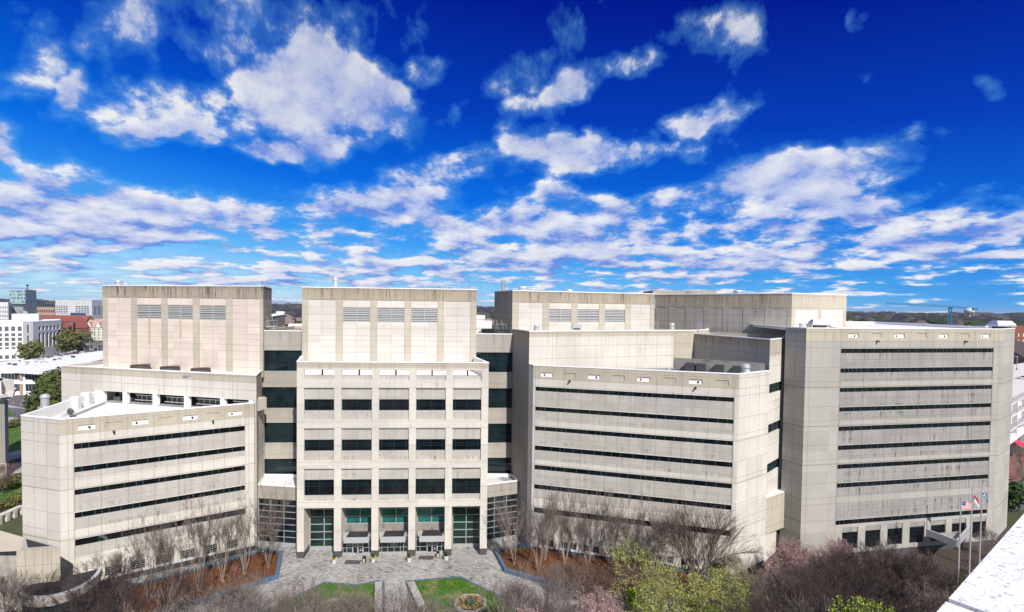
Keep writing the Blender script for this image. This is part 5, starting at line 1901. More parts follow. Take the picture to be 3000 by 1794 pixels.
for u, v, vt, u_t, colr_, drp, lab, plab in ((2805, 1737.6, 1459, 2811.6, us, .12, 'United States flag flying from the left flagpole', 'shortest looking flagpole, leftmost of three, flying the stars and stripes'),
                                          (2838, 1706.5, 1433, 2846.7, nc, .75, 'red white and blue state flag drooping from the middle flagpole', 'middle flagpole of three, with a drooping red white and blue flag'),
                                          (2868, 1671.6, 1411, 2875.7, cy, .95, 'blue and white city flag hanging from the right flagpole', 'right flagpole of three, with a blue and white flag')):
    p = G(u, v)
    hz = zat(u_t, vt, p.y)
    r_ = empty('flagpole', (p.x, p.y, 0), label=plab, cat='flagpole', group='flagpoles at the lower right')
    m = MB()
    m.cyl(0, 0, 0, hz - .2, .14, .07, 12, 'galvanised')
    m.cyl(0, 0, 0, .25, .30, .30, 12, 'grey_concrete')
    m.build('pole', r_)
    m = MB()
    m.cyl(0, 0, hz - .2, hz - .1, .06, .15, 10, 'metal', cap=False)
    m.cyl(0, 0, hz - .1, hz + .02, .15, .12, 10, 'metal', cap=False)
    m.cyl(0, 0, hz + .02, hz + .1, .12, .02, 10, 'metal')
    m.build('ball_finial', r_)
    big = 1.9 if colr_ is us else 1.7
    f_ = flag_surface(33, 26, big, big * (.60 if colr_ is us else .62), colr_, drp, u)
    fo = f_.build('flag')
    fo.location = (p.x + .1, p.y, hz - big * .62 - (.55 if colr_ is us else .9 if colr_ is nc else 1.5))
    fo.rotation_euler = (0, 0, .1)
    tag(fo, lab, 'flag')

# ------------------------------------------------ rooftop plant
def vent_mb(r, h, mat='galvanised'):
    m = MB()
    m.box((0, 0, .15), (r * 2.4, r * 2.4, .3), 'grey_frame')
    m.cyl(0, 0, .3, h * .78, r, r, 18, mat, cap=False)
    m.cyl(0, 0, h * .72, h * .80, r * 1.18, r * 1.18, 18, mat, bot=True)
    m.cyl(0, 0, h * .80, h * .94, r * 1.08, r * 1.0, 18, mat)
    m.cyl(0, 0, h * .94, h, r * .9, r * .3, 18, mat)
    return m


def vent(u, v, z, r, h, lab, mat='galvanised'):
    o = vent_mb(r, h, mat).build('roof_vent')
    place(o, u, v, z)
    tag(o, lab, 'roof vent', 'metal roof vents')
    return o


vent(132, 1196, 24.6, .62, 2.6, 'largest galvanised roof vent on the left wing roof')


def on(u, v, d, z):
    p = PD(u, v, d)
    return (p.x, p.y, z)


def vent_d(u, d, z, r, h, lab, mat='galvanised'):
    o = vent_mb(r, h, mat).build('roof_vent')
    o.location = on(u, 880, d, z)
    tag(o, lab, 'roof vent', 'metal roof vents')


vent_d(347, 113, 46.9, .55, 1.9, 'taller roof vent on the left upper tower')
vent_d(369, 114, 46.9, .5, 1.4, 'shorter roof vent on the left upper tower')
vent_d(445, 114, 46.9, .4, .9, 'small low roof vent near the middle of the left upper tower')
vent_d(983, 110, 46.9, .5, 3.1, 'tall roof vent on the central upper tower')
vent_d(1474, 112, 46.8, .45, 3.0, 'tall metal flue at the left end of the mid-right upper tower', 'metal')
vent_d(1531, 112, 46.8, .95, 1.7, 'wide round roof vent beside the flue on the mid-right upper tower')
vent_d(1667, 113, 46.8, .85, 1.2, 'low wide roof vent in the middle of the mid-right upper tower')
vent_d(1572.5, 98, 39.15, .45, 1.6, 'roof vent left of the louvres of the mid-right upper tower')
vent_d(1970, 112, 39.15, .55, 1.9, 'roof vent at the ladders before the grey tower')
vent_d(2190, 86, 32.6, .62, 2.5, 'galvanised roof vent at the right end of the mid-right wing roof')
vent_d(1964, 89, 32.6, .25, 1.2, 'small pale roof vent beside the stained plant screen')
vent_d(2161, 118, 47, .9, 1.5, 'round vent on the far right upper tower')
vent_d(2351, 97, 40.5, .45, 1.2, 'left small roof vent by the long white hood on the tower roof')
vent_d(2372, 97.5, 40.5, .45, 1.2, 'second small roof vent by the long white hood on the tower roof')
vent_d(2890, 104, 40.5, .6, .9, 'small mushroom vent left of the big hood on the tower roof')
# square vent
m = MB()
m.box((0, 0, .5), (1.3, 1.3, 1.0), 'grey_frame')
m.box((0, 0, 1.15), (2.0, 1.8, .3), 'galvanised')
m.box((0, 0, 1.5), (1.7, 1.5, .35), 'galvanised')
o = m.build('roof_vent')
o.location = on(1691, 880, 99.5, 39.15)
tag(o, 'square metal roof vent below the middle louvre of the mid-right upper tower', 'roof vent', 'metal roof vents')


def hood(u, d, z, lx, ly, h, lab, rz=0.0):
    r_ = empty('exhaust_hood', on(u, 880, d, z), rz, label=lab, cat='roof fan')
    m = MB()
    m.box((0, 0, h * .25), (lx * .55, ly * .7, h * .5), 'dark_metal')
    m.build('base', r_)
    m = MB()
    b, t = h * .45, h
    q = [(-lx / 2, -ly / 2), (lx / 2, -ly / 2), (lx / 2, ly / 2), (-lx / 2, ly / 2)]
    qt = [(x * .8, y * .5) for x, y in q]
    for i in range(4):
        j = (i + 1) % 4
        m.face([(*q[i], b), (*q[j], b), (*q[j], b + h * .15), (*q[i], b + h * .15)], 'galvanised')
        m.face([(*q[i], b + h * .15), (*q[j], b + h * .15), (*qt[j], t), (*qt[i], t)], 'galvanised')
    m.face([(*p_, t) for p_ in qt], 'galvanised')
    m.face([(*p_, b) for p_ in q[::-1]], 'galvanised')
    m.build('hood', r_)


hood(2404, 96.5, 40.5, 3.6, 1.8, 1.9, 'long white exhaust hood on the tower roof beside the far upper tower')
hood(2442, 97, 40.5, 1.3, 1.2, 1.2, 'small dark based hood right of the long white hood')
hood(2936, 103, 40.5, 3.6, 2.6, 2.0, 'big faceted exhaust hood at the right corner of the tower roof')


def big_fan(u, v, z, lab):
    r_ = empty('cooling_fan', (0, 0, 0), label=lab, cat='cooling fan', group='round cooling fans on the left side')
    place(r_, u, v, z)
    m = MB()
    m.cyl(0, 0, 0, .95, 1.75, 1.6, 28, 'dark_metal', cap=False)
    m.cyl(0, 0, 0, .5, .5, .5, 12, 'dark_metal')
    m.build('shroud', r_)
    m = MB()
    for q in (.35, .7, 1.05, 1.4, 1.62):
        n = 28
        for k in range(n):
            a, b = 2 * math.pi * k / n, 2 * math.pi * (k + 1) / n
            m.face([(q * math.cos(a), q * math.sin(a), .96), (q * math.cos(b), q * math.sin(b), .96), ((q + .07) * math.cos(b), (q + .07) * math.sin(b), 1.0), ((q + .07) * math.cos(a), (q + .07) * math.sin(a), 1.0)], 'rusty')
    for k in range(10):
        a = math.pi * k / 10
        m.tube([(-1.66 * math.cos(a), -1.66 * math.sin(a), .98), (1.66 * math.cos(a), 1.66 * math.sin(a), .98)], .03, 4, 'rusty')
    m.build('grille', r_)
    m = MB()
    m.box((0, 0, -.15), (4.2, 4.2, .3), 'grey_roof')
    m.build('base', r_)


for u, d, lab in ((411, 101.5, 'leftmost round rusty cooling fan at the foot of the left upper tower'), (498, 99.5, 'middle round rusty cooling fan at the foot of the left upper tower'), (588, 97.4, 'rightmost round rusty cooling fan at the foot of the left upper tower')):
    big_fan(100, 1300, 30.8, lab)
    r_ = [o for o in bpy.data.objects if o.get('label') == lab][0]
    r_.location = on(u, 1075, d, 30.75)

# left wing roof: parapet units, flue, dish, pipe tray
lw = Wall(A, PD(282, 1144, 101))
zdk = 24.6
for i, (u, v, s, tall, lab) in enumerate(((200, 1204, 1.5, 1.5, 'low air handling box nearest the vent on the left wing roof'), (231, 1200, 1.4, 2.3, 'middle tall white air handling box on the left wing roof'), (263, 1187, 1.4, 2.4, 'far tall white air handling box on the left wing roof'))):
    r_ = empty('air_handler', (0, 0, 0), label=lab, cat='air conditioner', group='white air handling boxes along the parapet')
    place(r_, u, v, zdk, math.atan2(lw.t.y, lw.t.x))
    m = MB()
    m.box((0, .5, tall / 2), (1.3, 1.2, tall), 'white_paint')
    m.build('cabinet', r_)
    m = MB()
    for k in range(9):
        m.box((.67, .5, .3 + (tall - .6) * k / 8), (.04, 1.0, .08), 'louvre_blade')
    m.build('grille', r_)
    m = MB()
    m.box((1.2, .6, .25), (1.1, .5, .12), 'galvanised')
    m.box((1.6, .6, .45), (.12, .12, .9), 'galvanised')
    m.build('pipe', r_)
r_ = empty('satellite_dish', (0, 0, 0), label='dark satellite dish on the left wing roof by the front parapet', cat='satellite dish')
place(r_, 205, 1226, zdk, 1.9)
m = MB()
m.tube([(0, 0, 0), (0, 0, 1.0)], .05, 6, 'dark_metal')
m.build('mast', r_)
m = MB()
n = 20
for k in range(n):
    a, b = 2 * math.pi * k / n, 2 * math.pi * (k + 1) / n
    for r0, r1 in ((0, .3), (.3, .6)):
        m.face([(r0 * r0 * .5, r0 * math.cos(a) * .8, 1.1 + r0 * math.sin(a)), (r0 * r0 * .5, r0 * math.cos(b) * .8, 1.1 + r0 * math.sin(b)), (r1 * r1 * .5, r1 * math.cos(b) * .8, 1.1 + r1 * math.sin(b)), (r1 * r1 * .5, r1 * math.cos(a) * .8, 1.1 + r1 * math.sin(a))], 'dark_metal')
m.tube([(0, 0, 1.0), (.5, 0, 1.1)], .02, 4, 'metal')
m.build('dish', r_)
pt0, pt1 = G(214, 1221, zdk), G(306, 1183, zdk)
W_ = Wall(pt0, pt1)
m = MB()
m.obox(W_.A, W_.t, W_.n, 0, W_.L, -.5, .3, zdk, zdk + .18, 'louvre_blade')
m.obox(W_.A, W_.t, W_.n, 0, W_.L, -.1, -.02, zdk + .18, zdk + .30, 'grey_frame')
o = m.build('cable_tray')
tag(o, 'long grey cable tray running across the left wing roof', 'cable tray')
# low curb partition with rust patch
pt0, pt1 = G(170, 1228, zdk), G(262, 1196, zdk)
W_ = Wall(pt0, pt1)
m = MB()
m.obox(W_.A, W_.t, W_.n, 0, W_.L * .45, 0, .3, zdk, zdk + .7, 'white_paint')
o = m.build('roof_curb')
tag(o, 'low white curb wall by the satellite dish', 'curb wall')

# stained plant screen and its doors on the mid-right roof
p0_, p1_ = PD(1973, 1060, 96), PD(2240, 1078, 87.6)
W_ = Wall(p0_, p1_)
r_ = empty('plant_screen', (*p0_, 0), label='long black stained plant screen wall on the mid-right wing roof', cat='screen wall')
off_ = Vector((-p0_.x, -p0_.y, 0))
m = MB()
m.obox(W_.A, W_.t, W_.n, 0, W_.L, -.3, 0, 32.62, 35.0, 'stained_wall' if 'stained_wall' in MATS else 'plinth')
o = m.build('screen', r_)
o.location = off_
for k, x in enumerate((1.0, 2.9, 6.0, 9.0)):
    m = MB()
    m.obox(W_.A, W_.t, W_.n, x + 1.4, x + 2.9, 0, .9, 32.62, 34.3, 'dark_metal')
    o = m.build('unit', r_)
    o.location = off_
for (u_, v_) in ((2085, 1093), (2060, 1090)):
    pass
# ladders and railings
def rail(pts, z, h, name, lab, cat, mat='galvanised', step=2.0, grp=None):
    m = MB()
    for i in range(len(pts) - 1):
        a, b = Vector(pts[i]), Vector(pts[i + 1])
        n = max(1, int((b - a).length / step))
        for k in range(n + 1):
            q = a.lerp(b, k / n)
            m.tube([(*q, z), (*q, z + h)], .04, 4, mat)
        for zz in (h, h * .5):
            m.tube([(*a, z + zz), (*b, z + zz)], .035, 4, mat)
    o = m.build(name)
    tag(o, lab, cat, grp)
    return o


rail([on(700, 880, 99.5, 0)[:2], on(768, 880, 99.3, 0)[:2], on(793, 880, 110.5, 0)[:2]], 47.4, 1.0, 'roof_railing', 'thin railing at the right end of the left upper tower', 'railing')
rail([on(1245, 880, 102.5, 0)[:2], on(1375, 880, 103, 0)[:2], on(1378, 880, 110, 0)[:2]], 47.4, 1.0, 'roof_railing', 'thin railing at the right end of the central upper tower', 'railing')
rail([on(793, 960, 101.5, 0)[:2], on(880, 960, 102, 0)[:2]], 38.2, 1.1, 'roof_railing', 'railing on the link roof left of the central tower', 'railing', 'dark_metal', 1.2)


def platform(u, d, z, lab, mat):
    x, y, _ = on(u, 960, d, z)
    r_ = empty('stair_platform', (x, y, z), label=lab, cat='platform', group='metal stair platforms on the link roofs')
    m = MB()
    m.box((0, 0, 1.2), (2.2, 1.2, .25), mat)
    for sx in (-1, 1):
        for sy in (-.5, .5):
            m.box((sx, sy, .55), (.12, .12, 1.1), mat)
    m.build('deck', r_)
    m = MB()
    for sx in (-1.0, 1.0):
        m.tube([(sx, .55, 1.3), (sx, .55, 2.4)], .04, 4, 'galvanised')
        m.tube([(sx * .5, .55, 1.3), (sx * .5 - .5, .55, 3.2)], .035, 4, 'galvanised')
    m.tube([(-1, .55, 2.4), (1, .55, 2.4)], .04, 4, 'galvanised')
    m.build('handrail', r_)
    m = MB()
    for k in range(5):
        m.box((1.3 + k * .22, 0, 1.1 - k * .25), (.22, .9, .05), mat)
    m.build('stair', r_)


platform(793, 102.5, 38.35, 'grey metal stair platform at the foot of the left upper tower', 'galvanised')
platform(1468, 103.5, 38.15, 'teal metal stair platform at the foot of the mid-right upper tower', 'teal_frame')


def ladder(u, d, z, h, lab):
    x, y, _ = on(u, 900, d, z)
    m = MB()
    for s in (-.35, .35):
        m.tube([(s, 0, 0), (s, 0, h)], .04, 4, 'metal')
        m.tube([(s, .6, h * .45), (s, .6, h)], .04, 4, 'metal')
        m.tube([(s, 0, h), (s, .6, h)], .04, 4, 'metal')
    k = .3
    while k < h:
        m.tube([(-.35, 0, k), (.35, 0, k)], .03, 4, 'metal')
        k += .35
    o = m.build('access_ladder')
    o.location = (x, y, z)
    tag(o, lab, 'ladder', 'metal access ladders')


ladder(1925, 110, 39.15, 2.3, 'left access ladder before the grey right tower')
ladder(2053, 108, 38.6, 2.9, 'right access ladder by the grey right tower')
ladder(2021, 132, 47.0, 4.4, 'access ladder standing up on the grey tower roof')

# surveillance cameras on the facades
def cctv(w_, u, v, lab):
    s, z = w_.hit(u, v)
    p = w_.pt(s, z, .02)
    r_ = empty('security_camera', p, math.atan2(w_.t.y, w_.t.x), label=lab, cat='camera', group='security cameras under the parapets')
    m = MB()
    m.box((0, -.12, 0), (.3, .25, .3), 'dark_metal')
    m.build('bracket', r_)
    m = MB()
    m.box((0, -.34, -.05), (.2, .3, .2), 'dark_metal')
    m.box((0, -.51, -.05), (.14, .03, .14), 'black_glass')
    m.build('housing', r_)


cctv(L1wall, 334, 1264, 'security camera on the left wing, nearest its left corner')
cctv(L1wall, 624, 1234, 'security camera on the left wing, nearest its right end')
cctv(R1wall, 1670, 1116, 'security camera on the mid-right wing, left one')
cctv(R1wall, 2038, 1136, 'security camera on the mid-right wing, right one')
cctv(T1wall, 2569, 1000, 'security camera on the tall right tower, left one')
cctv(T1wall, 2827, 1001, 'security camera on the tall right tower, right one')

# ------------------------------------------------ cars and street things
def car_mats(n, c):
    m, T = mat_nodes(n)
    finish(T, c, .25, spec=.5, metal=.2)


for n_, c_ in (('car_silver', (.42, .41, .38)), ('car_white', (.72, .72, .72)), ('car_black', (.02, .02, .022)), ('car_red', (.35, .02, .02)), ('car_blue', (.03, .08, .25)), ('car_grey', (.16, .165, .17))):
    car_mats(n_, c_)
plain('tyre', (.02, .02, .02), .8)


def make_car(paint):
    root = empty('parked_car')
    L_ = 4.7
    prof = [(-2.35, .35), (-2.35, .78), (-2.2, .95), (-1.5, 1.02), (-.95, 1.05), (.95, 1.02), (1.6, .98), (2.25, .82), (2.35, .6), (2.35, .35)]
    m = MB()
    W2 = .88
    for i in range(len(prof) - 1):
        (x0_, z0__), (x1_, z1__) = prof[i], prof[i + 1]
        m.face([(x0_, -W2, z0__), (x0_, W2, z0__), (x1_, W2, z1__), (x1_, -W2, z1__)], paint)
    for s in (-W2, W2):
        pts = [(x, s, z) for x, z in prof]
        m.face(pts if s < 0 else pts[::-1], paint)
    roof = [(-1.05, 1.44), (-.6, 1.48), (.35, 1.46)]
    for i in range(2):
        m.face([(roof[i][0], -.62, roof[i][1]), (roof[i][0], .62, roof[i][1]), (roof[i + 1][0], .62, roof[i + 1][1]), (roof[i + 1][0], -.62, roof[i + 1][1])], paint)
    m.build('body', root)
    m = MB()
    lo = [(-1.85, 1.02), (1.15, 1.02)]
    m.face([(-1.85, -.8, 1.02), (-1.85, .8, 1.02), (-1.05, .62, 1.44), (-1.05, -.62, 1.44)], 'black_glass')
    m.face([(1.15, -.8, 1.02), (1.15, .8, 1.02), (.35, .62, 1.46), (.35, -.62, 1.46)], 'black_glass')
    for s in (-1, 1):
        m.face([(-1.85, s * .82, 1.02), (1.15, s * .82, 1.02), (.35, s * .63, 1.46), (-.6, s * .63, 1.48), (-1.05, s * .63, 1.44)], 'black_glass')
    m.build('window', root)
    for x in (-1.42, 1.42):
        for s in (-1, 1):
            m = MB()
            n = 14
            for k in range(n):
                a, b = 2 * math.pi * k / n, 2 * math.pi * (k + 1) / n
                P = lambda q, y, r: (x + r * math.cos(q), y, .33 + r * math.sin(q))
                m.face([P(a, s * .7, .33), P(b, s * .7, .33), P(b, s * .9, .33), P(a, s * .9, .33)], 'tyre')
                m.face([P(a, s * .9, .33), P(b, s * .9, .33), P(b, s * .9, .2), P(a, s * .9, .2)], 'tyre')
                m.face([P(a, s * .905, .2), P(b, s * .905, .2), (x, s * .905, .33)], 'metal')
            m.build('wheel', root)
    return root


CARS = {}


def car(paint, p, rz, lab, grp=None, z=0.0):
    if paint not in CARS:
        c = make_car(paint)
        KIDS[c.name] = kids_of(c)
        CARS[paint] = c
        o = c
    else:
        o = copy_tree(CARS[paint])
    o.location = (p[0], p[1], z)
    o.rotation_euler = (0, 0, rz)
    tag(o, lab, 'car', grp)
    return o
# ================================================================ the city behind
roof_mat('red_roof', (0.20, 0.065, 0.05), (0.28, 0.10, 0.08), .2)
roof_mat('beige_roof', (0.36, 0.25, 0.20), (0.45, 0.33, 0.27), .2)
plain('brick_red', (0.22, 0.075, 0.05), .9, var=.2, scale=1.5)
plain('brick_tan', (0.40, 0.27, 0.20), .9, var=.12, scale=.8)
plain('white_wall', (0.74, 0.74, 0.73), .7, var=.03)
plain('offwhite_wall', (0.60, 0.57, 0.52), .8, var=.06)
plain('grey_wall', (0.36, 0.37, 0.38), .7, var=.06)
plain('teal_panel', (0.42, 0.62, 0.60), .35, var=.10, scale=.15)
plain('teal_panel_grey', (0.42, 0.50, 0.47), .35, var=.10, scale=.15)
plain('window_dark', (0.03, 0.035, 0.04), .2)
plain('window_grey', (0.12, 0.13, 0.14), .3)
plain('crane_blue', (0.03, 0.17, 0.30), .5)
plain('awning_red', (0.60, 0.02, 0.05), .7)
plain('cone_orange', (0.75, 0.16, 0.03), .6)
plain('brick_paving', (0.22, 0.10, 0.07), .9, var=.2)


def bg_building(name, label, cat, pts, z0, ztop, wallm, roofm, grid=None, group=None, winmat='window_dark', front=(0,), parapet=.5):
    """building from visible wall corners pts (left to right) plus a back; grid = list per wall of (list of x fractions, list of z ranges)"""
    o0 = pts[0]
    root = empty(name, (o0[0], o0[1], z0), label=label, cat=cat, group=group)
    off = Vector((-o0[0], -o0[1], -z0))
    mb, wn = MB(), []
    for i in range(len(pts) - 1):
        W_ = Wall(pts[i], pts[i + 1])
        regs = []
        if grid and i < len(grid) and grid[i]:
            for (fa, fb, za, zb_) in grid[i]:
                regs.append((fa * W_.L, fb * W_.L, za, zb_, None, .35))
                wn.append((W_, fa * W_.L, fb * W_.L, za, zb_))
        facade(mb, W_, z0, ztop, wallm, regs, [], [])
    bp = list(pts)
    n0 = (Vector(pts[0]) + Vector(pts[-1])) / 2
    d = max(14.0, (Vector(pts[0]) - Vector(pts[-1])).length * .6)
    dirv = n0.normalized()
    b0, b1 = Vector(pts[-1]) + dirv * d, Vector(pts[0]) + dirv * d
    mb.face([(*pts[-1], z0), (*b0, z0), (*b0, ztop), (*pts[-1], ztop)], wallm)
    mb.face([(*b1, z0), (*pts[0], z0), (*pts[0], ztop), (*b1, ztop)], wallm)
    crown(mb, [*map(Vector, pts), b0, b1], ztop, ztop - parapet, deck=roofm, inner=wallm, cap=wallm, t=.6)
    o = mb.build('wall', root)
    o.location = off
    if len(wn) > 100:
        wn = sorted(wn, key=lambda q: -(q[2] - q[1]) * (q[4] - q[3]))
    for k, (W_, a, b, c, e) in enumerate(wn[:100]):
        m2 = MB()
        m2.face([W_.pt(a, c, -.34), W_.pt(b, c, -.34), W_.pt(b, e, -.34), W_.pt(a, e, -.34)], winmat)
        o = m2.build('window', root)
        o.location = off
    if len(wn) > 100:
        m2 = MB()
        for (W_, a, b, c, e) in wn[100:]:
            m2.face([W_.pt(a, c, -.34), W_.pt(b, c, -.34), W_.pt(b, e, -.34), W_.pt(a, e, -.34)], winmat)
        o = m2.build('window', root)
        o.location = off
        o['kind'] = 'stuff'
    return root, off


def grid(xs, zs):
    return [(a, b, c, d) for a, b in xs for c, d in zs]


def spans(n, f=.6, a=0.0, b=1.0):
    w_ = (b - a) / n
    return [(a + w_ * (k + .5 - f / 2), a + w_ * (k + .5 + f / 2)) for k in range(n)]


# low white office with brick piers across the street
d0 = 242
lo = [PD(-75, 1078, d0 - 3), PD(136, 1094, d0), PD(185, 1074, 262)]
zr = 12.4
g0 = [(a, b, c, d) for (a, b) in ((.02, .26), (.36, .64), (.70, .96)) for (c, d) in ((1.8, 5.2), (7.2, 10.2))]
r_, off = bg_building('office_building', 'low two storey white office with brown brick piers across the street', 'building', lo, 0, zr, 'white_wall', 'white_roof',
                      [g0, [(.15, .2, 7, 10), (.42, .47, 7, 10), (.7, .75, 7, 10)]])
W_ = Wall(lo[0], lo[1])
for f0 in (.28, .335, .65, .98):
    m = MB()
    m.obox(W_.A, W_.t, W_.n, f0 * W_.L - .55, f0 * W_.L + .55, .004, .5, 0, 5.3, 'brick_tan')
    m.obox(W_.A, W_.t, W_.n, f0 * W_.L - .55, f0 * W_.L + .55, .004, .5, 7.0, 10.3, 'brick_tan')
    o = m.build('pier', r_)
    o.location = off
for c_, d_ in ((1.8, 5.2), (7.2, 10.2)):
    for (a_, b_) in ((.02, .26), (.36, .64), (.70, .96)):
        m = MB()
        for k in range(1, 6):
            x = (a_ + (b_ - a_) * k / 6) * W_.L
            m.obox(W_.A, W_.t, W_.n, x - .06, x + .06, -.33, -.2, c_, d_, 'grey_frame')
        o = m.build('mullion', r_)
        o.location = off
m = MB()
x = .47 * W_.L
m.obox(W_.A, W_.t, W_.n, x - 2.2, x + 2.2, .1, 2.2, 3.6, 4.6, 'white_paint')
m.obox(W_.A, W_.t, W_.n, x - 2.2, x - 1.7, .1, 2.2, 0, 3.6, 'offwhite_wall')
m.obox(W_.A, W_.t, W_.n, x + 1.7, x + 2.2, .1, 2.2, 0, 3.6, 'offwhite_wall')
o = m.build('door_canopy', r_)
o.location = off
Ws = Wall(lo[1], lo[2])
m = MB()
m.obox(Ws.A, Ws.t, Ws.n, .5, Ws.L, .004, .12, 0, 5.4, 'brick_tan')
m.obox(Ws.A, Ws.t, Ws.n, .5, Ws.L, .004, .12, 7.0, 10.2, 'brick_tan')
o = m.build('brick_panel', r_)
o.location = off
# roof sheet runs far back
m = MB()
rp = [G(-60, 1074, zr + .1), G(136, 1086, zr + .1), G(262, 1062, zr + .1), G(380, 1035, zr + .1), G(300, 1028, zr + .1), G(66, 1056, zr + .1), G(-60, 1064, zr + .1)]
m.face([(*p_, zr + .12) for p_ in rp], 'white_roof')
for i in range(len(rp)):
    a, b = rp[i], rp[(i + 1) % len(rp)]
    m.face([(*a, zr - 2), (*b, zr - 2), (*b, zr + .12), (*a, zr + .12)], 'white_wall')
o = m.build('roof', r_)
o.location = off
rn = random.Random(9)
for k in range(34):
    t = rn.random()
    u_ = 30 + 260 * t + rn.uniform(-20, 20)
    v_ = 1072 - 34 * t + rn.uniform(-9, 7)
    if k < 12:
        u_, v_ = 112 + k * 10, 1057 - k * 2.4
    p = G(u_, v_, zr)
    m = MB()
    s = rn.uniform(.5, 1.1)
    m.box((0, 0, s * .5), (s * 1.6, s * 1.1, s), rn.choice(('grey_frame', 'galvanised', 'galvanised', 'dark_metal')), rn.uniform(-.2, .2))
    m.cyl(0, 0, s, s + .12, s * .42, s * .42, 10, 'dark_metal')
    o = m.build('roof_unit')
    o.location = (*p, zr + .12)
    tag(o, 'small grey air conditioning unit on the long white office roof', 'air conditioner', 'air conditioning units on the long white roof')
# terrace, brick wall, street
sheet([G(-40, 1178), G(150, 1215), G(230, 1196), G(60, 1160), G(-40, 1150)], .012, 'asphalt', 'street')
sheet([G(-40, 1190), G(112, 1222), G(150, 1212), G(20, 1186), G(-40, 1180)], .020, 'pavement', 'pavement')
sheet([G(-60, 1212), G(75, 1226), G(160, 1222), G(60, 1196), G(-60, 1190)], .028, 'asphalt', 'street')
sheet([G(-30, 1216), G(62, 1226), G(62, 1260), G(-30, 1262)], .034, 'pavement', 'pavement')
sheet([G(15, 1252), G(64, 1252), G(64, 1330), G(15, 1330)], .042, 'grass', 'lawn_verge')
sheet([G(18, 1202), G(48, 1212), G(30, 1222), G(10, 1212)], .040, 'grass', 'lawn_verge')
sheet([G(-60, 1366), G(64, 1330), G(70, 1420), G(70, 1480), G(-60, 1520)], .038, 'soil', 'planting_bed')
sheet([G(-60, 1350), G(64, 1318), G(64, 1340), G(-60, 1380)], .044, 'pavement', 'pavement')
sheet([G(-60, 1392), G(66, 1352), G(66, 1384), G(-60, 1422)], .050, 'pavement', 'pavement')
sheet([G(-60, 1470), G(68, 1418), G(68, 1442), G(-60, 1496)], .050, 'grass', 'lawn_verge')
m = MB()
p_, q_ = G(30, 1160), G(118, 1148)
W2_ = Wall(p_, q_)
m.obox(W2_.A, W2_.t, W2_.n, -8, W2_.L + 3, -.5, 0, 0, 2.6, 'brick_tan')
tag(m.build('terrace_wall'), 'tan brick terrace wall before the low white office', 'wall')
car('car_silver', G(80, 1180), math.radians(155), 'silver saloon car driving on the street before the low white office')


def make_cone():
    root = empty('traffic_cone')
    m = MB()
    m.box((0, 0, .03), (.5, .5, .06), 'cone_orange')
    m.cyl(0, 0, .06, .9, .2, .04, 12, 'cone_orange')
    m.build('body', root)
    m = MB()
    m.cyl(0, 0, .45, .62, .125, .09, 12, 'white_paint', cap=False)
    m.build('band', root)
    return root


cn = make_cone()
KIDS[cn.name] = kids_of(cn)
for i, (u, v, lab) in enumerate(((39, 1183, 'orange traffic cone on the street, leftmost of three'), (62, 1187, 'orange traffic cone on the street, middle of three'), (82, 1191, 'orange traffic cone on the street, rightmost of three'))):
    o = cn if i == 0 else copy_tree(cn)
    place(o, u, v)
    tag(o, lab, 'traffic cone', 'orange traffic cones')
for i, (u, v, lab) in enumerate(((20, 1214, 'short bollard left of the lawn path, first from the left'), (32, 1217, 'short bollard by the lawn path, second from the left'), (43, 1219, 'short bollard by the lawn path, third from the left'), (54, 1221, 'short bollard by the lawn path, fourth from the left'))):
    m = MB()
    m.cyl(0, 0, 0, 1.0, .09, .09, 10, 'dark_metal')
    m.cyl(0, 0, 1.0, 1.08, .11, .05, 10, 'dark_metal')
    o = m.build('bollard')
    place(o, u, v)
    tag(o, lab, 'bollard', 'bollards by the lawn')
for (u, v, uh, vh, lab) in ((105.5, 1172, 105.5, 1130, 'grey street pole with a sign before the low white office'), (6, 1150, 2, 1073, 'tall curved street light at the left edge')):
    p = G(u, v)
    hz = zat(uh, vh, p.y)
    r_ = empty('street_pole', (*p, 0), label=lab, cat='pole')
    m = MB()
    m.cyl(0, 0, 0, hz, .22, .14, 8, 'grey_frame')
    if 'curved' in lab:
        m.tube([(0, 0, hz), (-1, 0, hz + .8), (-2.6, 0, hz + 1.0)], .1, 6, 'grey_frame')
    m.build('pole', r_)
    m = MB()
    if 'curved' in lab:
        m.box((-3.1, 0, hz + .95), (1.2, .4, .25), 'grey_frame')
        m.build('lamp_head', r_)
    else:
        m.box((2.2, 0, hz * .72), (1.3, .2, 1.1), 'dark_metal')
        m.box((1, 0, hz * .72), (1.2, .06, .06), 'dark_metal')
        m.build('signal', r_)
hb = [clump_tree('clipped_hedge', 'x', 'hedge', None, 2.4, 6, 'leaf_olive', 18, 1300, .16, False)]
for u, v, h, lab in ((27, 1254, 2.3, 'clipped green hedge between the path and the lawn, left one'), (56, 1246, 2.3, 'clipped green hedge at the left edge of the left wing'), (24, 1432, 2.2, 'green hedge in the garden left of the left wing'), (52, 1424, 2.3, 'green hedge in the garden touching the left wing edge'), (8, 1490, 1.6, 'low hedge on the garden slope at the left edge'), (50, 1470, 1.6, 'low hedge above the retaining wall')):
    plant(hb, u, v, 2.4, h, lab, 'hedges left of the building')
plant(rst, 12, 1415, 6, 5.5, 'red twigged shrub in the garden at the left edge', None)
plant(rst, 2, 1450, 6, 6, 'red twigged shrub lower down at the left edge', None)
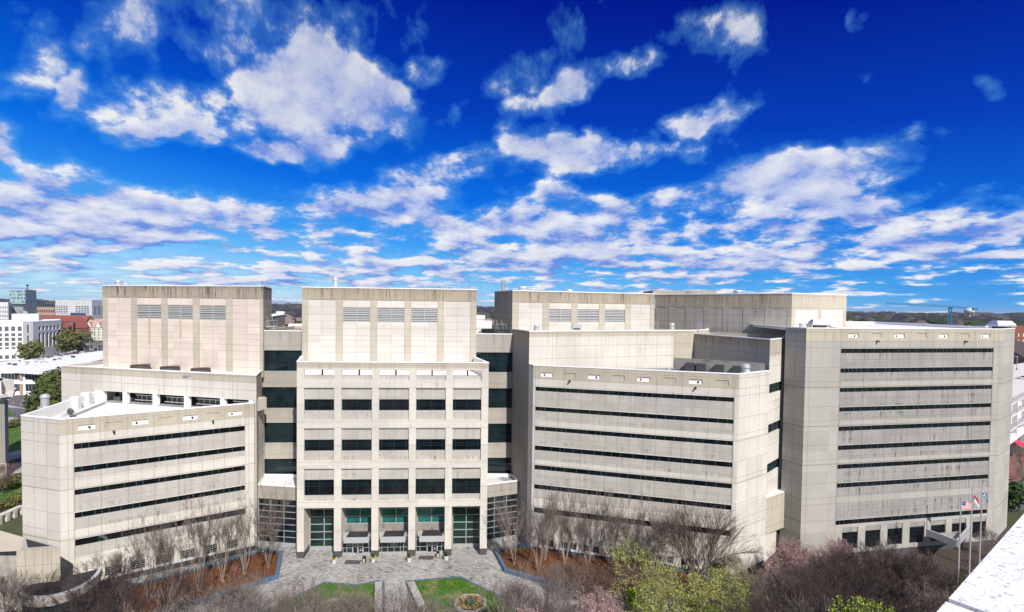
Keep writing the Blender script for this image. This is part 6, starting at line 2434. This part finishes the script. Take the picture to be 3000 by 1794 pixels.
# retaining wall with pale ribs
m = MB()
p_, q_ = PD(-60, 1520, 118), PD(70, 1500, 104)
W2_ = Wall(p_, q_)
ztw = zat(0, 1510, 110)
p_, q_ = G(-70, 1500, 3.5), G(68, 1476, 3.5)
p_ = G(-60, 1545, 1.2)
q_ = G(68, 1488, 1.2)
W2_ = Wall(p_, q_)
m.obox(W2_.A, W2_.t, W2_.n, 0, W2_.L, -.6, 0, 0, 1.4, 'grey_concrete')
m.obox(W2_.A, W2_.t, W2_.n, 0, W2_.L, -.8, .25, 1.4, 1.75, 'cream_concrete')
for k in range(5):
    m.obox(W2_.A, W2_.t, W2_.n, W2_.L * (.2 + .18 * k), W2_.L * (.2 + .18 * k) + .7, .004, .4, 0, 1.4, 'cream_concrete')
tag(m.build('retaining_wall'), 'grey retaining wall with pale ribs below the garden at the left edge', 'wall')

# classical stone building at the left edge
cp = [PD(-60, 1100, 131), PD(12, 1120, 128), PD(23, 1130, 136)]
r_, off = bg_building('stone_building', 'old grey stone building corner with a white cornice at the left edge', 'building', cp, 0, 20.2, 'grey_concrete', 'white_roof', [grid([(.86, .89)], [(3, 17)]), None])
m = MB()
for i in range(2):
    W_ = Wall(cp[i], cp[i + 1])
    m.obox(W_.A, W_.t, W_.n, -1 if i else 0, W_.L + 1.3, .01, 1.6, 20.2, 20.8, 'offwhite_wall')
    m.obox(W_.A, W_.t, W_.n, -.5 if i else 0, W_.L + .6, .01, .8, 19.4, 20.2, 'offwhite_wall')
    m.obox(W_.A, W_.t, W_.n, 0, W_.L * .8, -3, -.5, 20.3, 24.0, 'offwhite_wall')
o = m.build('cornice', r_)
o.location = off
m = MB()
W_ = Wall(cp[0], cp[1])
m.obox(W_.A, W_.t, W_.n, 0, W_.L + .5, .01, .6, 0, 3.5, 'cream_concrete')
o = m.build('base_course', r_)
o.location = off

# white parking and office block
wp = [PD(-70, 949, 372), PD(67, 943, 384), PD(97, 943, 392), PD(180, 946, 430)]
zt = 28.4
ga = grid(spans(7, .62), [(1.5, 4), (9, 18.5), (21, 24)])
ga = [(a, b, c, d) for (a, b) in spans(7, .62) for (c, d) in ((1.2, 4.0), (8.4, 9.8), (10.8, 13.3), (14.3, 16.8), (17.8, 20.0), (21.6, 25.0))]
gb = [(.40, .62, 8, 18), (.40, .62, 20, 26)]
gc = [(a, b, c, d) for (a, b) in spans(6, .58, .15, .95) for (c, d) in ((8, 19.5), (21.5, 24.5))]
bg_building('office_building', 'white four storey office with tall dark window slots beyond the low roof', 'building', wp, 0, zt, 'white_wall', 'white_roof', [ga, gb, gc], winmat='window_grey')
pc = [PD(34, 928, 420), PD(113, 929, 430), PD(118, 930, 440)]
bg_building('roof_house', 'pale beige plant room on the roof of the white office', 'building', pc, 26, 33.2, 'offwhite_wall', 'offwhite_wall', None)
# brick building beside it
bp_ = [PD(180, 946, 432), PD(214, 946, 436), PD(221, 944, 460)]
bg_building('brick_building', 'red brick office with glazed stair strip behind the green trees', 'building', bp_, 0, 25.5, 'brick_red', 'grey_roof',
            [[(.1, .4, 18, 22), (.1, .4, 11, 15), (.1, .4, 5, 9), (.62, .9, 4, 23)], None])


def gabled(u, v, d, wx, wy, zw, zr_, rz, wallm, roofm, name, lab, grp=None, dormers=0):
    p = PD(u, v, d)
    r_ = empty(name, (*p, 0), rz, label=lab, cat='building' if wx > 20 else 'house', group=grp)
    m = MB()
    m.box((0, 0, zw / 2), (wx, wy, zw), wallm)
    for s in (-1, 1):
        m.face([(s * wx / 2, -wy / 2, zw), (s * wx / 2, wy / 2, zw), (s * wx / 2, 0, zr_)][::s], wallm)
    m.build('wall', r_)
    m = MB()
    e = .6
    for s in (-1, 1):
        m.face([(-wx / 2 - e, s * (wy / 2 + e), zw - .3), (wx / 2 + e, s * (wy / 2 + e), zw - .3), (wx / 2 + e, 0, zr_ + .1), (-wx / 2 - e, 0, zr_ + .1)][::s], roofm)
    for k in range(dormers):
        x = wx * (-.5 + (k + .5) / dormers)
        dw = wx / dormers * .55
        y0_, zb_, zt_ = -wy / 2 - .8, zw - .2, zw + (zr_ - zw) * .72
        m.face([(x - dw / 2, y0_, zb_), (x, y0_, zt_), (x, 0, zt_), (x - dw / 2, 0, zb_)], roofm)
        m.face([(x, y0_, zt_), (x + dw / 2, y0_, zb_), (x + dw / 2, 0, zb_), (x, 0, zt_)], roofm)
        m.face([(x - dw / 2, y0_ + .02, zb_), (x + dw / 2, y0_ + .02, zb_), (x, y0_ + .02, zt_)], 'white_wall')
    m.build('roof', r_)
    n = max(2, int(wx / 4))
    m = MB()
    for k in range(n):
        x = wx * (-.5 + (k + .5) / n)
        z = 2.0
        while z < zw - 1.5:
            m.face([(x - .6, -wy / 2 - .03, z), (x + .6, -wy / 2 - .03, z), (x + .6, -wy / 2 - .03, z + 1.6), (x - .6, -wy / 2 - .03, z + 1.6)], 'window_dark')
            z += 3.3
    m.build('windows_front', r_)['kind'] = 'stuff'
    return r_


gabled(180, 940, 620, 62, 26, 17, 27.5, .15, 'brick_tan', 'red_roof', 'gabled_building', 'long gabled building with a red tiled roof behind the white office', None)
gabled(214, 945, 560, 20, 20, 16, 25, 1.25, 'brick_red', 'red_roof', 'gabled_building', 'brick gable end under a red roof beside the bare trees')
gabled(262, 945, 640, 44, 20, 15, 23, .1, 'offwhite_wall', 'beige_roof', 'apartment_house', 'beige apartment house with dormers left of the left upper tower', 'beige apartment houses', 4)
gabled(305, 945, 600, 30, 18, 15, 23, .1, 'offwhite_wall', 'beige_roof', 'apartment_house', 'beige apartment house touching the edge of the left upper tower', 'beige apartment houses', 3)
for i, (u, v, d, lab) in enumerate(((843, 960, 480, 'white gabled row house between the towers, left one'), (860, 960, 480, 'white gabled row house between the towers, middle one'), (880, 960, 480, 'white gabled row house between the towers, right one'))):
    gabled(u, v, d, 8, 14, 13, 20.5, math.pi / 2 + .1, 'offwhite_wall', 'beige_roof', 'row_house', lab, 'gabled row houses between the towers')
for i, (u, d, w__, h, lab) in enumerate(((850, 620, 16, 12, 'small white house among bare trees between the towers, left one'), (873, 640, 20, 15, 'white roofed house among bare trees between the towers, right one'), (822, 900, 12, 26, 'small white block in the dark wood between the towers'))):
    gabled(u, 930, d, w__, 12, h, h + 5, .2, 'white_wall', 'white_roof', 'house', lab, 'small houses between the towers')

# teal glass tower with an offset top, and its neighbours
def block(pts, z0, z1, mat, roof='grey_roof', grid_=None, winmat='window_dark'):
    mb = MB()
    n0 = (Vector(pts[0]) + Vector(pts[-1])) / 2
    d = (Vector(pts[0]) - Vector(pts[-1])).length * .8
    dv = n0.normalized() * d
    wn = MB()
    for i in range(len(pts) - 1):
        W_ = Wall(pts[i], pts[i + 1])
        m_ = mat[i] if isinstance(mat, (list, tuple)) else mat
        facade(mb, W_, z0, z1, m_, [], [], [])
        for (a, b, c, e) in (grid_[i] if grid_ and grid_[i] else []):
            wn.face([W_.pt(a * W_.L, c, .15), W_.pt(b * W_.L, c, .15), W_.pt(b * W_.L, e, .15), W_.pt(a * W_.L, e, .15)], winmat)
    poly = [*map(Vector, pts), Vector(pts[-1]) + dv, Vector(pts[0]) + dv]
    mb.face([(*p_, z1) for p_ in poly], roof)
    mb.face([(*p_, z0) for p_ in poly[::-1]], roof)
    return mb, wn


dT = 900
t0_, t1_, t2_ = PD(29, 880, dT), PD(75, 880, dT - 20), PD(107, 880, dT + 30)
root = empty('glass_tower', (*t0_, 0), label='pale teal glass tower with an offset top storey block on the left horizon', cat='building')
off = Vector((-t0_.x, -t0_.y, 0))
rn = random.Random(4)
gw = [(x, x + .035, z, z + 3.2) for z in (41, 47, 53, 58.5) for x in [k / 16 + rn.uniform(0, .03) for k in range(16)] if rn.random() < .6]
mb, wn = block([t0_, t1_, t2_], 39, 63.5, ['teal_panel', 'teal_panel_grey'], grid_=[gw, [(k / 18, k / 18 + .012, 40, 62) for k in range(18)]])
o = mb.build('upper_block', root); o.location = off
o = wn.build('window', root); o.location = off
u0_, u1_, u2_ = PD(32, 880, dT + 8), PD(80, 880, dT - 4), PD(106, 880, dT + 45)
gw = [(x, x + .03, z, z + 3) for z in (8, 14, 20, 26, 31) for x in [k / 14 + rn.uniform(0, .03) for k in range(14)] if rn.random() < .45]
mb, wn = block([u0_, u1_, u2_], 0, 39, ['teal_panel', 'teal_panel_grey'], grid_=[gw, [(k / 16, k / 16 + .012, 2, 38) for k in range(16)]])
o = mb.build('lower_block', root); o.location = off
o = wn.build('window', root); o.location = off
m = MB()
mp = PD(81, 880, dT + 20)
m.cyl(mp.x, mp.y, 63.5, 72, .8, .5, 8, 'dark_metal')
m.cyl(mp.x, mp.y, 70, 73, 1.8, 1.8, 8, 'dark_metal')
o = m.build('mast', root); o.location = off
gg = grid(spans(12, .6), [(6 + 5 * k, 9 + 5 * k) for k in range(3)])
bg_building('apartment_building', 'white and grey apartment block with dark windows left of the teal tower', 'building', [PD(-40, 889, 800), PD(24, 889, 790), PD(33, 889, 800)], 0, 41.5, 'white_wall', 'grey_roof',
            [grid(spans(12, .55), [(12 + 6.5 * k, 16 + 6.5 * k) for k in range(4)]), [(.2, .8, 10, 36)]], winmat='window_grey')
bg_building('apartment_building', 'grey block with small square windows below the teal tower', 'building', [PD(33, 895, 820), PD(68, 895, 815)], 0, 34.5, 'grey_wall', 'grey_roof',
            [grid(spans(4, .5, .62, .98), [(10, 13.5), (18, 21.5), (25, 28.5)])])
# long white parking garage
pg = [PD(162, 879, 1250), PD(269, 879, 1180), PD(320, 879, 1260)]
gx = [(.10 + .045 * k, .10 + .045 * k + .036) for k in range(5)] + [(.52 + .06 * k, .52 + .06 * k + .05) for k in range(5)]
gx = [(.02 + .068 * k, .02 + .068 * k + .055) for k in range(5)] + [(.56 + .075 * k, .56 + .075 * k + .062) for k in range(5)]
gl_ = grid(gx, [(15 + 4.1 * k, 17.2 + 4.1 * k) for k in range(5)]) + [(x, x + .014, 39, 41.5) for x in (.12, .145, .27, .295, .61, .635, .76, .785)]
gr_ = grid(spans(4, .75, .08, .95), [(15 + 4.1 * k, 17.2 + 4.1 * k) for k in range(5)])
bg_building('parking_garage', 'long white parking garage with dark open decks on the left horizon', 'building', pg, 0, 47.5, 'white_wall', 'grey_roof', [gl_, gr_], winmat='window_dark')
bg_building('warehouse', 'low pale blue shed before the white parking garage', 'building', [PD(206, 915, 1000), PD(252, 915, 990)], 0, 22, 'car_blue', 'galvanised', None)
bg_building('warehouse', 'low dark brown shed row between the teal tower and the garage', 'building', [PD(108, 905, 1100), PD(160, 905, 1100)], 0, 31, 'brick_tan', 'grey_roof', [grid(spans(8, .6), [(20, 26)])])
# white buildings in the right gap
bg_building('apartment_building', 'white building with zigzag top in the gap right of the central tower', 'building', [PD(1380, 925, 900), PD(1421, 925, 900)], 0, 29, 'white_wall', 'white_roof', [grid(spans(7, .4), [(10 + 5 * k, 12.4 + 5 * k) for k in range(3)])])
bg_building('apartment_building', 'lower white building with a teal mural in the gap right of the central tower', 'building', [PD(1380, 940, 560), PD(1441, 940, 560)], 0, 28.5, 'white_wall', 'white_roof', [grid(spans(9, .3), [(9 + 5 * k, 11.4 + 5 * k) for k in range(3)])], winmat='window_grey')

# right edge: parking deck, shops, brick flats
dk = [PD(2958, 1190, 150), PD(3080, 1120, 205)]
# open roof deck
zdk = 17.0
dpoly = [G(2950, 1190, zdk), G(3010, 1165, zdk), G(3120, 1100, zdk), G(3010, 1062, zdk), G(2955, 1070, zdk)]
r_ = empty('parking_deck', (*dpoly[0], 0), label='white open air parking deck with steel railings right of the tower', cat='building')
off = Vector((-dpoly[0].x, -dpoly[0].y, 0))
m = MB()
m.face([(*p_, zdk) for p_ in dpoly], 'offwhite_wall')
W_ = Wall(dpoly[0], dpoly[2])
for zz in (zdk - .6, 12.6, 8.4):
    m.obox(W_.A, W_.t, W_.n, 0, W_.L, -14, 0, zz, zz + .59, 'white_wall')
for k in range(9):
    m.obox(W_.A, W_.t, W_.n, W_.L * k / 8, W_.L * k / 8 + .7, -1, .2, 0, zdk + .2, 'white_wall')
m.obox(W_.A, W_.t, W_.n, 0, W_.L, -13.9, -13, 0, zdk - .61, 'window_grey')
m.obox(W_.A, W_.t, W_.n, 0, W_.L, -1.9, -1, 0, 4.6, 'window_dark')
m.obox(W_.A, W_.t, W_.n, 0, W_.L, -1.2, 0, 4.6, 6.6, 'white_wall')
o = m.build('frame', r_); o.location = off
m = MB()
for zz in (zdk + .2, 13.2, 9.0):
    for q in (.3, .7, 1.1, 1.5):
        m.obox(W_.A, W_.t, W_.n, 0, W_.L, .22, .30, zz + q, zz + q + .07, 'galvanised')
    for k in range(40):
        m.obox(W_.A, W_.t, W_.n, W_.L * k / 40, W_.L * k / 40 + .1, .22, .32, zz, zz + 1.6, 'galvanised')
o = m.build('railing', r_); o.location = off
for f0 in (.10, .34):
    m = MB()
    p0__, p1__ = W_.pt(f0 * W_.L, 4.6, .1), W_.pt(f0 * W_.L + 5, 4.6, .1)
    q0__, q1__ = W_.pt(f0 * W_.L, 3.2, 2.6), W_.pt(f0 * W_.L + 5, 3.2, 2.6)
    m.face([p0__, p1__, q1__, q0__], 'awning_red')
    m.face([q0__, q1__, (q1__[0], q1__[1], 2.8), (q0__[0], q0__[1], 2.8)], 'awning_red')
    o = m.build('awning', r_); o.location = off
car('car_white', G(2999, 1112, zdk), 2.2, 'white car parked on the open deck at the right edge', z=zdk)
p = G(2979, 1085, zdk)
r_ = empty('street_light', (*p, zdk), label='pale lamp post on the parking deck right of the tower', cat='street light')
m = MB(); m.cyl(0, 0, 0, 6.5, .16, .12, 8, 'grey_frame'); m.cyl(0, 0, 0, 1, .35, .35, 8, 'grey_concrete'); m.build('pole', r_)
m = MB(); m.box((-.6, 0, 6.5), (1.5, .5, .2), 'grey_frame'); m.build('lamp_head', r_)
sheet([G(2950, 1345), G(3100, 1270), G(3200, 1400), G(2950, 1500)], .02, 'brick_paving', 'pavement')
sheet([G(2950, 1420), G(3100, 1380), G(3200, 1480), G(2940, 1500)], .03, 'asphalt', 'street')
bg_building('brick_building', 'red brick flats with white windows beyond the parking deck at the right edge', 'building', [PD(2966, 960, 420), PD(3060, 960, 430)], 0, 33.5, 'brick_red', 'grey_roof',
            [grid(spans(7, .35), [(10 + 5 * k, 13 + 5 * k) for k in range(4)])], winmat='offwhite_wall')
plant(hb, 2985, 1046, 2.4, 9, 'dark evergreen tree below the red brick flats', None, 'tree')
plant(rnd_, 2972, 1450, 11, 9, 'bare street tree right of the tower, nearer one', 'bare street trees at the right edge')
plant(rnd_, 2998, 1400, 11, 9, 'bare street tree at the right edge of the picture, farther one', 'bare street trees at the right edge')
plant([ev], 2964, 1500, 6.2, 8, 'dark evergreen shrub column at the right corner of the tower', None, 'shrub')

# water tower and crane
p = PD(2840, 905, 1500)
r_ = empty('water_tower', (*p, 0), label='pale round water tower on thin legs on the right horizon', cat='water tower')
m = MB()
n, q = 20, 12
zc, rr_ = 50, 12.5
for i in range(q):
    for k in range(n):
        P = lambda i, k: (rr_ * math.sin(math.pi * i / q) * math.cos(6.2832 * k / n), rr_ * math.sin(math.pi * i / q) * math.sin(6.2832 * k / n), zc + rr_ * .72 * math.cos(math.pi * i / q))
        m.face([P(i, k), P(i + 1, k), P(i + 1, k + 1), P(i, k + 1)], 'white_wall')
m.build('tank', r_)
for k in range(6):
    m = MB()
    a = 6.2832 * k / 6
    m.tube([(rr_ * 1.05 * math.cos(a), rr_ * 1.05 * math.sin(a), 0), (rr_ * .9 * math.cos(a), rr_ * .9 * math.sin(a), zc - 2)], .9, 5, 'grey_wall')
    m.build('leg', r_)
m = MB(); m.cyl(0, 0, 0, zc - 7, 1.5, 1.5, 10, 'grey_wall'); m.build('riser', r_)
p = PD(2784, 905, 620)
ch = CAMH + 6.5
r_ = empty('tower_crane', (*p, 0), R(-6), label='thin blue tower crane with long jib above the tower roof', cat='crane')


def lattice(a, b, wd, n, th=.16, mat='crane_blue'):
    m = MB()
    a, b = Vector(a), Vector(b)
    d = (b - a).normalized()
    s1 = d.orthogonal().normalized() * wd / 2
    s2 = d.cross(s1).normalized() * wd / 2
    cs = [s1 + s2, s1 - s2, -s1 - s2, -s1 + s2]
    for c in cs:
        m.tube([a + c, b + c], th, 4, mat)
    for k in range(n):
        for j in range(4):
            m.tube([a.lerp(b, k / n) + cs[j], a.lerp(b, (k + 1) / n) + cs[(j + 1) % 4]], th * .6, 3, mat)
    return m


lattice((0, 0, 0), (0, 0, ch), 2.6, 16, .30).build('mast', r_)
lattice((0, 0, ch + .8), (-72, 0, ch + 4.0), 1.7, 34, .13).build('jib', r_)
lattice((0, 0, ch + .8), (30, 0, ch - 1.5), 1.7, 14, .13).build('counter_jib', r_)
m = MB(); m.box((27, 0, ch - 2.5), (5, 2, 2.6), 'crane_blue'); m.build('counterweight', r_)
m = MB(); m.box((0, -2, ch - 1), (2.2, 2.2, 2.4), 'crane_blue'); m.build('cab', r_)

# nearer background trees (left)
mag = [clump_tree('magnolia_tree', 'x', 'tree', None, 16, 15, 'leaf_magnolia', s, 3600, .36, True, 40) for s in (81, 82)]
for u, v, h, d_, lab in ((150, 1232, 15, None, 'big green magnolia between the street and the left wing, nearer one'), (185, 1200, 18, None, 'big green magnolia against the left middle block'), (115, 1232, 9, None, 'lower part of the green magnolia row by the street')):
    plant(mag, u, v, 16, h, lab, 'green magnolia trees by the street', wide=1.0)
gt = [clump_tree('green_tree', 'x', 'tree', None, 14, 13, 'leaf_olive', 91, 2200, .42, True, 30)]
for u, v, h, lab in ((88, 1066, 16, 'round olive green tree before the corner of the white office'), (200, 1044, 22, 'dark green tree right of the white office'), (240, 1020, 17, 'wide olive tree by the parking lot'), (228, 915 + 45, 16, 'round green tree before the parking garage')):
    plant(gt, u, v, 14, h, lab, 'green trees around the white office')
GB = 'bare winter trees behind the left office'
rn = random.Random(12)
for k in range(16):
    plant(rnd_, rn.uniform(232, 300), rn.uniform(965, 1015), 11, rn.uniform(12, 17), 'bare winter tree between the beige houses and the parking lot', GB, rnd=rn)
sheet([G(205, 1004), G(330, 1004), G(330, 1034), G(205, 1034)], .02, 'asphalt', 'car_park')
sheet([G(240, 996), G(330, 996), G(330, 1003), G(240, 1003)], .03, 'grass', 'lawn_verge')
cols_ = ['car_white', 'car_black', 'car_grey', 'car_blue', 'car_red', 'car_silver']
for k in range(22):
    row = k % 3
    p = G(226 + (k // 3) * 10.5 + row * 3, 1010 + row * 8)
    car(cols_[rn.randrange(6)], p, rn.choice((.3, .35, .25)), 'small parked car in the lot left of the left upper tower', 'cars in the distant parking lot')
for k, (u, v) in enumerate(((247, 1030), (263, 1028), (236, 1027), (286, 1030))):
    p = G(u, v)
    r_ = empty('street_light', (*p, 0), label='thin grey lamp post in the distant parking lot', cat='street light', group='lamp posts in the distant parking lot')
    m = MB(); m.cyl(0, 0, 0, 12, .2, .14, 6, 'grey_wall'); m.build('pole', r_)
    m = MB(); m.box((0, 0, 12), (3, .6, .3), 'grey_wall'); m.build('lamp_head', r_)

# woods: lumpy crowns spread over the land to the horizon
def wood(name, lab, rmin, rmax, n, mats, seed, hmin, hmax, azr=(-50, 52), wmul=1.0):
    rnd = random.Random(seed)
    mb = MB()
    t = (1 + 5 ** .5) / 2
    iv = [Vector(p).normalized() for p in ((-1, t, 0), (1, t, 0), (-1, -t, 0), (1, -t, 0), (0, -1, t), (0, 1, t), (0, -1, -t), (0, 1, -t), (t, 0, -1), (t, 0, 1), (-t, 0, -1), (-t, 0, 1))]
    fc = [(0, 11, 5), (0, 5, 1), (0, 1, 7), (0, 7, 10), (0, 10, 11), (1, 5, 9), (5, 11, 4), (11, 10, 2), (10, 7, 6), (7, 1, 8), (3, 9, 4), (3, 4, 2), (3, 2, 6), (3, 6, 8), (3, 8, 9), (4, 9, 5), (2, 4, 11), (6, 2, 10), (8, 6, 7), (9, 8, 1)]
    for k in range(n):
        a = R(rnd.uniform(*azr))
        r = math.exp(rnd.uniform(math.log(rmin), math.log(rmax)))
        x, y = r * math.sin(a), r * math.cos(a)
        u = 1500 + 1500 * math.tan(a)
        if y < 1380 and u < 350:
            continue
        if noise.noise((x / 260, y / 260, 5.5)) < -.22 and r < 1500:
            continue
        h = rnd.uniform(hmin, hmax)
        z0 = terr(x, y)
        w_ = h * rnd.uniform(.45, .75) * wmul * (1 + r / 5000)
        mt = rnd.choice(mats)
        for b in range(2):
            c = Vector((x + rnd.uniform(-w_, w_) * .5, y + rnd.uniform(-w_, w_) * .5, z0 + h * .55))
            vs = []
            for v in iv:
                q = 1 + rnd.uniform(-.32, .32)
                vs.append((c.x + v.x * w_ * .6 * q, c.y + v.y * w_ * .6 * q, c.z + v.z * h * .5 * q))
            for f in fc:
                mb.face([vs[i] for i in f], mt)
    o = mb.build(name)
    tag(o, lab, 'woodland', kind='stuff')


bark('wood_brown', (0.10, 0.075, 0.06), (0.24, 0.19, 0.16), .02)
bark('wood_green', (0.02, 0.035, 0.015), (0.05, 0.07, 0.03), .02)
bark('wood_navy', (0.018, 0.017, 0.030), (0.05, 0.042, 0.055), .01)
wood('woodland', 'near belt of pale brown bare trees across the city', 520, 1250, 2200, ['wood_brown', 'wood_brown', 'wood_brown', 'wood_far', 'wood_green'], 2, 14, 24)
wood('woodland', 'dark blue brown wood stretching to the horizon', 1250, 6500, 7000, ['wood_navy', 'wood_navy', 'wood_far', 'wood_green'], 3, 15, 30, wmul=1.5)

# prototypes that found no place are removed again
for o in [q for q in bpy.data.objects if q.parent is None and q.get('label') == 'x']:
    if True:
        for ch in list(kids_of(o)):
            bpy.data.objects.remove(ch)
        bpy.data.objects.remove(o)

# pale air between here and the horizon
m = bpy.data.materials.new('haze_air')
m.use_nodes = True
T = NT(m.node_tree)
pv = T.n('ShaderNodeVolumePrincipled', {'Color': (0.80, 0.88, 1.0, 1), 'Density': 0.00005, 'Anisotropy': 0.2})
T.n('ShaderNodeOutputMaterial', {'Volume': pv.outputs[0]})
MATS['haze_air'] = m
mb = MB()
mb.prism([(-9000, -300), (9000, -300), (9000, 9000), (-9000, 9000)], -60, 76, 'haze_air', 'haze_air', True)
o = mb.build('haze', merge=True)
tag(o, kind='stuff')
